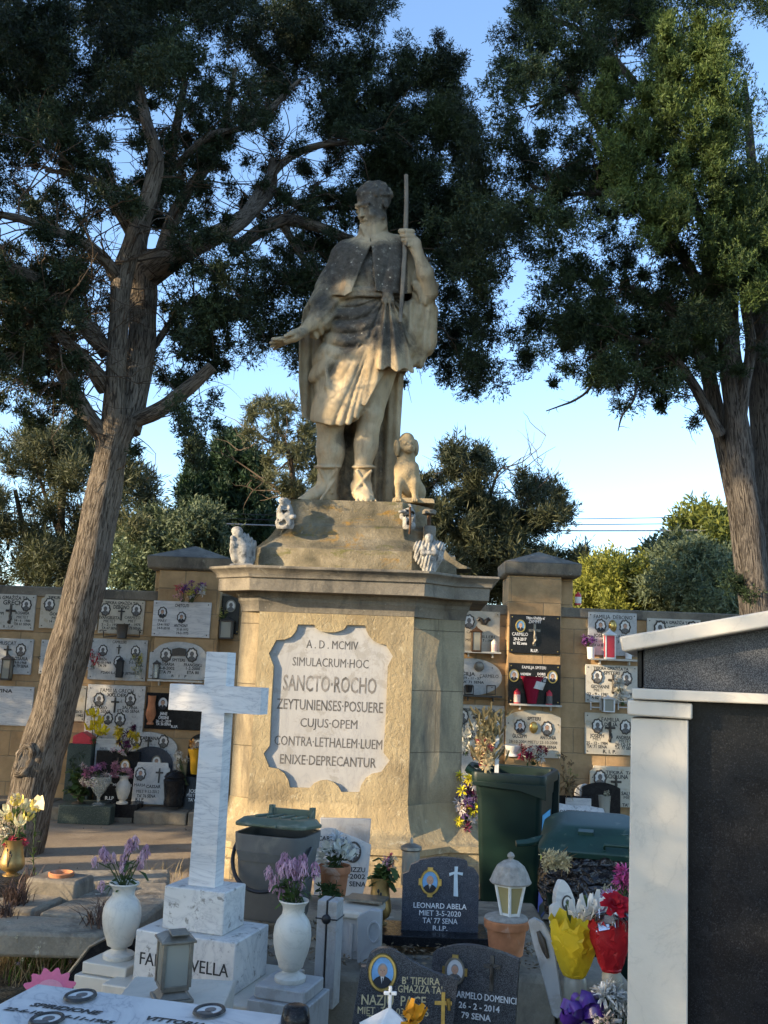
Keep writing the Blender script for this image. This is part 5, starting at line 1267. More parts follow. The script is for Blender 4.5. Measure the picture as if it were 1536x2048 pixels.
# left stretch of the wall, shaded
plaque(-40, 1188, 70, 1259, 'old marble plaque lettered GRECH at the top left of the wall', [('TIFKIRA GĦAŻIŻA TA', 14, 1195, 7, 86), ('GRECH', 26, 1205, 9), ('ROSARIA', 45, 1226, 6, 28), ('MIETET', 45, 1234, 6, 24), ('14 - 6 - 1980', 45, 1241, 5, 32), ('TA 61 SENA', 45, 1248, 5, 34), ('R . I . P .', 18, 1253, 5), ('ĠUŻEPPI', -8, 1226, 6), ('MIET', -8, 1234, 6)], [(53, 1210, 9)], (21, 1229, 38, 'bronze', 1))
plaque(80, 1190, 196, 1258, 'clip-cornered marble plaque half hidden by the leaning trunk', [(TG, 138, 1196, 6, 84), ('BORG', 140, 1205, 8), ('ĠORĠ', 112, 1228, 6), ('MIET', 112, 1236, 6), ('14 - 2 - 1974', 116, 1243, 5)], [(99, 1209, 9.5), (180, 1209, 9.5)], (138, 1228, 34), 'clip')
plaque(198, 1200, 288, 1268, 'marble plaque lettered DEBONO with a black metal vase holder in front', [(TG, 243, 1206, 6, 66), ('DEBONO', 243, 1214, 8, 32), ('EVANGELISTA', 219, 1235, 6, 42), ('CARMELO', 265, 1235, 6, 32), ('MIETET', 219, 1242, 6, 24), ('MIET', 264, 1242, 6, 16), ('2 - 2 - 1972', 221, 1249, 5, 36), ('8 - 4 - 1975', 264, 1249, 5, 34), ('TA 67 SENA', 220, 1256, 5, 34), ('TA 72 SENA', 265, 1256, 5, 34)], [(211, 1219, 9), (273, 1220, 9)], (243, 1228, 26))
plaque(305, 1203, 421, 1274, 'grey-white marble plaque lettered CHETCUTI under a purple bouquet', [('CHETCUTI', 364, 1211, 6, 28), ('MARY', 325, 1241, 6, 17), ('13-4-1937', 327, 1249, 5, 25), ('14-9-2018', 327, 1256, 5, 25), ('ANTHONY', 362, 1251, 6, 28), ('31-8-1972', 365, 1259, 5, 24), ('19-2-1975', 365, 1266, 5, 24)], [(325, 1225, 8, 'pale'), (363, 1235, 8, 'pale')], None, 'rect', 'marble_cross', D=DW-.17)
plaque(438, 1192, 478, 1268, 'black granite plaque in a dark niche behind the cross top', [('R.I.P.', 456, 1255, 5)], [(462, 1212, 9, 'grey', 'silver')], None, 'rect', 'granite', 'text_white')
plaque(-40, 1277, 64, 1347, 'marble plaque lettered MUSCAT with a small lamp before it', [('MUSCAT', 15, 1286, 8, 36), ('ROSARIA', 40, 1317, 7, 32), ('19-9-1968', 40, 1325, 5, 26), ('TA 79 SENA', 40, 1332, 6, 34)], [(42, 1300, 9)], (15, 1305, 28))
plaque(80, 1281, 150, 1348, 'marble plaque mostly behind the leaning trunk in the second row', [('C . ATTARD', 98, 1316, 6)])
plaque(178, 1279, 293, 1360, 'wide marble plaque lettered CAMILLERI with a dark lamp and yellow flowers', [('CAMILLERI', 239, 1284, 6, 28), ('TEREŻA', 204, 1318, 5, 20), ('12-10-1969', 208, 1325, 5, 28), ('TA 78', 204, 1331, 5), ('JOSEPH', 270, 1318, 5, 20), ('3-5-1980', 270, 1325, 5, 24), ('F\'DAN IL-QABAR JISTRIEĦU', 240, 1346, 5, 76)], [(206, 1301, 8), (271, 1303, 8), (237, 1324, 8.5)], (238, 1299, 18))
plaque(299, 1284, 417, 1358, 'shouldered arched marble plaque lettered SPITERI with an open-book relief', [('SPITERI', 357, 1320, 6, 26), ('ROSARIA', 334, 1328, 6, 30), ('6-8-2002', 334, 1336, 6, 30), ('ETA 79', 330, 1344, 6, 24), ('FRANĠISKU', 386, 1330, 6, 36), ('1-2-2000', 386, 1337, 6, 28), ('ETA 80', 386, 1345, 6, 24), ('R    I    P', 358, 1352, 5, 30)], [(332, 1310, 10), (384, 1310, 10)], None, 'shoulder', D=DW-.17,
       extra=lambda t, m, L, k: MB().prism([(L(345, 1300)[0], L(345, 1312)[1]), (L(357, 1308)[0], L(357, 1311)[1]), (L(372, 1300)[0], L(372, 1312)[1]), (L(372, 1312)[0], L(372, 1298)[1]), (L(358, 1308)[0], L(358, 1295)[1]), (L(345, 1300)[0], L(345, 1298)[1])], .02, m, 0, -.02).build('book_relief', M['bronze'], t))
plaque(-60, 1373, 64, 1449, 'plain blue-white marble plaque lettered SAVINA at the left edge', [('SAVINA', 2, 1381, 7, 46)], mat='marble_cross')
plaque(110, 1372, 170, 1441, 'marble plaque of which only the right strip clears the leaning trunk', [('A GRIXTI', 150, 1423, 5), ('1982', 160, 1431, 5)])
plaque(172, 1372, 287, 1476, 'tall veined marble plaque lettered FAMILJA GRECH with four portraits', [('FAMILJA GRECH', 234, 1381, 8, 66), ('XKLOEK', 234, 1390, 7, 40), ('ROSARIO', 198, 1415, 6, 32), ('ETA 65 SENA', 198, 1422, 6, 46), ('SALVINA', 260, 1415, 6, 30), ('ETA 65 SENA', 257, 1422, 6, 44)], [(198, 1399, 9.5), (261, 1399, 9.5), (216, 1437, 8.5), (240, 1439, 9.5)], (230, 1410, 30), mat='marble_weathered')
plaque(291, 1388, 409, 1458, 'black granite plaque lettered JANE ORSINI left of the white cross shaft', [('JANE', 327, 1427, 6, 15), ('ORSINI', 327, 1435, 6, 20), ('26 - 2 - 2019', 327, 1442, 5, 30), ('TA\' 56 SENA', 327, 1448, 5, 30), ('R.I.P.', 349, 1453, 5)], [(326, 1407, 10, 'pale', 'granite'), (392, 1410, 8, 'grey', 'silver')], None, 'rect', 'granite', 'text_white', D=DW-.17, screws=False)
# right stretch, sunlit
plaque(896, 1222, 1000, 1305, 'sunlit marble plaque lettered CARMELA CAMILLERI right of the pedestal', [('CARMELA', 950, 1264, 6, 34), ('CAMILLERI', 966, 1273, 6, 48), ('MIETET', 944, 1280, 6), ('9 - 7 - 1989', 972, 1281, 5), ('SENA', 950, 1288, 5)], [(938, 1243, 10)], None,
       extra=lambda t, m, L, k: [MB().tube([m @ Vector((L(966+i*3, 0)[0] if False else L(966, 1242)[0]+.022*(i-3), -.012, L(966, 1242)[1]+.03*math.sin(i*1.3))) for i in range(8)], [.012, .022, .026, .03, .028, .03, .02, .01], 7).build('angel_relief', M['bronze'], t)])
plaque(1019, 1230, 1121, 1307, 'black granite plaque lettered CARMELO ZAMMIT high on the right pier', [('Tifkira Għażiża ta\'', 1071, 1236, 5, 38), ('ZAMMIT', 1070, 1243, 7, 26), ('CARMELO', 1040, 1268, 7, 32), ('29-3-2017', 1040, 1278, 6, 26), ('ta\' 82 sena', 1040, 1286, 6, 28), ('R.I.P.', 1069, 1301, 6, 15)], [(1041, 1252, 9, 'blue', 'gold')], (1069, 1270, 44, 'silver', 1), 'rect', 'granite', 'text_white', D=DW-.172, thick=.03)
plaque(1176, 1225, 1274, 1311, 'marble plaque lettered FAMILJA DEBONO above a white lantern', [('FAMILJA  DEBONO', 1226, 1234, 8, 78), ('JOSEPH', 1202, 1271, 7, 30), ('CARMEN', 1246, 1273, 7, 32), ('4 - 2 - 1992', 1198, 1281, 6, 30), ('3 - 1 - 2005', 1250, 1284, 6, 30), ('TA\' 63 SENA', 1200, 1290, 5, 30)], [(1201, 1252, 10, 'pale'), (1250, 1254, 10, 'warm')], None,
       extra=lambda t, m, L, k: MB().ball(m @ Vector((L(1225, 1252)[0], -.012, L(1225, 1252)[1])), (.05, .03, .075), 12).build('bronze_relief', M['gold'], t))
plaque(1294, 1238, 1402, 1310, 'marble plaque at the far right half behind the tomb roof', [(TG, 1346, 1245, 6, 70), ('VELLA', 1350, 1256, 7)], [(1320, 1257, 11), (1385, 1258, 11)])
plaque(880, 1317, 1004, 1390, 'oval marble plaque with a metal ring relief right of the pedestal', [('ĊEĊILJA', 930, 1347, 7, 40), ('CARMELO', 978, 1352, 7, 38), ('19 - 11 - 57', 945, 1356, 5, 34), ('TA\' 71 SENA', 945, 1364, 5, 46)], [], None, 'oval', D=DW-.034,
       extra=lambda t, m, L, k: MB().lathe([(.045, 0), (.06, .012), (.06, .02), (.045, .03)], m @ Matrix.Translation((L(958, 1333)[0], 0, L(958, 1333)[1])) @ Matrix.Rotation(PI/2, 4, 'X'), 20).build('ring_relief', M['silver'], t))
plaque(1017, 1328, 1121, 1408, 'black granite plaque lettered FAMILJA SPITERI behind a red bouquet', [('FAMILJA SPITERI', 1068, 1335, 6, 48), ('ANDREW', 1051, 1348, 5, 22), ('17-6-2017', 1051, 1355, 5, 22), ('DORIS', 1083, 1348, 5, 16), ('3-12-2019', 1083, 1355, 5, 23), ('ETA\' 83', 1083, 1361, 5, 18)], [(1028, 1351, 9, 'pale', 'gold'), (1105, 1354, 9, 'pale', 'gold')], None, 'rect', 'granite', 'text_white', D=DW-.172)
plaque(1171, 1331, 1275, 1406, 'marble plaque lettered GIOVANNI SPITERI with white flowers in front', [('TIFKIRA GĦAŻIŻA TA', 1222, 1337, 6, 70), ('SPITERI', 1223, 1346, 7, 32), ('GIOVANNI', 1200, 1373, 7, 36), ('MIET', 1196, 1380, 6, 17), ('22 - 9 - 1981', 1195, 1388, 6, 42), ('TA 52 SENA', 1198, 1395, 6, 40), ('20 - 8 - 1989', 1250, 1388, 6, 36)], [(1194, 1353, 10), (1253, 1357, 10)], (1226, 1368, 38, 'bronze', 1))
plaque(884, 1411, 1008, 1502, 'marble plaque lettered AQUILINA behind the dried wreath', [('TIFKIRA  GĦAŻIŻA  TA', 957, 1420, 6, 66), ('AQUILINA', 964, 1428, 7, 44), ('ĠUŻEPPA', 932, 1452, 7, 34), ('MIETET', 932, 1460, 6, 24), ('4 - 2 - 1970', 932, 1468, 6, 36), ('TA 68 SENA', 936, 1476, 6, 36)], [(926, 1433, 10), (990, 1438, 10)], (956, 1444, 42))
plaque(1012, 1422, 1121, 1513, 'low-arched marble plaque lettered SPITERI at the foot of the right pier', [('SPITERI', 1068, 1437, 7, 26), ('ĠUŻEPPI', 1039, 1472, 7, 28), ('ANTONIA', 1096, 1475, 7, 32), ('28-10-2004 MIETU 23-10-2008', 1066, 1484, 6, 96), ('SENA', 1042, 1493, 6, 22), ('TA\' 79 SENA', 1092, 1494, 6, 42)], [(1040, 1453, 10, 'pale'), (1094, 1457, 10, 'warm')], None, 'low_arch', D=DW-.172,
       extra=lambda t, m, L, k: MB().ball(m @ Vector((L(1067, 1455)[0], -.01, L(1067, 1455)[1])), (.05, .025, .07), 10).build('bronze_relief', M['gold'], t))
plaque(1170, 1428, 1276, 1508, 'marble plaque lettered FAMILJA DELIA beside the tomb pillar', [('FAMILJA', 1221, 1439, 8, 36), ('DELIA', 1222, 1449, 7, 26), ('JOSEPH', 1194, 1471, 7, 28), ('MIET', 1194, 1478, 6, 17), ('25 - 12 - 1984', 1194, 1486, 6, 42), ('TA\' 71 SENA', 1194, 1493, 6, 40), ('ANDREANA', 1252, 1475, 7, 40), ('MIETET', 1250, 1482, 6, 24), ('26-12-1987', 1250, 1489, 6, 40), ('TA\' 77 SENA', 1250, 1496, 6, 40), ('R. I. P.', 1219, 1503, 7, 26)], [(1195, 1452, 10), (1251, 1454, 10)], (1220, 1464, 40, 'bronze', 1))
plaque(1181, 1535, 1290, 1612, 'clip-cornered marble tombstone lettered SCICLUNA with a flying figure relief', [('TIFKIRA  TA', 1238, 1545, 6, 52), ('SCICLUNA', 1234, 1553, 8, 44), ('SALVU', 1256, 1587, 7, 26), ('MIET', 1256, 1595, 6), ('TA\' 72', 1256, 1610, 6)], [(1200, 1556, 11)], (1232, 1572, 40), 'clip', D=DW-.1)
# tombstones standing on the step at the foot of the wall
SG = 'tombstones on the step at the foot of the wall'
Q = dict(group=SG, name='tombstone', cat='tombstone', screws=False)
plaque(230, 1467, 350, 1600, 'round-shouldered white tombstone lettered CARUANA', [('CARUANA', 299, 1476, 7, 38), ('TA\'', 298, 1482, 4), ('A', 333, 1504, 6), ('TA\'', 336, 1511, 6)], [(273, 1482, 9, 'grey'), (327, 1483, 9, 'grey')], (297, 1487, 26), 'arch', 'marble_weathered', D=11.32, **Q)
plaque(254, 1496, 342, 1610, 'dark blue-grey round-topped tombstone with a pale flower silhouette', [], [(313, 1524, 9, 'warm', 'silver')], None, 'round', 'granite_blue', D=11.24, **Q)
plaque(190, 1478, 242, 1540, 'small plain white tablet above the dark granite tombstone', [('MKEL', 208, 1497, 5)], [], None, 'rect', 'marble_cross', D=11.3, **Q)
plaque(190, 1505, 274, 1606, 'upright dark green-black granite tombstone lettered R.I.P.', [('CASSAR', 224, 1549, 6), ('MIETET 1985', 245, 1570, 5), ('TA\' 70', 240, 1580, 5), ('R.I.P', 219, 1596, 7)], [(250, 1532, 9, 'warm', 'gold')], (235, 1530, 28), 'rect', 'granite', 'text_white', D=11.12, thick=.09, **Q)
plaque(268, 1527, 336, 1606, 'small leaning white tombstone lettered CASSAR', [('MARIA', 280, 1570, 6, 22), ('CASSAR', 307, 1573, 6, 28), ('MIET 9-12-2012', 296, 1583, 6, 44), ('TA\' 76 SENA', 293, 1592, 6, 36), ('R I P', 280, 1599, 6)], [(281, 1548, 9, 'warm')], (318, 1551, 28), 'clip', 'marble', D=11.06, lean=.18, yaw=.1, **Q)
plaque(360, 1556, 436, 1620, 'black granite tombstone lettered JOSEPH beside the white cross shaft', [('JOSEPH', 393, 1582, 7, 32), ('MIET 2-1-2001', 396, 1591, 6, 44), ('TA\' 69 SENA', 396, 1600, 6, 38), ('R.I.P.', 400, 1610, 6)], [], None, 'clip', 'granite', 'text_white', D=10.98, lean=.2, thick=.06, **Q)
plaque(376, 1468, 440, 1560, 'black round-topped tombstone half behind the white cross', [], [(396, 1490, 9, 'warm', 'silver')], None, 'round', 'granite', D=11.3, **Q)
plaque(1165, 1567, 1240, 1640, 'dark bronze tombstone lower half behind the bin lid', [('SALV', 1207, 1613, 5)], [], None, 'low_arch', 'granite', 'text_white', D=11.2, **Q)
plaque(1090, 1593, 1185, 1640, 'black tombstone with a square pale photo, behind the lettered slab', [], [], None, 'rect', 'granite', D=11.1, **Q)
plaque(1132, 1597, 1182, 1616, 'square pale glass photograph of a hilltop leaning on a black tombstone', [], [], None, 'rect', 'marble_cross', D=11.05, **Q)
plaque(1150, 1570, 1186, 1606, 'small round white portrait stone with a red heart', [], [(1170, 1584, 11, 'warm', 'white_paint')], None, 'oval', 'marble', D=11.3, **Q)
plaque(884, 1498, 960, 1580, 'arched white tombstone lettered ABELA behind the green bin', [('A  B  E  L  A', 935, 1507, 7, 38)], [], None, 'arch', 'marble', D=11.3, **Q)
plaque(880, 1575, 944, 1640, 'low white tombstone below another, behind the green bin', [], [], None, 'rect', 'marble_weathered', D=11.15, **Q)
def montebello():
    D = 10.3; k = K(D); P = W(1148, 1626, D); M_ = FR(P, .05, 1.0)
    t = thing('tombstone', 'tilted flat marble slab lettered MONTEBELLO beside the green bin', 'tombstone', P, SG)
    mb = MB(); mb.prism([(-75*k, -40*k), (62*k, -40*k), (62*k, 16*k), (30*k, 24*k), (0, 22*k), (-30*k, 30*k), (-75*k, 30*k)], .05, M_); mb.build('slab', M['marble_weathered'], t, bev=.006)
    mb = MB(); mb.text('MONTEBELLO', M_, -4*k, -6*k, 15*k, 62*k, bold=.04); mb.build('lettering', M['text_black'], t, smooth=None)
montebello()

# ------------------------------------------------------------------ flowers, vases, lamps
class PetalMesh:
    """petals and leaves with a tint of their own, several colours in one mesh"""
    def __init__(s): s.v = []; s.f = []; s.t = []; s.m = []
    def petal(s, c, d, nrm, L, w, tint, mi=0, curl=.25):
        d = d.normalized(); n = nrm-d*nrm.dot(d)
        n = n.normalized() if n.length > 1e-5 else d.orthogonal().normalized(); x = d.cross(n); b = len(s.v)
        s.v += [c, c+d*L*.5+x*w*.5+n*L*curl*.35, c+d*L*.5-x*w*.5+n*L*curl*.35, c+d*L*.95+x*w*.28-n*L*curl*.35, c+d*L*.95-x*w*.28-n*L*curl*.35, c+d*L*.5+n*L*curl*.15]
        s.f += [(b, b+1, b+5), (b, b+5, b+2), (b+5, b+1, b+3), (b+5, b+3, b+4), (b+5, b+4, b+2)]; s.t += [tint]*5; s.m += [mi]*5
    def build(s, name, mats, parent):
        V = np.array([tuple(v) for v in s.v]); F = np.array(s.f)
        o = mesh_np(name, V, F, mats, parent, tint=np.array(s.t), smooth=True)
        o.data.polygons.foreach_set('material_index', np.array(s.m, np.int32)); return o
def rv(r): return Vector((r.gauss(0, 1), r.gauss(0, 1), r.gauss(0, 1))).normalized()
def bloom(pm, r, c, ax, R, kind, mi=0):
    """mum: many rays; droop: wilted, hanging rays; lily: six long petals; rose: cupped whorls; daisy: flat ring; tuft"""
    ax = ax.normalized()
    if kind == 'lily':
        x = ax.orthogonal().normalized(); y = ax.cross(x)
        for i in range(6):
            a = i*PI/3+r.uniform(-.2, .2); q = x*math.cos(a)+y*math.sin(a)
            pm.petal(c, (q*.8+ax*.75), ax, R*1.25, R*.55, r.uniform(.6, 1), mi, -.5)
    elif kind == 'rose':
        x = ax.orthogonal().normalized(); y = ax.cross(x)
        for k, (n, op) in enumerate(((3, .25), (5, .55), (6, .95), (7, 1.3))):
            for i in range(n):
                a = 2*PI*(i+.5*k)/n; q = x*math.cos(a)+y*math.sin(a); pm.petal(c+q*R*.1*k, q*op+ax*(1.15-op*.45), -q, R*(.75+.12*k), R*.75, r.uniform(.25, .7)+.1*k, mi, .5)
    elif kind == 'daisy':
        x = ax.orthogonal().normalized(); y = ax.cross(x)
        for k in range(2):
            for i in range(11):
                a = 2*PI*(i+.5*k)/11; q = x*math.cos(a)+y*math.sin(a); pm.petal(c, q+ax*(.15+.35*k), ax, R*(1-.2*k), R*.32, r.uniform(.55, 1), mi, .2)
    else:
        n = {'mum': 34, 'droop': 60, 'tuft': 14}[kind]
        for i in range(n):
            d = rv(r)
            if kind == 'mum': d = (d+ax*.35).normalized()
            if kind == 'droop':
                d = (d*.45+Vector((0, 0, -.9))).normalized(); q = rv(r); pm.petal(c+Vector((q.x*.55, q.y*.55, q.z*.9+.2))*R, d, q, R*r.uniform(.7, 1.2), R*.2, r.uniform(.1, 1), mi, .3)
            else: pm.petal(c+d*R*.15, d, ax, R*r.uniform(.7, 1.1), R*.2, r.uniform(.25, 1), mi, .4)
def stemmed(parent, base, heads, r, kind, mats, R, nl=14, leaf='leafgreen', lw=.02, ll=.07, sr=.0028, droopleaf=0.):
    """flowers on bent stems: heads = points; parts stems, blossoms, leaves"""
    mb = MB(); pm = PetalMesh(); lf = PetalMesh()
    for i, h in enumerate(heads):
        h = Vector(h); b = Vector(base)+Vector((r.gauss(0, .012), r.gauss(0, .012), 0)); m = (b+h)/2+Vector((r.gauss(0, .015), r.gauss(0, .015), .02+.25*(h.z-b.z)*.2))
        mb.tube([b, b.lerp(m, .6), m, m.lerp(h, .6), h], sr, 5)
        rr = R[i % len(R)] if hasattr(R, '__len__') else R*r.uniform(.85, 1.15)
        kd = kind if isinstance(kind, str) else kind[i % len(kind)]
        ax = (h-m).normalized()+Vector((0, -.6, .2)) if kd in ('lily', 'daisy', 'rose') else (h-m).normalized()
        bloom(pm, r, h, ax, rr, kd, i % len(mats))
    for _ in range(nl):
        h = Vector(heads[r.randrange(len(heads))]); p = Vector(base).lerp(h, r.uniform(.0, .8))+rv(r)*.01
        d = (rv(r)+Vector((0, -.3, .3-droopleaf))).normalized(); lf.petal(p, d, Vector((0, 0, 1))+rv(r)*.4, ll*r.uniform(.6, 1.2), lw*r.uniform(.7, 1.3), r.uniform(.1, .9), 0, .3)
    mb.build('stems', M['stem'] if leaf == 'leafgreen' else M['dry'], parent); pm.build('blossoms', mats, parent)
    if nl: lf.build('leaves', petal((.07, .12, .035), leaf) if leaf != 'leafdry' else M['leafdry'], parent)
def bunch(name, label, x, y, D, w, h, r, kind, cols, n, R, base=None, group=None, nl=12, leaf='leafgreen', cat='flowers', lw=.02, ll=.06):
    """a bunch filling the photo box centred on x, y"""
    k = K(D); b = W(x, y+h/2, D) if base is None else Vector(base)
    t = thing(name, label, cat, b, group); c = W(x, y, D)
    heads = [c+Vector((r.uniform(-.5, .5)*w*k, r.uniform(-.5, .4)*w*k*.7, r.uniform(-.45, .5)*h*k)) for _ in range(n)]
    stemmed(t, b, heads, r, kind, [petal(q) for q in cols], R, nl, leaf, lw, ll); return t
URN = [(.0, 0), (.40, 0), (.42, .015), (.42, .06), (.38, .075), (.25, .10), (.20, .13), (.23, .15), (.30, .17), (.33, .18), (.36, .24), (.44, .34), (.50, .46), (.515, .56), (.50, .66), (.44, .74), (.36, .79), (.31, .82), (.295, .87), (.31, .92), (.38, .965), (.41, .985), (.40, 1.0), (.33, .995), (.27, .95), (.25, .80), (.0, .79)]
def hz(px, yt, yb, D): return W(px, yt, D).z-W(px, yb, D).z
def urn(name, label, P, w, h, mat, prof=URN, group=None, cat='vase', n=28, parts=None):
    t = thing(name, label, cat, P, group); mb = MB(); mb.lathe([(r*w, z*h) for r, z in prof], Matrix.Translation(P), n); mb.build('body', M[mat], t, smooth=50); return t
JUG = [(0, 0), (.30, 0), (.34, .02), (.30, .06), (.22, .09), (.24, .12), (.40, .22), (.48, .34), (.46, .46), (.38, .60), (.34, .74), (.37, .90), (.40, 1), (.36, 1), (.32, .9), (.30, .7), (0, .68)]
CUP = [(0, 0), (.40, 0), (.42, .03), (.40, .06), (.44, .5), (.50, .97), (.52, 1), (.47, 1), (.42, .6), (.0, .55)]
def votive(x, y, D, w, h, label, mat='red_plastic', band='pink_plastic', group='votive candles on the wall shelves'):
    k = K(D); P = W(x, y+h/2, D); t = thing('votive_candle', label, 'candle', P, group); w *= k; h *= k; Mx = Matrix.Translation(P)
    mb = MB(); mb.lathe([(.5*w, 0), (.5*w, .72*h), (.46*w, .76*h)], Mx, 14); mb.build('body', M[mat], t)
    mb = MB(); mb.lathe([(.508*w, .12*h), (.508*w, .62*h)], Mx, 14); mb.build('label_band', M[band], t)
    mb = MB(); mb.lathe([(.48*w, .765*h), (.44*w, .84*h), (.2*w, .92*h), (.14*w, .96*h), (.16*w, h), (0, 1.01*h)], Mx, 14); mb.build('cap', M[mat], t)
def lantern(name, label, P, w, h, frame, pane, yaw=0., group=None, top='pyramid', ftx=.055, cand=True, base=True):
    """four-sided grave lantern: base, frame posts, panes, roof, candle"""
    t = thing(name, label, 'lantern', P, group); R_ = Matrix.Translation(P) @ Matrix.Rotation(yaw, 4, 'Z')
    z0, z1 = (.20*h if base else .04*h), .80*h
    mb = MB()
    if base:
        mb.box((0, 0, .025*h), (w*1.15, w*1.15, .05*h), R_); mb.box((0, 0, .10*h), (w*1.0, w*1.0, .10*h), R_, top=(.62, .62)); mb.box((0, 0, .175*h), (w*.86, w*.86, .05*h), R_)
    else: mb.box((0, 0, .02*h), (w*.95, w*.95, .04*h), R_)
    mb.build('base', M[frame], t, bev=.0025)
    mb = MB(); a = w*.42
    for sx in (-1, 1):
        for sy in (-1, 1): mb.box((sx*a, sy*a, (z0+z1)/2), (w*ftx*2, w*ftx*2, z1-z0), R_)
    for z in (z0+.012*h, z1-.012*h):
        for s in (-1, 1): mb.box((0, s*a, z), (2*a-w*ftx*2, w*ftx*1.6, .03*h), R_); mb.box((s*a, 0, z), (w*ftx*1.6, 2*a-w*ftx*2, .03*h), R_)
    mb.build('frame', M[frame], t, bev=.0015)
    mb = MB()
    for s in (-1, 1): mb.box((0, s*a, (z0+z1)/2), (2*a-w*ftx*2, .002, z1-z0-.05*h), R_); mb.box((s*a, 0, (z0+z1)/2), (.002, 2*a-w*ftx*2, z1-z0-.05*h), R_)
    mb.build('panes', M[pane], t, smooth=None)
    mb = MB()
    if top == 'pyramid': mb.box((0, 0, z1+.005*h), (w*1.14, w*1.14, .03*h), R_); mb.box((0, 0, z1+.085*h), (w*1.1, w*1.1, .13*h), R_, top=(.25, .25)); mb.box((0, 0, .965*h), (w*.3, w*.3, .06*h), R_, top=(.5, .5)); mb.ball(R_ @ Vector((0, 0, h)), w*.07, 8)
    else:
        mb.box((0, 0, z1+.01*h), (w*1.12, w*1.12, .03*h), R_); mb.box((0, 0, z1+.06*h), (w*1.06, w*1.06, .07*h), R_, top=(.55, .55)); mb.box((.04*w, -.03*w, z1+.125*h), (w*.56, w*.56, .022*h), R_ @ Matrix.Rotation(.1, 4, 'X'))
    mb.build('roof', M[frame], t, bev=.002)
    if cand: mb = MB(); mb.lathe([(w*.2, z0), (w*.2, z0+.30*h), (w*.17, z0+.32*h), (.0, z0+.30*h)], R_, 12); mb.build('candle', M['candle'], t)
    return t
def shelf(x0, x1, y, D, label, mat='marble_plaque', dep=.12):
    a, b = W(x0, y, D), W(x1, y, D); c = (a+b)/2; mb = MB(); mb.box((c.x, D-dep/2, c.z), (b.x-a.x, dep, .022))
    for s in (-1, 1): mb.box((c.x+s*(b.x-a.x)*.3, D-dep*.35, c.z-.035), (.018, dep*.7, .048), top=(1, 1))
    o = mb.build('wall_shelf', M[mat], loc=(c.x, D, c.z), bev=.003); tag(o, label, 'shelf', 'shelves under the plaques')

r = random.Random(9)
# along the wall, left
t = urn('wall_vase', 'black metal flower holder in front of the DEBONO plaque', W(243, 1277, DW-.12), .14, .17, 'bronze', CUP, 'vases along the wall')
for s in (-1, 1): mb = MB(); mb.tube([W(243+s*10, 1272, DW-.12), W(243+s*36, 1274, DW-.11), W(243+s*36, 1262, DW-.11)], .008, 6); mb.lathe([(.03, 0), (.04, .008)], Matrix.Translation(W(243+s*36, 1261, DW-.11)), 12); mb.build('side_arm', M['bronze'], t)
t = lantern('wall_lantern', 'little grey lamp before the MUSCAT plaque', W(12, 1360, DW-.1), .11, .30, 'bronze', 'frosted', group='lanterns along the wall', base=False)
lantern('wall_lantern', 'dark narrow lamp in the middle of the CAMILLERI plaque', W(238, 1355, DW-.08), .075, .24, 'black_plastic', 'black_plastic', group='lanterns along the wall', base=False, cand=False)
bunch('flower_bunch', 'small yellow flowers in a glass at the right of the CAMILLERI plaque', 276, 1322, DW-.1, 22, 44, r, 'tuft', [(.65, .55, .06), (.55, .5, .2)], 9, .035, W(276, 1350, DW-.1), 'flowers along the wall')
urn('glass_vase', 'glass jar with small yellow flowers by the CAMILLERI plaque', W(276, 1358, DW-.1), .09, .13, 'glass', CUP, 'vases along the wall')
bunch('foil_bouquet', 'red and silver foil bouquet peeping from behind the leaning trunk', 186, 1318, DW-.15, 16, 40, r, 'tuft', [(.62, .02, .06), (.6, .62, .66)], 10, .05, None, 'flowers along the wall', 0)
bunch('purple_bouquet', 'purple and white bouquet in violet paper on the CHETCUTI plaque', 388, 1182, DW-.3, 40, 34, r, 'mum', [(.12, .03, .2), (.22, .04, .30), (.65, .62, .55), (.6, .55, .12)], 16, .045, W(382, 1205, DW-.26), 'flowers along the wall')
bunch('rose_bouquet', 'slim pink wrapped rose leaning beside the purple bouquet', 358, 1183, DW-.28, 12, 30, r, 'tuft', [(.75, .35, .42), (.7, .1, .14)], 9, .045, W(366, 1204, DW-.26), 'flowers along the wall', 0)
bunch('flower_bunch', 'yellow-green flowers in the dark niche left of the pedestal', 446, 1228, DW-.1, 20, 30, r, 'tuft', [(.55, .5, .15), (.3, .35, .1)], 9, .035, None, 'flowers along the wall')
lantern('wall_lantern', 'dark lamp box on the niche shelf left of the pedestal', W(452, 1278, DW-.12), .16, .26, 'bronze', 'frosted', group='lanterns along the wall', base=False)
shelf(299, 408, 1362, DW-.14, 'white shelf under the SPITERI arch')
lantern('wall_lantern', 'tiny dark lamp on the shelf under the SPITERI arch', W(311, 1358, DW-.2), .07, .22, 'bronze', 'glass', group='lanterns along the wall', base=False)
urn('glass_vase', 'brown pottery vase beside the JANE ORSINI plaque', W(300, 1449, DW-.2), .12, .33, 'terracotta', JUG, 'vases along the wall')
bunch('yellow_lilies', 'yellow lilies above the red cover by the leaning trunk', 196, 1452, 11.2, 34, 50, r, 'lily', [(.75, .58, .03)], 7, .085, W(186, 1492, 11.2), 'flowers along the wall', 10)
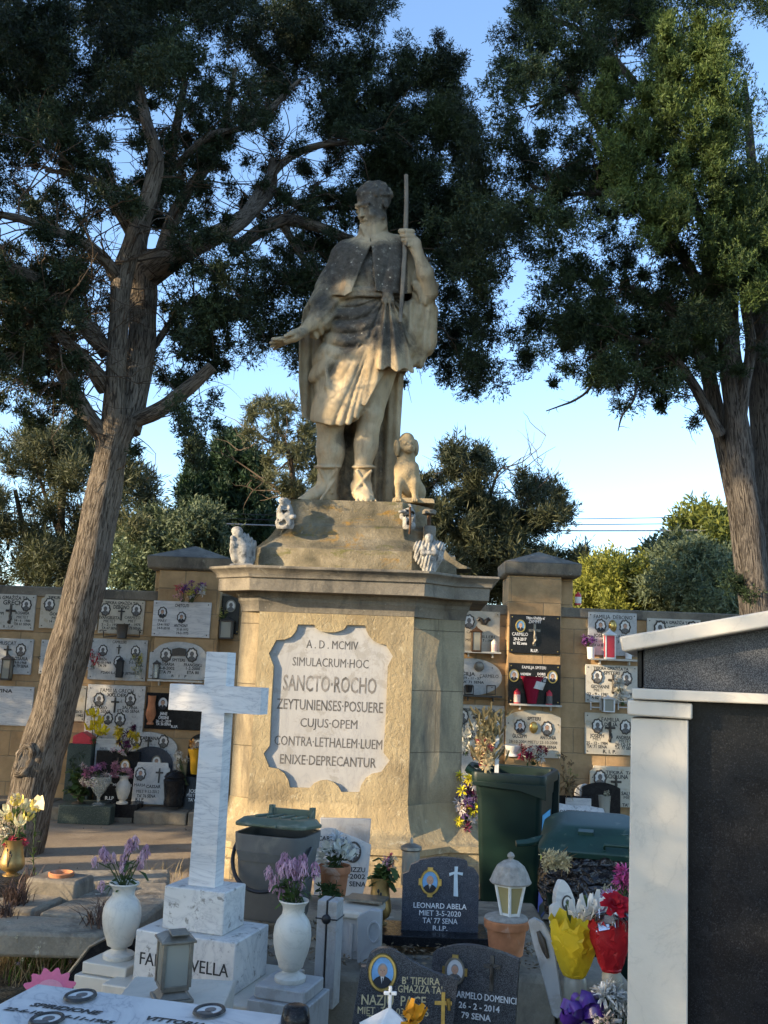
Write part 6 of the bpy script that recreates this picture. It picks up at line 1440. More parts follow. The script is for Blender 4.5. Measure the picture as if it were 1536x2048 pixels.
def redcover():
    P = W(166, 1480, 11.25); t = thing('red_box', 'red felt-covered box lid on a grey block beside the leaning trunk', 'box', P); mb = MB(); M_ = FR(P)
    mb.prism([(-.12, -.08), (.12, -.08), (.09, .03), (-.02, .09), (-.12, .04)], .2, M_); mb.build('lid', M['red_plastic'], t, bev=.006)
    P = W(160, 1488, 11.2); t = thing('grey_block', 'dark green-grey stone block carrying the red lid', 'stone', W(160, 1610, 11.2)); mb = MB(); mb.box((P.x, 11.3, P.z/2+.07), (.28, .2, P.z-.14)); mb.build('block', M['granite_green'], t, bev=.008)
redcover()
bunch('yellow_bouquet', 'yellow and dark purple flowers before the CARUANA tombstone', 252, 1478, 11.05, 46, 40, r, 'mum', [(.72, .55, .04), (.70, .52, .03), (.10, .02, .07)], 17, .05, W(248, 1512, 11.1), 'flowers along the wall', 14)
bunch('pink_bouquet', 'pink flower cushion on top of the dark green-black tombstone', 238, 1503, 11.1, 30, 8, r, 'tuft', [(.72, .32, .42), (.7, .6, .6)], 9, .04, None, 'flowers along the wall', 0)
def greenplanter():
    a, b = W(128, 1610, 10.72), W(224, 1645, 10.62); zt = W(170, 1606, 10.7).z
    c = Vector(((a.x+b.x)/2, 10.66, 0)); t = thing('green_plinth', 'low dark green stone plinth carrying vases by the leaning trunk', 'plinth', c)
    mb = MB(); mb.box((c.x, c.y+.08, zt/2), (b.x-a.x, .42, zt), Matrix.Identity(4)); mb.build('block', M['granite_green'], t, bev=.012)
    return zt
zpl = greenplanter()
p0 = W(158, 1605, 10.66); p0.z = zpl
urn('footed_vase', 'small footed bowl of dark leafy plant on the green plinth', p0, .20, .10, 'bronze', [(0, 0), (.4, 0), (.36, .1), (.1, .25), (.12, .5), (.45, .9), (.5, 1), (0, .95)], 'vases along the wall')
bunch('leafy_plant', 'dark glossy leafy plant on the green plinth', 158, 1550, 10.66, 46, 80, r, 'tuft', [(.03, .05, .02)], 10, .05, p0+Vector((0, 0, .09)), 'flowers along the wall', 90, 'leafgreen', 'plant', .06, .12)
p0 = W(196, 1608, 10.6); p0.z = zpl
urn('glass_vase', 'cut-glass goblet vase on the green plinth', p0, .24, .30, 'glass', [(0, 0), (.3, 0), (.3, .04), (.06, .1), (.08, .3), (.3, .5), (.45, .75), (.5, 1), (.46, 1), (.4, .75), (.25, .52), (0, .4)], 'vases along the wall')
bunch('mixed_bouquet', 'pale pink and mauve bouquet in the cut-glass goblet', 190, 1548, 10.6, 46, 44, r, 'mum', [(.60, .48, .46), (.34, .14, .30), (.62, .58, .52), (.45, .16, .28)], 20, .045, p0+Vector((0, 0, .22)), 'flowers along the wall', 20)
mb = MB(); a = W(243, 1612, 10.72); mb.box((a.x, 10.86, .13), (.34, .3, .14)); tag(mb.build('black_slab', M['granite'], loc=a, bev=.006), 'black granite base slab under the white marble vase by the wall', 'slab')
p0 = W(244, 1610, 10.74); p0.z = .2
urn('marble_vase', 'slim white marble vase with pink flowers before the black tombstone', p0, .15, .30, 'vase_marble', URN, 'vases along the wall')
bunch('pink_bouquet', 'dusty pink flowers in the slim white vase by the wall', 244, 1542, 10.74, 34, 26, r, 'mum', [(.60, .30, .36), (.50, .22, .30)], 11, .045, p0+Vector((0, 0, .28)), 'flowers along the wall', 6)
p0 = W(346, 1612, 10.9); p0.z = W(346, 1612, 10.9).z
t = urn('grave_lamp', 'black urn-shaped grave lamp beside the CASSAR tombstone', p0, .24, .40, 'granite', [(0, 0), (.42, 0), (.45, .1), (.42, .2), (.5, .62), (.52, .70), (.46, .74), (.50, .78), (.40, .88), (.16, .95), (0, .97)], 'lanterns along the wall', 'lamp')
bunch('white_orchids', 'white and cream flowers beside the yellow paper cone', 364, 1530, 10.9, 26, 46, r, 'mum', [(.72, .68, .60)], 9, .045, W(372, 1570, 10.9), 'flowers along the wall', 6)
def cone():
    D = 10.85; k = K(D); a = W(390, 1548, D); t = thing('paper_cone', 'bright yellow paper cone of flowers beside the cross shaft', 'bouquet', a, 'flowers along the wall'); mb = MB()
    mb.lathe([(.05, 0), (.075, .18), (.095, .27), (.085, .26), (.04, .02)], Matrix.Translation(a), 14, wob=.06); mb.build('wrapping', petal((.85, .48, .02)), t)
    pm = PetalMesh(); 
    for i in range(8): bloom(pm, r, a+Vector((r.gauss(0, .04), r.gauss(0, .03), .29+r.random()*.05)), Vector((0, 0, 1)), .05, 'mum', i % 2)
    pm.build('blossoms', [petal((.7, .66, .58)), petal((.65, .35, .1))], t)
cone()
# along the wall, right
shelf(920, 1000, 1305, DW-.03, 'stone shelf under the sunlit CARMELA plaque')
lantern('wall_lantern', 'rusty little lantern with a cross on the shelf right of the pedestal', W(952, 1304, DW-.1), .12, .30, 'rust', 'frosted', group='lanterns along the wall', base=False)
votive(988, 1292, DW-.1, 12, 26, 'small white votive at the end of the shelf right of the pedestal', 'candle')
shelf(918, 1002, 1392, DW-.03, 'dark bar shelf under the oval plaque', 'bronze')
for x, lab in ((938, 'wire holder with a black cup below the oval plaque'), (982, 'empty wire holder at the right end below the oval plaque')):
    a = W(x, 1390, DW-.1); t = thing('wire_holder', lab, 'holder', a, 'wire holders'); mb = MB()
    for s in (-1, 1): mb.tube([a+Vector((s*.05, 0, 0)), a+Vector((s*.05, 0, .11))], .006, 6)
    mb.tube([a+Vector((.05*math.cos(q), .05*math.sin(q), .11)) for q in np.linspace(0, 2*PI, 14)], .005, 5); mb.tube([a+Vector((-.05, 0, .01)), a+Vector((.05, 0, .01))], .006, 6); mb.build('wire', M['bronze'], t)
    if x < 950: mb = MB(); mb.lathe([(.03, .03), (.045, .12), (.04, .12), (0, .05)], Matrix.Translation(a), 12); mb.build('cup', M['black_plastic'], t)
shelf(1018, 1120, 1410, DW-.17, 'white shelf under the FAMILJA SPITERI plaque on the pier')
votive(1034, 1393, DW-.23, 13, 30, 'red votive left of the red bouquet on the pier')
votive(1098, 1396, DW-.23, 13, 30, 'red votive with a figure label, right of the red bouquet on the pier', 'red_plastic', 'photo_grey')
votive(1156, 1197, DW+.06, 13, 26, 'red votive standing on the wall top beside the pier cap', 'red_plastic', 'photo_white')
def redcone():
    D = DW-.24; a = W(1064, 1407, D); t = thing('wrapped_bouquet', 'red bouquet with a white paper band on the pier shelf', 'bouquet', a, 'flowers along the wall'); mb = MB()
    mb.lathe([(.05, 0), (.08, .15), (.11, .27), (.14, .31), (.12, .3), (.04, .03)], Matrix.Translation(a), 18, wob=.05); mb.build('wrapping', petal((.62, .02, .08)), t)
    mb = MB(); mb.lathe([(.091, .175), (.112, .262)], Matrix.Translation(a) @ Matrix.Rotation(.18, 4, 'Y'), 18, wob=.05); mb.build('paper_band', M['white_paint'], t)
redcone()
shelf(1178, 1275, 1320, DW-.03, 'white shelf under the FAMILJA DEBONO plaque')
lantern('wall_lantern', 'white lantern with a red candle under the FAMILJA DEBONO plaque', W(1219, 1319, DW-.1), .13, .36, 'white_paint', 'red_plastic', group='lanterns along the wall', base=False, cand=False)
urn('white_pot', 'white pot of purple flowers by the white lantern', W(1182, 1318, DW-.1), .10, .14, 'white_paint', CUP, 'vases along the wall')
bunch('purple_flowers', 'purple flowers in the white pot beside the white lantern', 1181, 1284, DW-.1, 26, 20, r, 'mum', [(.22, .08, .30), (.30, .12, .36)], 9, .045, W(1182, 1300, DW-.1), 'flowers along the wall', 5)
votive(1257, 1304, DW-.1, 13, 28, 'white pillar candle right of the white lantern', 'white_paint', 'white_paint')
for x, lab in ((1191, 'white wire holder left of the tin lamp'), (1246, 'white wire holder of white flowers, near the tomb pillar')):
    a = W(x, 1420, DW-.1); t = thing('wire_holder', lab, 'holder', a, 'wire holders'); mb = MB()
    for s in (-1, 1): mb.tube([a+Vector((s*.055, 0, 0)), a+Vector((s*.055, 0, .17))], .007, 6)
    for z in (.03, .10, .165): mb.tube([a+Vector((.055*math.cos(q), .055*math.sin(q), z)) for q in np.linspace(0, 2*PI, 14)], .005, 5)
    mb.build('wire', M['white_paint'], t)
lantern('wall_lantern', 'cream tin lamp with sloping sides under the GIOVANNI plaque', W(1216, 1424, DW-.12), .14, .19, 'white_paint', 'frosted', group='lanterns along the wall', base=False)
bunch('white_flowers', 'cluster of white flowers before the GIOVANNI SPITERI plaque', 1243, 1378, DW-.12, 26, 40, r, 'mum', [(.78, .75, .66)], 14, .05, W(1246, 1412, DW-.1), 'flowers along the wall', 5)
bunch('maroon_bouquet', 'maroon and white flowers behind the open green bin', 1068, 1508, 11., 60, 24, r, 'mum', [(.20, .015, .04), (.75, .72, .64), (.28, .02, .06)], 18, .05, W(1068, 1530, 11), 'flowers along the wall', 14)
urn('glass_vase', 'white footed bowl behind the left rim of the green bin', W(1024, 1512, 11.1), .2, .12, 'white_paint', [(0, 0), (.4, 0), (.36, .1), (.2, .25), (.45, .8), (.5, 1), (0, .9)], 'vases along the wall')
bunch('wilted_plant', 'straggling dark plant at the foot of the right pier', 1140, 1540, 11., 50, 60, r, 'tuft', [(.10, .06, .04), (.3, .3, .1)], 9, .04, W(1136, 1590, 11), 'flowers along the wall', 40, 'leafdry', 'plant', .025, .14)
bunch('white_orchids', 'white orchids low beside the pedestal edge behind the bin', 936, 1478, 11., 36, 44, r, 'lily', [(.75, .72, .62)], 7, .07, W(934, 1508, 11.05), 'flowers along the wall', 8)
bunch('pansy_bouquet', 'yellow, maroon and violet flowers hanging behind the green bin', 936, 1605, 8.6, 36, 100, r, 'mum', [(.70, .60, .03), (.12, .02, .06), (.14, .09, .22), (.55, .5, .48)], 26, .055, W(936, 1650, 8.7), 'flowers along the wall', 30)
urn('glass_vase', 'cloudy glass jar with a dry sprig beside the MONTEBELLO slab', W(1209, 1632, 10.5), .13, .21, 'frosted', CUP, 'vases along the wall')
bunch('dry_sprig', 'single dry white sprig in the cloudy jar', 1212, 1592, 10.5, 12, 30, r, 'tuft', [(.7, .66, .5)], 8, .028, W(1210, 1620, 10.5), 'flowers along the wall', 0)

# ------------------------------------------------------------------ near graves
def build_vella():
    yaw = math.radians(-18); c = W(412, 1767, 4.52); z1 = c.z-.004
    t = thing('cross_monument', 'white marble cross on stepped blocks lettered FAMILJA VELLA', 'cross', (c.x, c.y, z1-.72))
    B = Matrix.Translation((c.x, c.y, 0)) @ Matrix.Rotation(yaw, 4, 'Z'); k = K(4.45)
    zt, zb, zl = z1+1.04, z1+.737, z1
    mb = MB(); w, d = .128, .085
    za, zc = z1+.765, z1+.885
    o = [(-.066, zl), (.066, zl), (.058, za), (.235, za), (.235, zc), (.056, zc), (.055, zt), (-.055, zt), (-.056, zc), (-.235, zc), (-.235, za), (-.058, za)]
    mb.prism(o, d, B, y0=-d/2); mb.build('cross', M['marble_cross'], t, bev=.004)
    mb = MB(); mb.box((0, .0, zl-.09), (.30, .21, .18), B); mb.build('upper_block', M['marble_weathered'], t, bev=.006)
    mb = MB(); mb.box((.004, 0, zl-.18-.107), (.485, .34, .214), B); mid = mb.build('lettered_block', M['marble_weathered'], t, bev=.006)
    mb = MB(); mb.text('FAMILJA VELLA', B, .006, zl-.18-.140, .054, .43, y=-.1712, bold=.02); mb.build('lettering', M['text_black'], mid, smooth=None)
    mb = MB(); mb.box((.02, .03, zl-.394-.12), (.72, .56, .24), B); mb.box((.03, .05, zl-.634-.25), (.9, .75, .5), B); mb.build('base_slab', M['marble_warm'], t, bev=.007)
    return B, zl
VB, VZ = build_vella()
r = random.Random(31)
def plinth(name, label, P, w, h, mat='marble_warm', yaw=-.31, cap=.05):
    t = thing(name, label, 'plinth', P-Vector((0, 0, h))); M_ = Matrix.Translation(P) @ Matrix.Rotation(yaw, 4, 'Z')
    mb = MB(); mb.box((0, 0, -cap-(h-cap)/2), (w, w, h-cap), M_); mb.build('block', M[mat], t, bev=.005)
    mb = MB(); mb.box((0, 0, -cap/2+.001), (w*.84, w*.84, cap), M_); mb.build('cap_slab', M[mat], t, bev=.006)
GV = 'white marble vases beside the cross'
p = W(237, 1916, 4.62); plinth('vase_plinth', 'marble block under the vase left of the cross monument', p, .27, .45)
urn('marble_vase', 'white marble vase left of the cross, with thin mauve flowers', p, .170, hz(237, 1764, 1916, 4.62), 'vase_marble', URN, GV)
k = K(4.6)
def photo_heads(L, D, g=.03): return [W(a, b, D+r.uniform(-g, g)) for a, b in L]
b = p+Vector((0, 0, hz(237, 1764, 1916, 4.62)*.92))
MAUVE = (.46, .23, .46)
t = thing('mauve_flowers', 'wilted mauve flowers fanning from the vase left of the cross', 'flowers', b, 'wilted mauve flowers')
stemmed(t, b, photo_heads([(190, 1722), (207, 1704), (227, 1714), (248, 1718), (246, 1735), (262, 1688), (270, 1682), (292, 1700), (284, 1713), (280, 1726), (257, 1692), (213, 1712), (203, 1770)], 4.6), r, 'droop', [petal((.70, .47, .56)), petal((.58, .36, .47))], .026, 26, 'leafgreen', .018, .07)
p = W(580, 1962, 4.22); plinth('vase_plinth', 'grey-white marble block under the vase right of the cross', p, .262, .6, 'marble_grey')
urn('marble_vase', 'sun-touched marble vase right of the cross, full of drooping mauve flowers', p, .155, hz(580, 1799, 1962, 4.22), 'vase_marble', URN, GV)
b = p+Vector((0, 0, hz(580, 1799, 1962, 4.22)*.92))
t = thing('mauve_flowers', 'thick wilted mauve bunch in the vase right of the cross', 'flowers', b, 'wilted mauve flowers')
stemmed(t, b, photo_heads([(568, 1738), (570, 1718), (582, 1732), (605, 1718), (608, 1735), (590, 1726), (548, 1763), (576, 1765), (602, 1765), (566, 1785), (595, 1796), (630, 1738), (537, 1742), (560, 1730), (598, 1745), (584, 1748)], 4.22), r, 'droop', [petal((.71, .46, .57)), petal((.58, .34, .47))], .027, 60, 'leafgreen', .02, .075, .0028, .8)
p = W(343, 1998, 3.78); lantern('grave_lantern', 'dull tin four-sided grave lantern with dusty panes before the cross', p, .118, .262, 'silver', 'frosted', math.radians(24), 'lanterns on the near graves', 'cap', .06)
mb = MB(); mb.box((p.x, p.y+.05, p.z/2), (.4, .4, p.z-.004), Matrix.Identity(4)); tag(mb.build('marble_step', M['marble_warm'], loc=(p.x, p.y, 0), bev=.006), 'low marble step under the tin lantern', 'slab')

def build_flat_grave():
    z = .671; A = W(75, 1967, 3.4); B_ = W(577, 2031, 3.2); A.z = B_.z = z; C_ = G(0, 2006, z); d = (C_-A).normalized()
    t = thing('grave_slab', 'flat white marble grave slab lettered SPIRIDIONE with oval photos, nearest at lower left', 'slab', (A.x, A.y, 0))
    P = [A, B_, B_+d*1.3, A+d*1.3]; mb = MB()
    vs = [Vector((q.x, q.y, z)) for q in P]+[Vector((q.x, q.y, z-.055)) for q in P]
    mb.add(vs, [(0, 3, 2, 1), (4, 5, 6, 7), (0, 1, 5, 4), (1, 2, 6, 5), (2, 3, 7, 6), (3, 0, 4, 7)]); mb.build('slab', M['marble_cross'], t, bev=.007)
    mb = MB(); cen = sum(P, Vector())/4; Q = [cen+(q-cen)*.93 for q in P]
    mb.add([Vector((q.x, q.y, z-.055)) for q in Q]+[Vector((q.x, q.y, 0)) for q in Q], [(0, 3, 2, 1), (4, 5, 6, 7), (0, 1, 5, 4), (1, 2, 6, 5), (2, 3, 7, 6), (3, 0, 4, 7)]); mb.build('plinth', M['marble_grey'], t)
    ex = (B_-A).normalized(); ez = Vector((0, 0, 1)); ey = -ex.cross(ez)
    F = Matrix((ex, -ez, -d)).transposed().to_4x4()
    def at(px, py): q = G(px, py, z); f = F.copy(); f.translation = q; return f
    mb = MB()
    for s, px, py, h, w in (('SPIRIDIONE', 131, 2018, .032, .235), ('22-6-1892', 58, 2024, .026, .165), ('14-11-1965', 172, 2039, .026, .18), ('VITTORIA', 350, 2044, .032, .20)):
        mb.text(s, at(px, py), 0, -h/2, h, w, y=-.002, bold=.04, italic=.15)
    mb.build('lettering', M['text_black'], t, smooth=None)
    for px, py in ((160, 1998), (418, 2028), (93, 2046)):
        f = at(px, py) @ Matrix.Rotation(.1, 4, 'Y'); portrait(t, f, 0, 0, .042, .052, 'grey', 'black_plastic', -.006)
build_flat_grave()
p = W(590, 2060, 3.1); urn('black_urn', 'polished black granite jar at the corner of the flat marble grave', p-Vector((0, 0, .12)), .09, .19, 'granite', [(0, 0), (.4, 0), (.5, .4), (.5, .8), (.42, .97), (.3, 1), (0, 1)])
def pinkfelt():
    D = 3.62; P = W(98, 1985, D); t = thing('felt_flower', 'pink felt cut-out flower standing behind the flat marble grave', 'decoration', P); M_ = FR(P, .2, .5, .1)
    o = [((.075+.009*math.cos(a*13))*math.cos(a)*1.15, (.075+.009*math.cos(a*13))*math.sin(a)) for a in np.linspace(0, 2*PI, 80)[:-1]]
    mb = MB(); mb.prism(o, .006, M_); mb.build('petals', plain('pink_felt', (.66, .16, .24), .95, .1, .1, 60, .2), t)
    mb = MB(); mb.prism(oval(.05, .042), .005, M_, y0=-.005); mb.build('centre', plain('pale_pink_felt', (.66, .28, .32), .95, .1, .1, 60, .2), t)
pinkfelt()
def blackboard():
    D = 4.85; P = W(190, 1960, D); inv = FR(P).inverted(); t = thing('black_headstone', 'black granite headstone with a pale silvery edge behind the left marble vase', 'headstone', P)
    c = lambda a, b: ((inv @ W(a, b, D)).x, (inv @ W(a, b, D)).z)
    mb = MB(); mb.prism([c(*q) for q in ((118, 2030), (300, 2030), (300, 1872), (214, 1874), (180, 1893), (126, 1962), (118, 1975))], .05, FR(P)); mb.build('slab', M['granite'], t, bev=.003)
    mb = MB(); mb.tube([W(118, 1976, D), W(126, 1962, D), W(180, 1893, D), W(214, 1875, D), W(300, 1873, D)], .009, 6); mb.build('edge_trim', M['silver'], t)
blackboard()

def prism_ground(poly, z, th, mat, name, label, cat='slab', bev=.02, group=None, jag=0.):
    """flat stone whose top outline is seen at photo pixels"""
    rr = random.Random(len(label)); P = []
    for i in range(len(poly)):
        a, b = poly[i], poly[(i+1) % len(poly)]
        for q in (0, .33, .66) if jag else (0,): P.append(G(a[0]+(b[0]-a[0])*q, a[1]+(b[1]-a[1])*q, z)+Vector((rr.uniform(-jag, jag), rr.uniform(-jag, jag), 0)))
    ar = sum(P[i].x*P[i-1].y-P[i-1].x*P[i].y for i in range(len(P)))
    if ar > 0: P.reverse()
    n = len(P); mb = MB(); mb.add([Vector((q.x, q.y, z)) for q in P]+[Vector((q.x, q.y, z-th)) for q in P], [tuple(range(n)), tuple(reversed(range(n, 2*n)))]+[((i+1) % n, i, i+n, (i+1) % n+n) for i in range(n)])
    return tag(mb.build(name, M[mat], loc=P[0], bev=bev), label, cat, group)
GS = 'old limestone grave slabs at the left'
M['limestone_slab'] = stone('worn_limestone_slab', (.21, .18, .135), (.38, .33, .25), 3, 50, .9, stain=(3.4, .49, (.10, .09, .075), .15), bscale=14, dist=.02, stain2=(12, .62, (.46, .42, .33), .08))
prism_ground([(-60, 1834), (72, 1829), (215, 1842), (262, 1852), (204, 1868), (-60, 1862)], .30, .13, 'limestone_slab', 'limestone_slab', 'worn limestone slab forming the front lip of the left grave', group=GS, jag=.012)
prism_ground([(-60, 1816), (70, 1819), (194, 1764), (104, 1768), (58, 1788), (-60, 1800)], .31, .13, 'limestone_slab', 'limestone_slab', 'worn limestone slab left of the long open joint', group=GS, jag=.010)
prism_ground([(78, 1824), (206, 1768), (338, 1764), (340, 1800), (270, 1848), (215, 1838)], .305, .13, 'limestone_slab', 'limestone_slab', 'worn limestone slab right of the long open joint', group=GS, jag=.010)
prism_ground([(112, 1764), (130, 1740), (340, 1738), (340, 1760)], .27, .13, 'limestone_slab', 'limestone_slab', 'far limestone slab by the ringed stone block', group=GS, jag=.012)
prism_ground([(-60, 1850), (-60, 1805), (120, 1765), (330, 1765), (300, 1835), (215, 1852)], .165, .33, 'limestone_dark', 'grave_curb', 'dark stone kerb carrying the old limestone slabs', 'kerb', group=GS)
def ringblock():
    P = G(122, 1752, .40); t = thing('stone_block', 'small rough stone block with a rusty ring on top by the left grave', 'stone', (P.x, P.y, .27)); M_ = Matrix.Translation((P.x, P.y, 0)) @ Matrix.Rotation(-.2, 4, 'Z')
    mb = MB(); mb.box((0, 0, .25), (.36, .26, .30), M_, top=(.94, .92)); mb.build('block', M['limestone_dark'], t, bev=.02)
    mb = MB(); mb.lathe([(.075, .40), (.08, .42), (.07, .425), (.062, .405)], M_, 18); mb.build('ring', M['terracotta'], t)
ringblock()
VZB = [(0, 0), (.30, 0), (.34, .02), (.34, .05), (.20, .08), (.22, .11), (.42, .19), (.5, .30), (.49, .40), (.42, .58), (.38, .76), (.42, .97), (.44, 1), (.40, 1), (.36, .9), (.34, .75), (0, .7)]
def brass(P, w, h, label, flip=1):
    t = urn('brass_vase', label, P, w, h, 'brass', VZB, 'tall brass vases'); mb = MB()
    for s, a in ((-1, 1.), (1, .7), (.2, .85)):
        z0 = .30*h; q = [P+Vector((s*.09*w*(i/5), -.505*w*1.0+.06*w*(i/5), z0+.45*h*a*(i/5))) for i in range(6)]; mb.tube(q, .0018, 4); mb.ball(q[-1], (.006, .004, .011), 8)
    mb.build('tulip_engraving', M['text_black'], t); return t
M['brass'] = plain('aged_brass', (.36, .235, .085), .42, .5, .35, 14, metal=.55)
p = W(22, 1752, 6.6); brass(p, .16, .235, 'tall brass vase with engraved tulips at the left edge, holding cream lilies')
b = p+Vector((0, 0, .2)); t = thing('lily_bouquet', 'cream and yellow lilies with red sprigs in the brass vase at the left edge', 'flowers', b)
D = 6.6; heads = photo_heads([(10, 1628), (35, 1610), (5, 1655), (48, 1618), (22, 1640), (30, 1600), (60, 1625), (70, 1618), (8, 1672), (40, 1650), (52, 1640), (-8, 1640)], D, .06)
stemmed(t, b, heads, r, ('lily', 'lily', 'mum'), [petal((.74, .68, .42)), petal((.76, .62, .16)), petal((.72, .66, .5))], .055, 40, 'leafgreen', .025, .08)
pm = PetalMesh()
for h in photo_heads([(25, 1680), (42, 1672), (12, 1690), (35, 1692), (20, 1700), (50, 1684)], D, .05): bloom(pm, r, h, Vector((0, -1, .3)), .03, 'mum', 0)
pm.build('red_sprigs', [petal((.55, .06, .1))], t)
pm = PetalMesh(); h = W(66, 1614, D-.05); pm.petal(h, Vector((.8, -.3, .5)), Vector((0, -1, .4)), .12, .10, .9, 0, -.5); pm.petal(h+Vector((.0, .01, 0)), Vector((.5, -.1, .9)), Vector((0, -1, .1)), .09, .06, .8, 0, -.4); pm.build('arum_petal', [petal((.78, .66, .42))], t)
mb = MB(); a = W(22, 1760, 6.6); mb.box((a.x, 6.62, a.z/2+.0), (.34, .34, a.z), Matrix.Identity(4)); tag(mb.build('black_slab', M['granite'], loc=(a.x, 6.62, 0), bev=.005), 'black stone base under the brass vase at the left edge', 'slab')

# ------------------------------------------------------------------ limestone ledge of the middle graves
def ledge():
    g = np.random.default_rng(8); zt = .36
    t = thing('grave_ledge', 'rough low limestone ledge carrying the middle headstones', 'ledge', (.1, 5, 0), None)
    mb = MB(); rr = random.Random(4); x = -.95
    while x < 1.02:
        w = rr.uniform(.28, .5); mb.box((x+w/2, 4.93+rr.uniform(-.05, .05), zt/2-.03), (w-.012, .45, zt+.04+rr.uniform(-.02, .02)), top=(1.0, rr.uniform(.8, .95))); x += w
    mb.build('kerb_stones', M['limestone_dark'], t, bev=.035, seg=3)
    mb = MB(); mb.box((.05, 5.75, zt/2-.02), (2.0, 1.25, zt-.03)); mb.build('fill', M['limestone_slab'], t, bev=.02)
ledge()

# ------------------------------------------------------------------ grey caddy, heart stone, pots
def rrect(w, d, r_, n=5):
    P = []
    for cx, cy, a0 in ((w/2-r_, d/2-r_, 0), (-w/2+r_, d/2-r_, 90), (-w/2+r_, -d/2+r_, 180), (w/2-r_, -d/2+r_, 270)):
        P += [(cx+r_*math.cos(math.radians(a0+90*i/n)), cy+r_*math.sin(math.radians(a0+90*i/n))) for i in range(n+1)]
    return P
def stack(mb, secs, M_, mi=0, cap=True):
    """loft of rounded rectangles (z, w, d, r, dx, dy)"""
    vs = []; n = None
    for z, w, d, r_, *o in secs:
        ox, oy = (o+[0, 0])[:2]; P = rrect(w, d, r_); n = len(P); vs += [M_ @ Vector((x+ox, y+oy, z)) for x, y in P]
    fs = [(j*n+i, j*n+(i+1) % n, (j+1)*n+(i+1) % n, (j+1)*n+i) for j in range(len(secs)-1) for i in range(n)]
    if cap: fs += [tuple(reversed(range(n))), tuple((len(secs)-1)*n+i for i in range(n))]
    return mb.add(vs, fs, mi)
def caddy():
    D = 5.55; k = K(D); P = W(548, 1832, D); t = thing('waste_caddy', 'grey plastic caddy bin with an ajar green lid and a swinging handle', 'bin', P); M_ = Matrix.Translation(P) @ Matrix.Rotation(math.radians(-17), 4, 'Z') @ Matrix.Scale(.9, 4)
    h = .50; mb = MB()
    stack(mb, [(0, .34, .30, .05), (.02, .36, .32, .06), (.33, .415, .36, .07), (h-.1, .43, .375, .07), (h-.1, .445, .39, .075), (h-.02, .46, .40, .08), (h, .46, .40, .08), (h, .43, .37, .07), (h-.06, .42, .36, .07), (h-.062, .1, .1, .02)], M_); mb.build('body', M['grey_bin'], t, smooth=35)
    mb = MB(); stack(mb, [(h-.155, .30, .012, .004, -.02, -.186), (h-.10, .34, .016, .004, -.02, -.193)], M_); mb.build('front_lip', M['grey_bin'], t)
    L_ = M_ @ Matrix.Translation((0, .2, h+.012)) @ Matrix.Rotation(math.radians(-5), 4, 'X') @ Matrix.Translation((0, -.2, 0)); mb = MB()
    stack(mb, [(0, .455, .41, .07), (.02, .462, .42, .08), (.028, .44, .395, .08), (.05, .40, .34, .07, 0, .02), (.052, .38, .32, .06, 0, .02)], L_)
    for i in range(4): mb.box((-.12+i*.08, .03, .058), (.022, .24, .016), L_)
    mb.box((0, .205, .075), (.30, .03, .045), L_); mb.box((-.14, .20, .08), (.03, .05, .07), L_); mb.box((.14, .20, .08), (.03, .05, .07), L_); mb.box((-.03, -.222, .014), (.2, .018, .016), L_)
    mb.build('lid', M['green_lid'], t, bev=.004, smooth=35)
    mb = MB(); q = []
    for a in np.linspace(0, PI, 22): q.append(M_ @ Vector((-.245*math.cos(a)*1.0, -.06-.215*math.sin(a)**.8, h-.07-.235*math.sin(a))))
    mb.tube(q, .011, 7); mb.build('handle', M['black_plastic'], t)
caddy()
def stone_board(name, label, outl, D, mat, th=.05, lean=0., yaw=0., base=None, group=None, lines=(), ink='text_white', ports=(), cat='headstone', bev=.004, bold=.02):
    """headstone whose outline is read at photo pixels on depth D; lines = (text, xc, ybase, height, width) px"""
    cx = sum(q[0] for q in outl)/len(outl); by = max(q[1] for q in outl); P = W(cx, by, D); M_ = FR(P, yaw, lean); inv = M_.inverted()
    nrm = M_.to_3x3() @ Vector((0, 1, 0))
    def c(a, b):
        d = W(a, b, D)-cC; tt = (P-cC).dot(nrm)/d.dot(nrm); q = inv @ (cC+d*tt); return q.x, q.z
    t = thing(name, label, cat, P, group); mb = MB(); mb.prism([c(*q) for q in outl], th, M_); mb.build('slab', M[mat], t, bev=bev, smooth=30)
    k = K(D)
    if lines:
        mb = MB()
        for s, a, b, h, w in lines: x, z = c(a, b); mb.text(s, M_, x, z, h*k, w*k if w else None, bold=bold, y=-.0015)
        mb.build('lettering', M[ink], t, smooth=None)
    for a, b, rx, kd, fr in ports: x, z = c(a, b); portrait(t, M_, x, z, rx*k, rx*k*1.26, kd, fr)
    return t, M_, c, k
def qb(pts, n=6):
    """polyline through control points with rounded course"""
    S = smooth_path([(a, b, 0, 0) for a, b in pts], n); return [(q[0], q[1]) for q in S]
GH = 'headstones of the near graves'
stone_board('heart_headstone', 'cream wavy-topped headstone ending 2002 SENA behind the white flower pot', [(628, 1790), (628, 1668)]+qb([(634, 1661), (660, 1656), (690, 1668), (720, 1680), (742, 1690)])+[(736, 1752), (724, 1792)], 6.15, 'marble', .06, .12, group=GH, ink='text_black', lines=[('CARUANA', 666, 1682, 9, 60), ('ĊETTA ZIZZU', 690, 1743, 9, 78), ('24-5-2002', 698, 1757, 9, 62), ('TA\' 71 SENA', 694, 1772, 9, 72)], ports=[(706, 1704, 14, 'warm', 'bronze')])
stone_board('grey_tablet', 'plain grey stone panel standing behind the wavy headstone', [(640, 1700), (640, 1636), (742, 1638), (738, 1700)], 6.4, 'marble_grey', .04, .05, cat='slab')
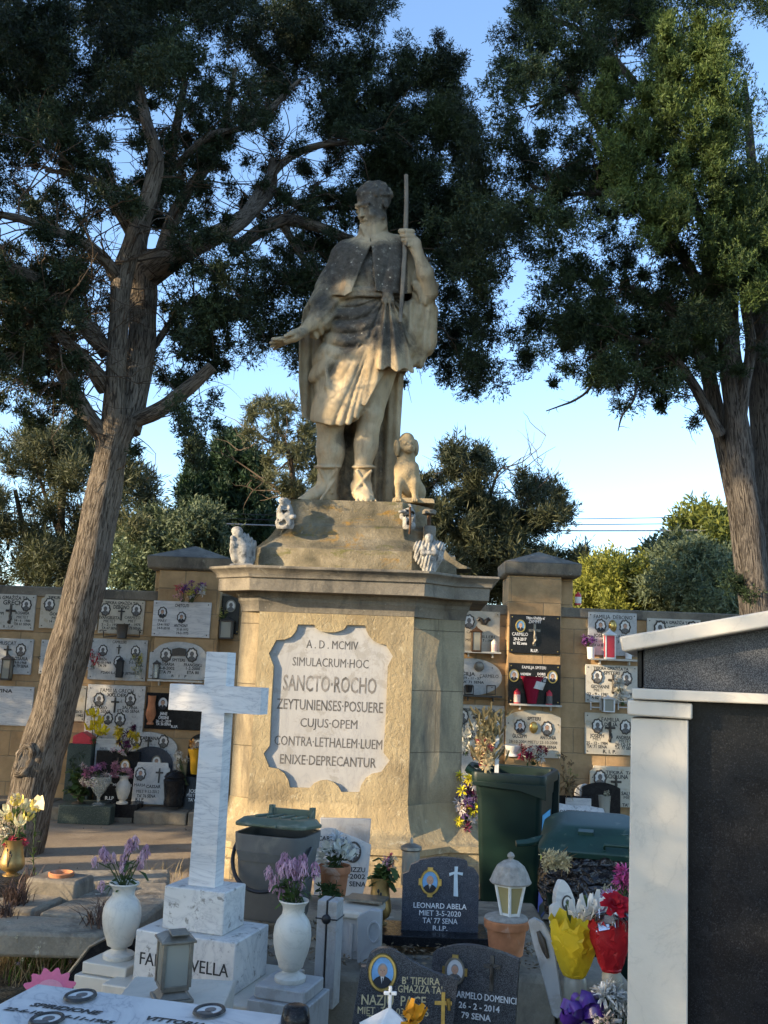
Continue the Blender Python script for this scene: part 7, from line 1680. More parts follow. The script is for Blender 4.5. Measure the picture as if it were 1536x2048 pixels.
def pot(name, label, P, w, h, group=None, mat='terracotta'):
    t = thing(name, label, 'flower pot', P, group); Mx = Matrix.Translation(P); mb = MB()
    mb.lathe([(.35*w, 0), (.37*w, .01*h), (.435*w, .72*h), (.44*w, .74*h), (.49*w, .75*h), (.50*w, .78*h), (.505*w, .97*h), (.49*w, h), (.45*w, h), (.44*w, .9*h), (0, .88*h)], Mx, 28); mb.build('body', M[mat], t, smooth=35); return t
p = W(667, 1790, 5.75); pot('flower_pot', 'terracotta pot of white flowers before the wavy headstone', p, .185, .165, 'terracotta pots')
b = p+Vector((0, 0, .14)); t = thing('white_flowers', 'white lilies and foil leaves in the terracotta pot', 'flowers', b)
stemmed(t, b, photo_heads([(650, 1710), (668, 1690), (682, 1700), (694, 1692), (660, 1698), (676, 1712), (690, 1712), (700, 1702), (652, 1728), (672, 1680)], 5.75, .05), r, ('lily', 'mum'), [petal((.74, .72, .62)), petal((.6, .62, .62))], .055, 30, 'leafgreen', .04, .08)
bunch('ivy_plant', 'low dark ivy around the foot of the terracotta pot', 652, 1784, 5.6, 60, 26, r, 'tuft', [(.05, .08, .02)], 8, .04, None, None, 60, 'leafgreen', 'plant', .035, .05)
p = W(758, 1850, 5.25); brass(p, .125, .24, 'tall brass vase with engraved tulips beside the Abela headstone')
b = p+Vector((0, 0, .2)); t = thing('pink_flowers', 'crimson and cream small flowers in the brass vase beside the dark headstone', 'flowers', b)
stemmed(t, b, photo_heads([(780, 1712), (788, 1720), (772, 1722), (776, 1735), (786, 1740), (764, 1752), (762, 1744), (770, 1728), (782, 1728)], 5.25), r, 'mum', [petal((.55, .05, .16)), petal((.62, .55, .38)), petal((.6, .3, .36))], .024, 60, 'leafgreen', .034, .085)
def post():
    D = 4.62; k = K(D); P = W(652, 2010, D); t = thing('marble_post', 'square grey marble post bound with black cord and a round knot', 'post', P); M_ = Matrix.Translation(P) @ Matrix.Rotation(-.28, 4, 'Z')
    zt = W(655, 1797, D).z-P.z; w = .098; mb = MB(); mb.box((-w/4-.001, 0, zt/2), (w/2-.004, w, zt), M_); mb.box((w/4+.001, 0, zt/2), (w/2-.004, w, zt), M_); mb.build('shaft', M['marble_grey'], t, bev=.005)
    mb = MB(); e = w/2+.002; z = zt-.078
    mb.tube([M_ @ Vector(q) for q in ((-e, -e, z), (e, -e, z), (e, e, z), (-e, e, z), (-e, -e, z))], .0035, 5); mb.tube([M_ @ Vector(q) for q in ((0, -e, .02), (0, -e, zt+.002), (0, e, zt+.002))], .003, 5)
    mb.ball(M_ @ Vector((0, -e-.004, z)), (.022, .012, .022), 12); mb.build('cord', M['black_plastic'], t)
post()
def ossuary():
    D = 5.0; P = W(708, 1918, D); t = thing('marble_box', 'small marble box with a heavy lid behind the corded post', 'box', P); M_ = Matrix.Translation(P) @ Matrix.Rotation(-.28, 4, 'Z'); h = W(708, 1815, D).z-P.z
    mb = MB(); mb.box((0, .05, h*.42), (.17, .22, h*.84), M_)
    for i in range(3): mb.box((-.06+i*.06, -.062, h*.4), (.02, .01, h*.7), M_)
    mb.build('chest', M['marble_grey'], t, bev=.004); mb = MB(); mb.box((0, .05, h*.92), (.21, .27, h*.16), M_); mb.build('lid', M['marble_warm'], t, bev=.012)
    mb = MB(); mb.box((.02, .12, h*1.0+.02), (.2, .13, .012), M_ @ Matrix.Rotation(.0, 4, 'X')); tag(mb.build('glass_tray', M['silver'], loc=P), 'shallow grey metal tray lying on the small marble box', 'tray')
ossuary()
t, M_, c, k = stone_board('marble_tablet', 'thick grey marble tablet with a carved ring, standing beside the small marble box', [(714, 1926), (714, 1834), (738, 1820), (762, 1822), (760, 1900), (745, 1930)], 4.78, 'marble_grey', .05, .05, -.2, cat='slab')
mb = MB(); ring(mb, M_, *c(748, 1864), .028, .045, .006, .01, 0, 0); mb.build('ring_relief', M['marble_grey'], t)

# ------------------------------------------------------------------ headstones with portraits
o = [(802, 1872), (806, 1748), (818, 1744), (822, 1730), (836, 1724)]+qb([(840, 1720), (880, 1715), (920, 1718), (934, 1722)])+[(936, 1734), (950, 1738), (958, 1752), (956, 1874)]
t, M_, c, k = stone_board('headstone', 'dark slate-blue headstone lettered LEONARD ABELA with a pale inlaid cross', o, 5.2, 'granite_blue', .05, .06, group=GH, lines=[('LEONARD ABELA', 880, 1817, 10, 102), ('MIET 3-5-2020', 880, 1832, 10, 80), ('TA\' 77 SENA', 880, 1847, 10, 67), ('R.I.P.', 880, 1861, 9, 28)], ports=[(860, 1764, 17, 'bald', 'gold')], bold=.01)
mb = MB(); mb.prism([c(*q) for q in ((907, 1792), (916, 1793), (915, 1748), (925, 1751), (926, 1745), (915, 1744), (916, 1733), (909, 1733), (909, 1743), (898, 1746), (899, 1752), (908, 1748))], .004, M_, y0=-.005); mb.build('cross_inlay', M['text_silver'], t)
mb = MB()
for a in (0, 90, 180, 270):
    x, z = c(860, 1764); q = math.radians(a); mb.box((x+math.sin(q)*.052, -.004, z+math.cos(q)*.063), (.028, .012, .02) if a in (0, 180) else (.016, .012, .034), M_)
mb.build('frame_clasp', M['gold'], t)
mb = MB(); a = W(856, 1886, 5.12); mb.box((a.x+.0, 5.24, a.z+.012), (.62, .3, .05), Matrix.Identity(4)); tag(mb.build('granite_strip', M['granite'], loc=a, bev=.004), 'black granite base strip under the slate-blue Abela headstone', 'slab')
o = [(700, 2075), (722, 1934), (732, 1934)]+qb([(734, 1926), (742, 1908), (762, 1897), (784, 1899), (806, 1912), (840, 1932), (880, 1950), (916, 1960)])+[(903, 2075)]
t, M_, c, k = stone_board('headstone', 'curved dark speckled headstone lettered NAZJU PACE with gold letters', o, 3.9, 'granite_speck', .05, .10, group=GH, ink='text_gold', lines=[("B' TIFKIRA", 842, 1969, 13, 72), ("GĦAŻIŻA TA'", 840, 1986, 13, 84), ('NAZJU  PACE', 787, 2011, 18, 122), ('MIET  31 - 03 - 2015', 786, 2030, 13, 134), ("TA' 86 SENA", 786, 2046, 13, 100)], ports=[(765, 1945, 24, 'blue', 'gold')], bold=.012)
crucifix(t, M_, *c(886, 2020), 62*k, 'gold', 0, 'cross_emblem', False, .006)
mb = MB(); mb.tube([M_ @ Vector((c(898, 2020)[0], -.006, c(898, 2020)[1])), M_ @ Vector((c(896, 1996)[0], -.006, c(896, 1996)[1]))], [.006, .009], 6); mb.build('candle_emblem', M['gold'], t)
o = [(850, 2075), (866, 1906)]+qb([(872, 1900), (910, 1891), (950, 1892), (1000, 1905), (1038, 1920)])+[(1028, 2075)]
t, M_, c, k = stone_board('headstone', 'dark speckled arched headstone lettered DOMENICI behind the curved headstone', o, 4.2, 'granite_speck', .05, .10, -.26, group=GH, lines=[('CARMELO DOMENICI', 968, 2001, 12, 122), ('26 - 2 - 2014', 958, 2020, 11, 78), ('79 SENA', 952, 2039, 11, 56)], ports=[(910, 1942, 18, 'lady', 'silver')], bold=.02)
mb = MB()
for a in (0, 90, 180, 270):
    x, z = c(910, 1942); q = math.radians(a); mb.box((x+math.sin(q)*.046, -.004, z+math.cos(q)*.056), (.026, .010, .016) if a in (0, 180) else (.014, .010, .03), M_)
mb.build('frame_clasp', M['gold'], t)
crucifix(t, M_, *c(984, 1946), 62*k, 'bronze', 0, 'crucifix', True, .010)
def whitebox():
    D = 3.5; P = W(778, 2060, D); t = thing('white_lantern', 'white lantern roof topped with a small cross before the curved headstone', 'lantern', P); M_ = Matrix.Translation(P) @ Matrix.Rotation(.3, 4, 'Z')
    mb = MB(); a = .085; mb.add([M_ @ Vector(q) for q in ((-a, -a, 0), (a, -a, 0), (a, a, 0), (-a, a, 0), (0, 0, .075))], [(0, 1, 4), (1, 2, 4), (2, 3, 4), (3, 0, 4), (3, 2, 1, 0)]); mb.box((0, 0, -.1), (.15, .15, .2), M_); mb.build('housing', M['white_paint'], t, bev=.003)
    mb = MB(); F = M_ @ Matrix.Rotation(-.3, 4, 'Z'); mb.box((0, 0, .105), (.012, .012, .072), F); mb.box((0, 0, .118), (.045, .012, .012), F); mb.build('cross', M['white_paint'], t, bev=.003)
    bunch('orange_lily', 'orange lily at the foot of the curved headstone', 826, 2044, D, 26, 16, r, 'lily', [(.72, .32, .02)], 4, .05, W(826, 2075, D), None, 8)
whitebox()

# ------------------------------------------------------------------ lantern in a pot, leaning stones, bouquets
def potlamp():
    D = 4.85; p = W(1012, 1908, D); k = K(D); t = pot('flower_pot', 'terracotta pot capped with cement under the domed lantern', p, 86*k, 64*k, 'terracotta pots')
    mb = MB(); z = p.z+60*k; mb.lathe([(36*k, z), (42*k, z+.012), (40*k, z+.02), (26*k, z+.028), (0, z+.032)], Matrix.Translation((p.x, p.y, 0)), 22, wob=.02); mb.build('cement_top', M['cement'], t, smooth=60)
    k *= .9; b = Vector((p.x+.016, p.y, z+.028)); L = thing('domed_lantern', 'hexagonal lantern with a chalky dome roof and amber panes, set in a terracotta pot', 'lantern', b); M_ = Matrix.Translation(b) @ Matrix.Rotation(.35, 4, 'Z')
    h = 66*k; mb = MB(); vs = []
    r0, r1 = 20*k, 35*k
    for i in range(6):
        a = i*PI/3; mb.tube([M_ @ Vector((r0*math.cos(a), r0*math.sin(a), 0)), M_ @ Vector((r1*math.cos(a), r1*math.sin(a), h))], .0075, 6)
    mb.lathe([(r0*1.06, -.004), (r0*1.1, .012), (r0*.9, .014)], M_, 6); mb.lathe([(r1*1.02, h-.014), (r1*1.05, h), (r1*.9, h)], M_, 6); mb.build('frame', M['white_paint'], L)
    mb = MB()
    for i in range(6):
        a, e = i*PI/3, (i+1)*PI/3; mb.quad(*[M_ @ Vector((rr*math.cos(q)*.97, rr*math.sin(q)*.97, z_)) for rr, q, z_ in ((r0, a, .005), (r0, e, .005), (r1, e, h-.005), (r1, a, h-.005))])
    mb.build('panes', M['amber'], L, smooth=None)
    mb = MB(); mb.lathe([(43*k, h-.004), (45*k, h+.004), (42*k, h+.016), (37*k, h+.045), (29*k, h+.078), (17*k, h+.098), (6*k, h+.106), (5*k, h+.112), (7.5*k, h+.118), (8*k, h+.126), (5*k, h+.136), (0, h+.142)], M_, 12); mb.build('dome_roof', M['cement'], L, smooth=20)
potlamp()
def roundlamp():
    D = 5.7; k = K(D); P = W(820, 1770, D); t = thing('glass_lantern', 'round clear glass lantern with a pewter lid behind the slate-blue headstone', 'lantern', P); Mx = Matrix.Translation(P)
    mb = MB(); mb.lathe([(17*k, 0), (17.5*k, .02), (17*k, .19)], Mx, 20); mb.build('glass_body', M['frosted'], t)
    mb = MB(); mb.lathe([(19*k, .19), (21*k, .197), (20*k, .212), (10*k, .226), (4*k, .23), (2.4*k, .25), (0, .266)], Mx, 20); mb.build('lid', M['silver'], t)
    mb = MB(); mb.lathe([(7*k, .02), (7*k, .13), (0, .13)], Mx, 12); mb.build('candle', M['candle'], t)
roundlamp()
t, M_, c, k = stone_board('leaning_slab', 'tall pale marble slab leaning on its edge beside the yellow bouquet', [(1115, 2038), (1128, 2026), (1106, 1880), (1086, 1846), (1068, 1836), (1056, 1842), (1064, 1880), (1086, 1956), (1104, 2030)], 4.3, 'marble_grey', .05, .12, -.2, cat='slab')
mb = MB(); mb.tube([M_ @ Vector((c(a, b)[0], -.01, c(a, b)[1])) for a, b in ((1076, 1862), (1084, 1880), (1090, 1900), (1096, 1916))], [.008, .016, .013, .006], 7); mb.build('bronze_figure', M['bronze'], t)
stone_board('leaning_slab', 'small pale oval-topped stone tilted behind the white lilies', [(1116, 1850), (1112, 1800)]+qb([(1114, 1782), (1124, 1760), (1138, 1772), (1150, 1800)])+[(1152, 1850)], 4.75, 'marble', .04, .1, .3, cat='slab', ports=[(1134, 1806, 10, 'grey', 'bronze')])
stone_board('leaning_slab', 'low white stone chip at the left of the white lilies', [(1104, 1850), (1104, 1814), (1114, 1806), (1126, 1822), (1128, 1850)], 4.6, 'marble', .04, .1, .2, cat='slab')
def wrapped(name, label, x, ytop, ybot, wtop, wbot, D, col, jar, seed, film=None):
    k = K(D); rr = np.random.default_rng(seed); b = W(x, ybot, D); h = (ybot-ytop)*k; t = thing(name, label, 'bouquet', b, 'wrapped bouquets by the tomb')
    n = 30; m = 12; vs = []; ph = rr.uniform(0, 6, 8)
    jit = rr.normal(0, 1, (m, n)); rim = rr.uniform(-1, 1, n)
    for j in range(m):
        u = j/(m-1); R = (wbot+(wtop-wbot)*(.88*min(1, u*1.7)**.85+.2*max(0, u-.55)/.45))*k/2
        for i in range(n):
            a = 2*PI*(i+.5*(j % 2))/n; f = 1+.05*math.sin(a*2+ph[0])+.05*math.sin(a*5+ph[1]-u*3)+.075*u*(1-2*abs(math.sin(a*3.5+ph[2]+u*1.2)))+.022*jit[j, i]*(.4+u)
            z = u*h*(1+.05*math.sin(a*2+ph[4])*u)+(.006*jit[j, (i*7) % n] if 0 < j < m-1 else 0)+(h*.13*rim[i] if j == m-1 else 0)
            vs.append(b+Vector((R*f*math.cos(a), R*f*math.sin(a), z)))
    fs = []
    for j in range(m-1):
        for i in range(n):
            p, q, r2, s2 = j*n+i, j*n+(i+1) % n, (j+1)*n+(i+1) % n, (j+1)*n+i
            fs += [(p, q, s2), (q, r2, s2)] if j % 2 else [(p, q, r2), (p, r2, s2)]
    mb = MB(); mb.add(vs, fs); mb.build('wrapping', col, t, smooth=24)
    q = [b+Vector((wbot*k*.48*math.cos(a), wbot*k*.48*math.sin(a)-.004, .01)) for a in np.linspace(0, 2*PI, 16)]; mb = MB(); mb.tube(q, .005, 6); mb.build('tie', col, t)
    if jar:
        jb = W(x+2, ybot+jar, D); tj = thing('glass_jar', jar and ('clouded glass jar holding the %s bouquet' % label.split()[0]), 'jar', jb); w = wbot*k*.85
        mb = MB(); hh = jar*k; mb.lathe([(0, 0), (w*.6, 0), (w*.66, .01), (w*.66, hh*.75), (w*.52, hh*.9), (w*.55, hh*1.02), (w*.5, hh*1.02)], Matrix.Translation(jb), 20); mb.build('body', M['frosted'], tj)
    return t, b, h
M['yellow_wrap'] = petal((.80, .56, .02), 'yw'); M['red_wrap'] = petal((.50, .015, .03), 'rw')
def wrapmat(name, c):
    q = NB(name); p = q.pos(); q.fin(q.ramp(q.noise(p, 14, 5), [(.3, [x*.8 for x in c]), (.7, c)]), .42, .35, q.bump(q.noise(q.pos((1, 1, .5)), 22, 5, .6, 1.), .35, .02))
    t = q.n('BsdfTranslucent'); t.inputs[0].default_value = tuple(c)+(1,); s = q.n('MixShader'); s.inputs[0].default_value = .3; q.l(q.b.outputs[0], s.inputs[1]); q.l(t.outputs[0], s.inputs[2]); q.l(s.outputs[0], q.o.inputs[0]); return q.m
YW, RW = wrapmat('yellow_tissue', (.78, .55, .03)), wrapmat('red_tissue', (.48, .02, .03))
t, b, h = wrapped('wrapped_bouquet', 'yellow paper bouquet with white lilies in a jar beside the tomb', 1148, 1850, 1952, 90, 38, 4.3, YW, 46, 1)
pm = PetalMesh(); lf = PetalMesh()
for x, y in ((1174, 1818), (1190, 1826), (1152, 1830), (1198, 1812), (1166, 1836)): bloom(pm, r, W(x, y, 4.24), Vector((r.uniform(-.4, .5), -.5, .8)), .055, 'lily')
for i in range(10): lf.petal(W(r.uniform(1125, 1190), r.uniform(1830, 1850), 4.3), Vector((r.gauss(0, .4), -.3, 1)), Vector((0, -1, 0)), .09, .02, r.random(), 0)
pm.build('white_lilies', [petal((.78, .77, .72))], t); lf.build('leaves', [M['leafgreen']], t)
t, b, h = wrapped('wrapped_bouquet', 'red foil bouquet with a red rose in a jar against the tomb pillar', 1222, 1852, 1942, 74, 34, 4.2, RW, 52, 2)
pm = PetalMesh(); bloom(pm, r, W(1230, 1812, 4.15), Vector((0, -.7, .8)), .048, 'rose'); bloom(pm, r, W(1252, 1822, 4.2), Vector((0, -.7, .8)), .045, 'rose'); pm.build('red_rose', [petal((.42, .01, .025), 'rose')], t)
mb = MB(); rr = np.random.default_rng(5)
for i in range(46): mb.box((0, 0, 0), (.045, .002, .035), Matrix.Translation(W(rr.uniform(1196, 1258), rr.uniform(1826, 1858), 4.12+rr.uniform(0, .1))) @ Matrix.Rotation(rr.uniform(0, 6), 4, 'X') @ Matrix.Rotation(rr.uniform(0, 6), 4, 'Z'))
mb.build('silver_foil', plain('crinkled_foil', (.6, .61, .64), .22, .6, .2, 30, metal=.9), t)
pm = PetalMesh(); [bloom(pm, r, W(x, y, 4.3), Vector((0, -.6, .6)), .04, 'mum') for x, y in ((1206, 1832), (1216, 1826), (1210, 1800), (1222, 1796))]; pm.build('lilac_blooms', [petal((.50, .30, .46))], t)
bunch('pink_carnation', 'bright pink carnation pressed against the tomb pillar below the bin bag', 1246, 1758, 4.9, 22, 24, r, 'mum', [(.68, .12, .34)], 7, .045, W(1246, 1800, 4.9), None, 10)
def bow():
    D = 3.9; c = W(1166, 2030, D); t = thing('purple_bow', 'shiny purple ribbon bow at the foot of the tomb pillar', 'bow', c); mb = MB(); rr = np.random.default_rng(3)
    mat = plain('purple_satin', (.06, .022, .20), .28, .5, .3, 20)
    for i in range(17):
        a = rr.uniform(-.2, PI+.2); el = rr.uniform(-.1, .9); d = Vector((math.cos(a), -.75*el-.1, math.sin(a)*.75)).normalized(); L = rr.uniform(.065, .105); s = d.orthogonal().normalized(); s = (s*math.cos(i)+d.cross(s)*math.sin(i)); n = d.cross(s); vs = []
        for j in range(13):
            u = j/12*2*PI; p = c+d*(L*(.5-.5*math.cos(u)))+n*(L*.32*math.sin(u)); vs += [p-s*.019, p+s*.019]
        mb.add(vs, [(2*j, 2*j+1, 2*j+3, 2*j+2) for j in range(12)])
    mb.build('loops', mat, t, smooth=80); mb = MB(); mb.ball(c, .02, 8); mb.build('knot', mat, t)
bow()
bunch('white_carnations', 'mass of white carnations beside the purple bow', 1236, 2020, 3.9, 60, 60, r, 'mum', [(.74, .74, .70)], 16, .05, W(1236, 2080, 3.9), None, 12)
bunch('white_sprigs', 'tiny cream bud sprigs between the bow and the white carnations', 1206, 2044, 3.8, 40, 14, r, 'tuft', [(.66, .56, .5)], 22, .014, W(1206, 2080, 3.8), None, 0)

# ------------------------------------------------------------------ wheelie bins
def bin_tall():
    D = 7.15; P = W(1028, 1800, D); P.z = 0; zt = W(1030, 1549, 6.85).z; t = thing('wheelie_bin', 'tall dark green wheelie bin standing open with coloured stickers down its side', 'bin', P); M_ = Matrix.Translation(P) @ Matrix.Rotation(math.radians(-19), 4, 'Z')
    h = zt; mb = MB(); w, d = .50, .58
    stack(mb, [(.06, w*.80, d*.72, .04), (.10, w*.82, d*.75, .04), (h-.16, w*.93, d*.93, .045), (h-.16, w*.95, d*.95, .045), (h-.075, w*.97, d*.97, .045), (h-.07, w*1.06, d*1.06, .05), (h-.015, w*1.08, d*1.08, .055), (h, w*1.06, d*1.06, .05), (h, w*.94, d*.94, .04), (h-.3, w*.90, d*.88, .04), (h-.31, .1, .1, .02)], M_); mb.build('body', M['green_bin'], t, smooth=30)
    mb = MB(); mb.prism([(.27, h-.16), (.27, h-.06), (-.25, h-.06), (-.25, h-.09), (.08, h-.11)], .02, M_, y0=-.318); mb.build('rim_skirt', M['green_bin'], t, bev=.004)
    mb = MB(); mb.tube([M_ @ Vector((-.31, -.20, h-.01)), M_ @ Vector((-.33, 0, h+.02)), M_ @ Vector((-.31, .22, h-.01))], .02, 8)
    for y in (-.2, .2): mb.tube([M_ @ Vector((-.24, y, h-.03)), M_ @ Vector((-.32, y, h+.015))], [.028, .03], 8)
    mb.build('hinge_bar', M['green_bin'], t)
    mb = MB(); L_ = M_ @ Matrix.Translation((0, .36, h+.0)) @ Matrix.Rotation(math.radians(-97), 4, 'X') @ Matrix.Translation((0, .29, 0)); stack(mb, [(0, .52, .58, .06), (.02, .53, .59, .06), (.05, .47, .52, .06), (.06, .42, .46, .06)], Matrix.Translation((0, 0, 0)) @ L_); 
    mb.build('open_lid', M['green_bin'], t, smooth=35)
    for y in (-.22, .22): mb = MB(); mb.lathe([(0, -.025), (.09, -.025), (.10, -.015), (.10, .015), (.09, .025), (0, .025)], M_ @ Matrix.Translation((-.25, y, .10)) @ Matrix.Rotation(PI/2, 4, 'X'), 20); mb.build('wheel', M['black_plastic'], t)
    for z0, z1, c_, nm in ((h-.44, h-.27, (.05, .34, .62), 'blue_sticker'), (h-.74, h-.46, (.62, .58, .05), 'yellow_sticker'), (h-.98, h-.76, (.02, .05, .30), 'navy_sticker')):
        s = lambda z: w*(.40+.065*(z-.1)/(h-.26))+.0035; mb = MB(); mb.add([M_ @ Vector((s(z)+.001, y, z)) for z, y in ((z0, -.22), (z0, .14), (z1, .14), (z1, -.22))], [(0, 1, 2, 3)])
        mb.build(nm, plain(nm+'_paper', c_, .5, .4, .35, 9), t)
    return M_, h
BM, BH = bin_tall()
def wreath():
    D = 7.0; r_ = random.Random(12); P = W(978, 1545, D); t = thing('dried_wreath', 'tall dried funeral wreath with a white pole sticking out of the green bin', 'wreath', P); pm = PetalMesh(); lf = PetalMesh()
    for i in range(60):
        u = r_.random(); c = W(968+r_.gauss(0, 8)+6*u, 1535-95*u, D+r_.gauss(0, .05))
        bloom(pm, r_, c, Vector((r_.gauss(0, .5), -1, .3)), r_.uniform(.028, .05), 'tuft' if u > .55 else 'mum', (0 if r_.random() < .72 else 1) if u < .6 else 2)
    for i in range(130):
        u = r_.random(); lf.petal(W(972+r_.gauss(0, 13)+8*u, 1535-105*u, D+r_.gauss(0, .05)), Vector((r_.gauss(0, .5), -.4, 1)), Vector((0, -1, 0)), .11, .018, r_.random(), 0)
    pm.build('dry_blooms', [petal((.62, .48, .26)), petal((.30, .06, .06)), petal((.28, .24, .12))], t); lf.build('dry_leaves', [petal((.22, .18, .09), 'drygreen')], t)
    mb = MB(); mb.box((0, 0, 0), (.028, .012, .42), Matrix.Translation(W(994, 1500, D))); mb.build('white_pole', M['white_paint'], t)
wreath()
def bin_low():
    D = 5.75; P = W(1190, 1770, D+.28); P.z = 0; zl = W(1190, 1690, D).z; t = thing('wheelie_bin', 'overfilled green wheelie bin with a raised dusty lid and a black bag bulging out', 'bin', P); M_ = Matrix.Translation(P) @ Matrix.Rotation(math.radians(-14), 4, 'Z')
    mb = MB(); h = zl-.30; stack(mb, [(.06, .44, .40, .04), (h-.1, .52, .50, .05), (h, .56, .54, .05), (h, .5, .48, .04), (h-.1, .45, .4, .04)], M_); mb.build('body', M['green_bin'], t, smooth=35)
    L_ = M_ @ Matrix.Translation((0, 0, zl)) @ Matrix.Rotation(math.radians(9), 4, 'X'); mb = MB()
    stack(mb, [(-.03, .64, .62, .06), (0, .65, .63, .07), (.01, .64, .62, .07), (.05, .56, .50, .08, 0, .03), (.085, .42, .34, .07, 0, .06), (.09, .36, .28, .06, 0, .06)], L_)
    mb.box((-.05, -.08, .072), (.09, .2, .02), L_); mb.box((.17, .0, .06), (.05, .3, .03), L_); mb.tube([L_ @ Vector(q) for q in ((.06, -.29, .03), (.06, -.315, .06), (.20, -.315, .06), (.20, -.29, .03))], .011, 7)
    mb.tube([L_ @ Vector(q) for q in ((-.28, -.1, .0), (-.40, -.18, -.01), (-.46, -.2, -.012))], [.03, .022, .02], 8); mb.build('lid', M['green_lid_dark'], t, bev=.006, smooth=35)
    g = np.random.default_rng(2); n, m = 64, 26; vs = []
    zc = zl-.23
    for j in range(m):
        v = j/(m-1); th = PI*(.04+.92*v)
        for i in range(n):
            a = 2*PI*i/n; R = math.sin(th)**.55
            f = 1+.03*math.sin(a*7+v*13)+.025*math.sin(a*15-v*21)+.03*(1-2*abs(math.sin(a*2.5+v*17)))+.012*math.sin(a*23+v*44)+.016*math.sin(v*38+2*math.sin(a*2))+.010*math.sin(v*71+3*math.sin(a*3+1))
            vs.append(M_ @ Vector((.335*R*f*math.cos(a), .325*R*f*math.sin(a)-.03, zc-.23*math.cos(th)*(1 if v > .5 else 1.25)*f)))
    mb = MB(); mb.add(vs, [(j*n+i, j*n+(i+1) % n, (j+1)*n+(i+1) % n, (j+1)*n+i) for j in range(m-1) for i in range(n)]); mb.build('black_bag', M['bag'], t, smooth=80)
def _bag():
    q = NB('black_bag_film'); p = q.pos((1, 1, 1.5), (.2, .5, .3)); v = q.n('TexVoronoi'); v.feature = 'DISTANCE_TO_EDGE'; v.inputs['Scale'].default_value = 9
    d = q.n('VectorMath', operation='ADD'); q.l(p, d.inputs[0]); nz = q.n('TexNoise'); nz.inputs['Scale'].default_value = 5; q.l(p, nz.inputs['Vector']); sc = q.n('VectorMath', operation='SCALE'); sc.inputs['Scale'].default_value = .35; q.l(nz.outputs['Color'], sc.inputs[0]); q.l(sc.outputs[0], d.inputs[1]); q.l(d.outputs[0], v.inputs['Vector'])
    h = q.math('ADD', q.ramp(v.outputs['Distance'], [(0., 0.), (.25, 1.)]), q.math('MULTIPLY', q.noise(p, 16, 3, .5, 2.), .8))
    return q.fin((.022, .019, .02), .14, .9, q.bump(h, .8, .045))
M['bag'] = _bag(); M['green_lid_dark'] = plain('dusty_dark_green', (.014, .042, .033), .42, .35, .3, 7, dirt=(9, .57, (.09, .11, .08)))
bin_low()
bunch('dry_sprigs', 'dry pale twigs poking from under the raised bin lid', 1112, 1722, 5.6, 44, 24, r, 'tuft', [(.55, .46, .26)], 46, .035, W(1135, 1722, 5.7), None, 30, 'leafdry', 'dried flowers', .006, .09)
bunch('dark_sprigs', 'dark leafy sprigs with cream buds beside the black bag', 1224, 1782, 5.2, 30, 34, r, 'tuft', [(.5, .45, .3), (.06, .06, .04)], 22, .02, W(1224, 1810, 5.2), None, 26, 'leafdry', 'plant', .015, .05)

# ------------------------------------------------------------------ the family tomb at the right
def tomb():
    D = 3.0; P = W(1316, 2048, D); P.z = 0; t = thing('family_tomb', 'big family tomb of cream marble and polished black granite at the right edge', 'tomb', P)
    O = W(1262, 1700, D); M_ = FR(O, math.radians(-18)); inv = M_.inverted(); nrm = M_.to_3x3() @ Vector((0, 1, 0))
    def c(a, b):
        d = W(a, b, D)-cC; q = inv @ (cC+d*((O-cC).dot(nrm)/d.dot(nrm))); return q.x, q.z
    zb = -O.z
    def pr(nm, pts, mat, y0, th, bev=.004): mb = MB(); mb.prism(pts, th, M_, y0=y0); return mb.build(nm, M[mat], t, bev=bev)
    a, b_ = c(1262, 1436), c(1377, 1440); lo, lo2 = c(1248, 2048), c(1368, 2048)
    pr('pillar', [(lo[0]-.004, zb), (lo2[0]-.002, zb), b_, a], 'marble_warm', 0, .20)
    pr('capital', [c(1255, 1430), c(1385, 1439), c(1385, 1407), c(1256, 1399)], 'marble_warm', -.018, .23, .006)
    pr('lintel', [c(1265, 1398), c(1640, 1413), c(1640, 1392), c(1265, 1376)], 'marble_warm', -.03, 1.1)
    pr('frieze', [c(1286, 1377), c(1640, 1393), c(1640, 1230), c(1286, 1284)], 'granite_speck', .03, 1.)
    pr('frieze_return', [c(1273, 1376), c(1284, 1377), c(1284, 1286), c(1273, 1290)], 'granite', .05, 1.)
    pr('roof_slab', [c(1250, 1305), c(1246, 1300), c(1241, 1275), c(1640, 1205), c(1640, 1238)], 'marble_warm', -.06, 1.25, .006)
    pr('door_panel', [(c(1368, 2048)[0]-.002, zb), (c(1660, 2048)[0], zb), c(1660, 1412), c(1376, 1404)], 'granite', .06, .06, .002)
    pr('side_wall', [(lo[0]+.05, zb), (lo2[0], zb), c(1370, 1410), c(1285, 1405)], 'granite', .201, .8)
tomb()

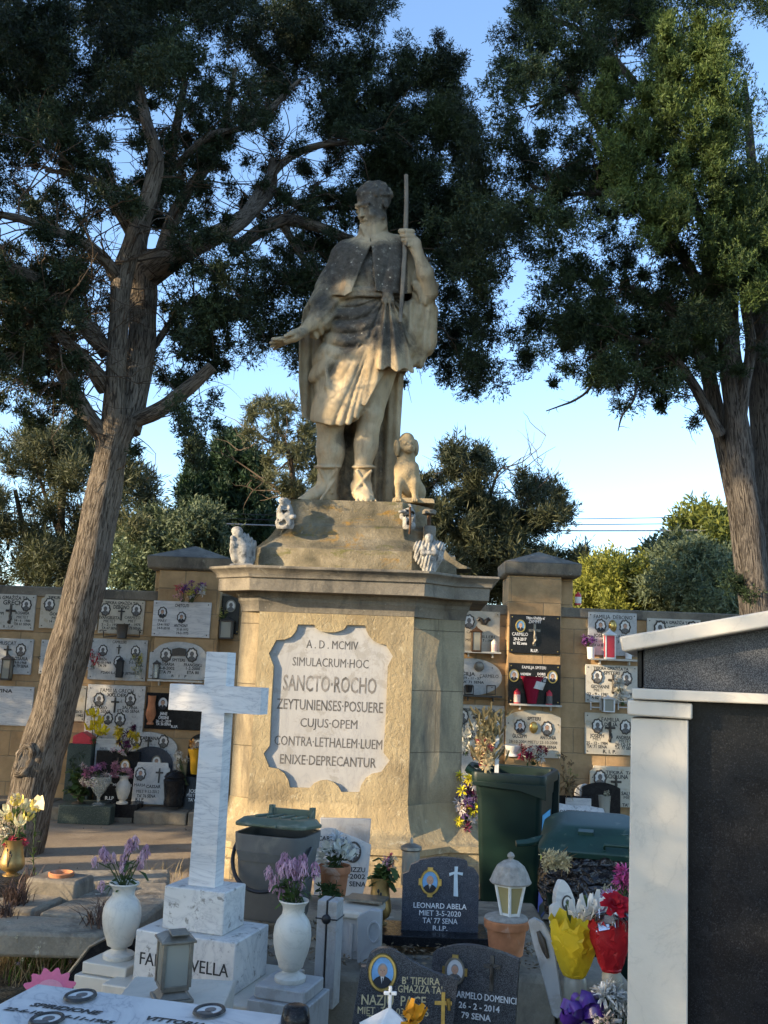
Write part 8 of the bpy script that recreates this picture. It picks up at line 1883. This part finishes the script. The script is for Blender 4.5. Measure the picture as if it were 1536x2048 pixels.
# ------------------------------------------------------------------ weeds, grass, litter
def tuft_mesh(name, spots, mat, g, mats=None):
    """thin blades: spots = (x, y, z, n, height, spread)"""
    V = []; F = []; T = []
    for x, y, z, n, h, s in spots:
        for _ in range(n):
            a = g.uniform(0, 2*PI); l = h*g.uniform(.5, 1.2); d = np.array([math.cos(a)*s*g.uniform(.2, 1.4), math.sin(a)*s*g.uniform(.2, 1.4), l]); p = np.array([x+g.normal()*s*.35, y+g.normal()*s*.35, z]); w = .0022*g.uniform(.7, 1.8); sd = np.array([-math.sin(a), math.cos(a), 0])*w; m = p+d*np.array([.35, .35, .6]); e = p+d*np.array([1, 1, .95]); b = len(V)
            V += [p-sd, p+sd, m+sd, m-sd, e+sd*.3, e-sd*.3]; F += [(b, b+1, b+2, b+3), (b+3, b+2, b+4, b+5)]; q = g.uniform(0, 1); T += [q, q]
    o = mesh_np(name, np.array(V), np.array(F), mat, tint=np.array(T)); o['kind'] = 'stuff'; return o
g = np.random.default_rng(15)
def gp(px, py, z=0.): q = G(px, py, z); return (q.x, q.y, q.z)
sp = [gp(30, 1812, .30)+(150, .13, .10), (gp(205, 1850, .3))+(110, .13, .13), gp(10, 1832, .3)+(90, .07, .07), gp(60, 1800, .2)+(60, .2, .1)]
tuft_mesh('heather_weeds', sp, leafmat('mauve_dry_heather', (.05, .032, .028), (.16, .105, .085)), g)
sp = [gp(g.uniform(-30, 200), g.uniform(1905, 1960), 0.)+(16, g.uniform(.06, .22), .14) for _ in range(60)]+[gp(440+g.uniform(-20, 40), 1745+g.uniform(-20, 10), 0.)+(12, .22, .15) for _ in range(14)]+[gp(330+g.uniform(-50, 50), 1760+g.uniform(-8, 8), .05)+(8, .14, .12) for _ in range(6)]+[gp(g.uniform(650, 730), g.uniform(1960, 2030), 0.)+(9, .1, .08) for _ in range(10)]
tuft_mesh('dry_grass', sp, leafmat('straw_grass', (.10, .075, .04), (.36, .28, .15)), g)
sp = [gp(55+g.uniform(-45, 40), 1782+g.uniform(-10, 12), .05)+(24, .09, .06) for _ in range(22)]+[gp(440+g.uniform(-20, 40), 1745+g.uniform(-15, 10), 0.)+(12, .2, .12) for _ in range(8)]+[gp(g.uniform(20, 130), g.uniform(1940, 1965), 0)+(8, .15, .1) for _ in range(14)]
tuft_mesh('green_grass', sp, leafmat('green_grass_blades', (.035, .075, .012), (.13, .22, .04)), g)
def litter():
    g = np.random.default_rng(4); V = []; F = []; T = []
    def leaf(p, L):
        a = g.uniform(0, 2*PI); t = g.normal(0, .35, 2); u = np.array([math.cos(a), math.sin(a), t[0]])*L; v = np.array([-math.sin(a), math.cos(a), t[1]])*L*.4; b = len(V)
        V.extend([p-u*.5, p+v*.5, p+u*.5, p-v*.5]); F.append((b, b+1, b+2, b+3)); T.append(g.random())
    for _ in range(2600): leaf(np.array([g.uniform(-2.6, 1.2), g.uniform(3.4, 6.8), .05+g.random()*.03]), g.uniform(.015, .05))
    for _ in range(1500): leaf(np.array([g.uniform(-.6, 1.0), g.uniform(4.74, 5.5), .385+g.random()*.012]), g.uniform(.012, .04))
    for _ in range(700): leaf(np.array([g.uniform(-5, 5), g.uniform(7.3, 10.7), .012+g.random()*.006]), g.uniform(.012, .035))
    o = mesh_np('leaf_litter', np.array(V), np.array(F), leafmat('brown_litter', (.05, .033, .02), (.30, .22, .13), .05), tint=np.array(T)); o['kind'] = 'stuff'
litter()
def weed_flowers():
    pm = PetalMesh(); mb = MB(); rr = random.Random(6); base = G(70, 1950, 0); t = thing('flowering_weed', 'spindly weed with tiny white and violet flowers behind the flat marble grave', 'weed', base)
    for _ in range(70):
        p = G(rr.uniform(5, 125), rr.uniform(1935, 1985), 0); e = p+Vector((rr.gauss(0, .06), rr.gauss(0, .06), rr.uniform(.1, .28))); mb.tube([p, (p+e)/2+rv(rr)*.02, e], .0016, 4); bloom(pm, rr, e, Vector((0, -.5, 1)), .010, 'tuft', 0 if rr.random() < .75 else 1)
    mb.build('stems', M['dry'], t); pm.build('blossoms', [petal((.62, .58, .40)), petal((.28, .18, .36))], t)
    p = G(68, 1745, 0); t = thing('flowering_weed', 'tall spindly green weed beside the brass vase at the left edge', 'weed', p); mb = MB(); lf = PetalMesh(); q = [W(68, 1750, 7), W(66, 1700, 7), W(70, 1650, 7), W(72, 1610, 7)]
    mb.tube(q, .004, 5); [lf.petal(q[i % 3].lerp(q[i % 3+1], rr.random()), Vector((rr.gauss(0, 1), -.3, .5)), Vector((0, 0, 1)), .06, .02, rr.random()) for i in range(26)]; mb.build('stems', M['stem'], t); lf.build('leaves', [M['leafgreen']], t)
weed_flowers()
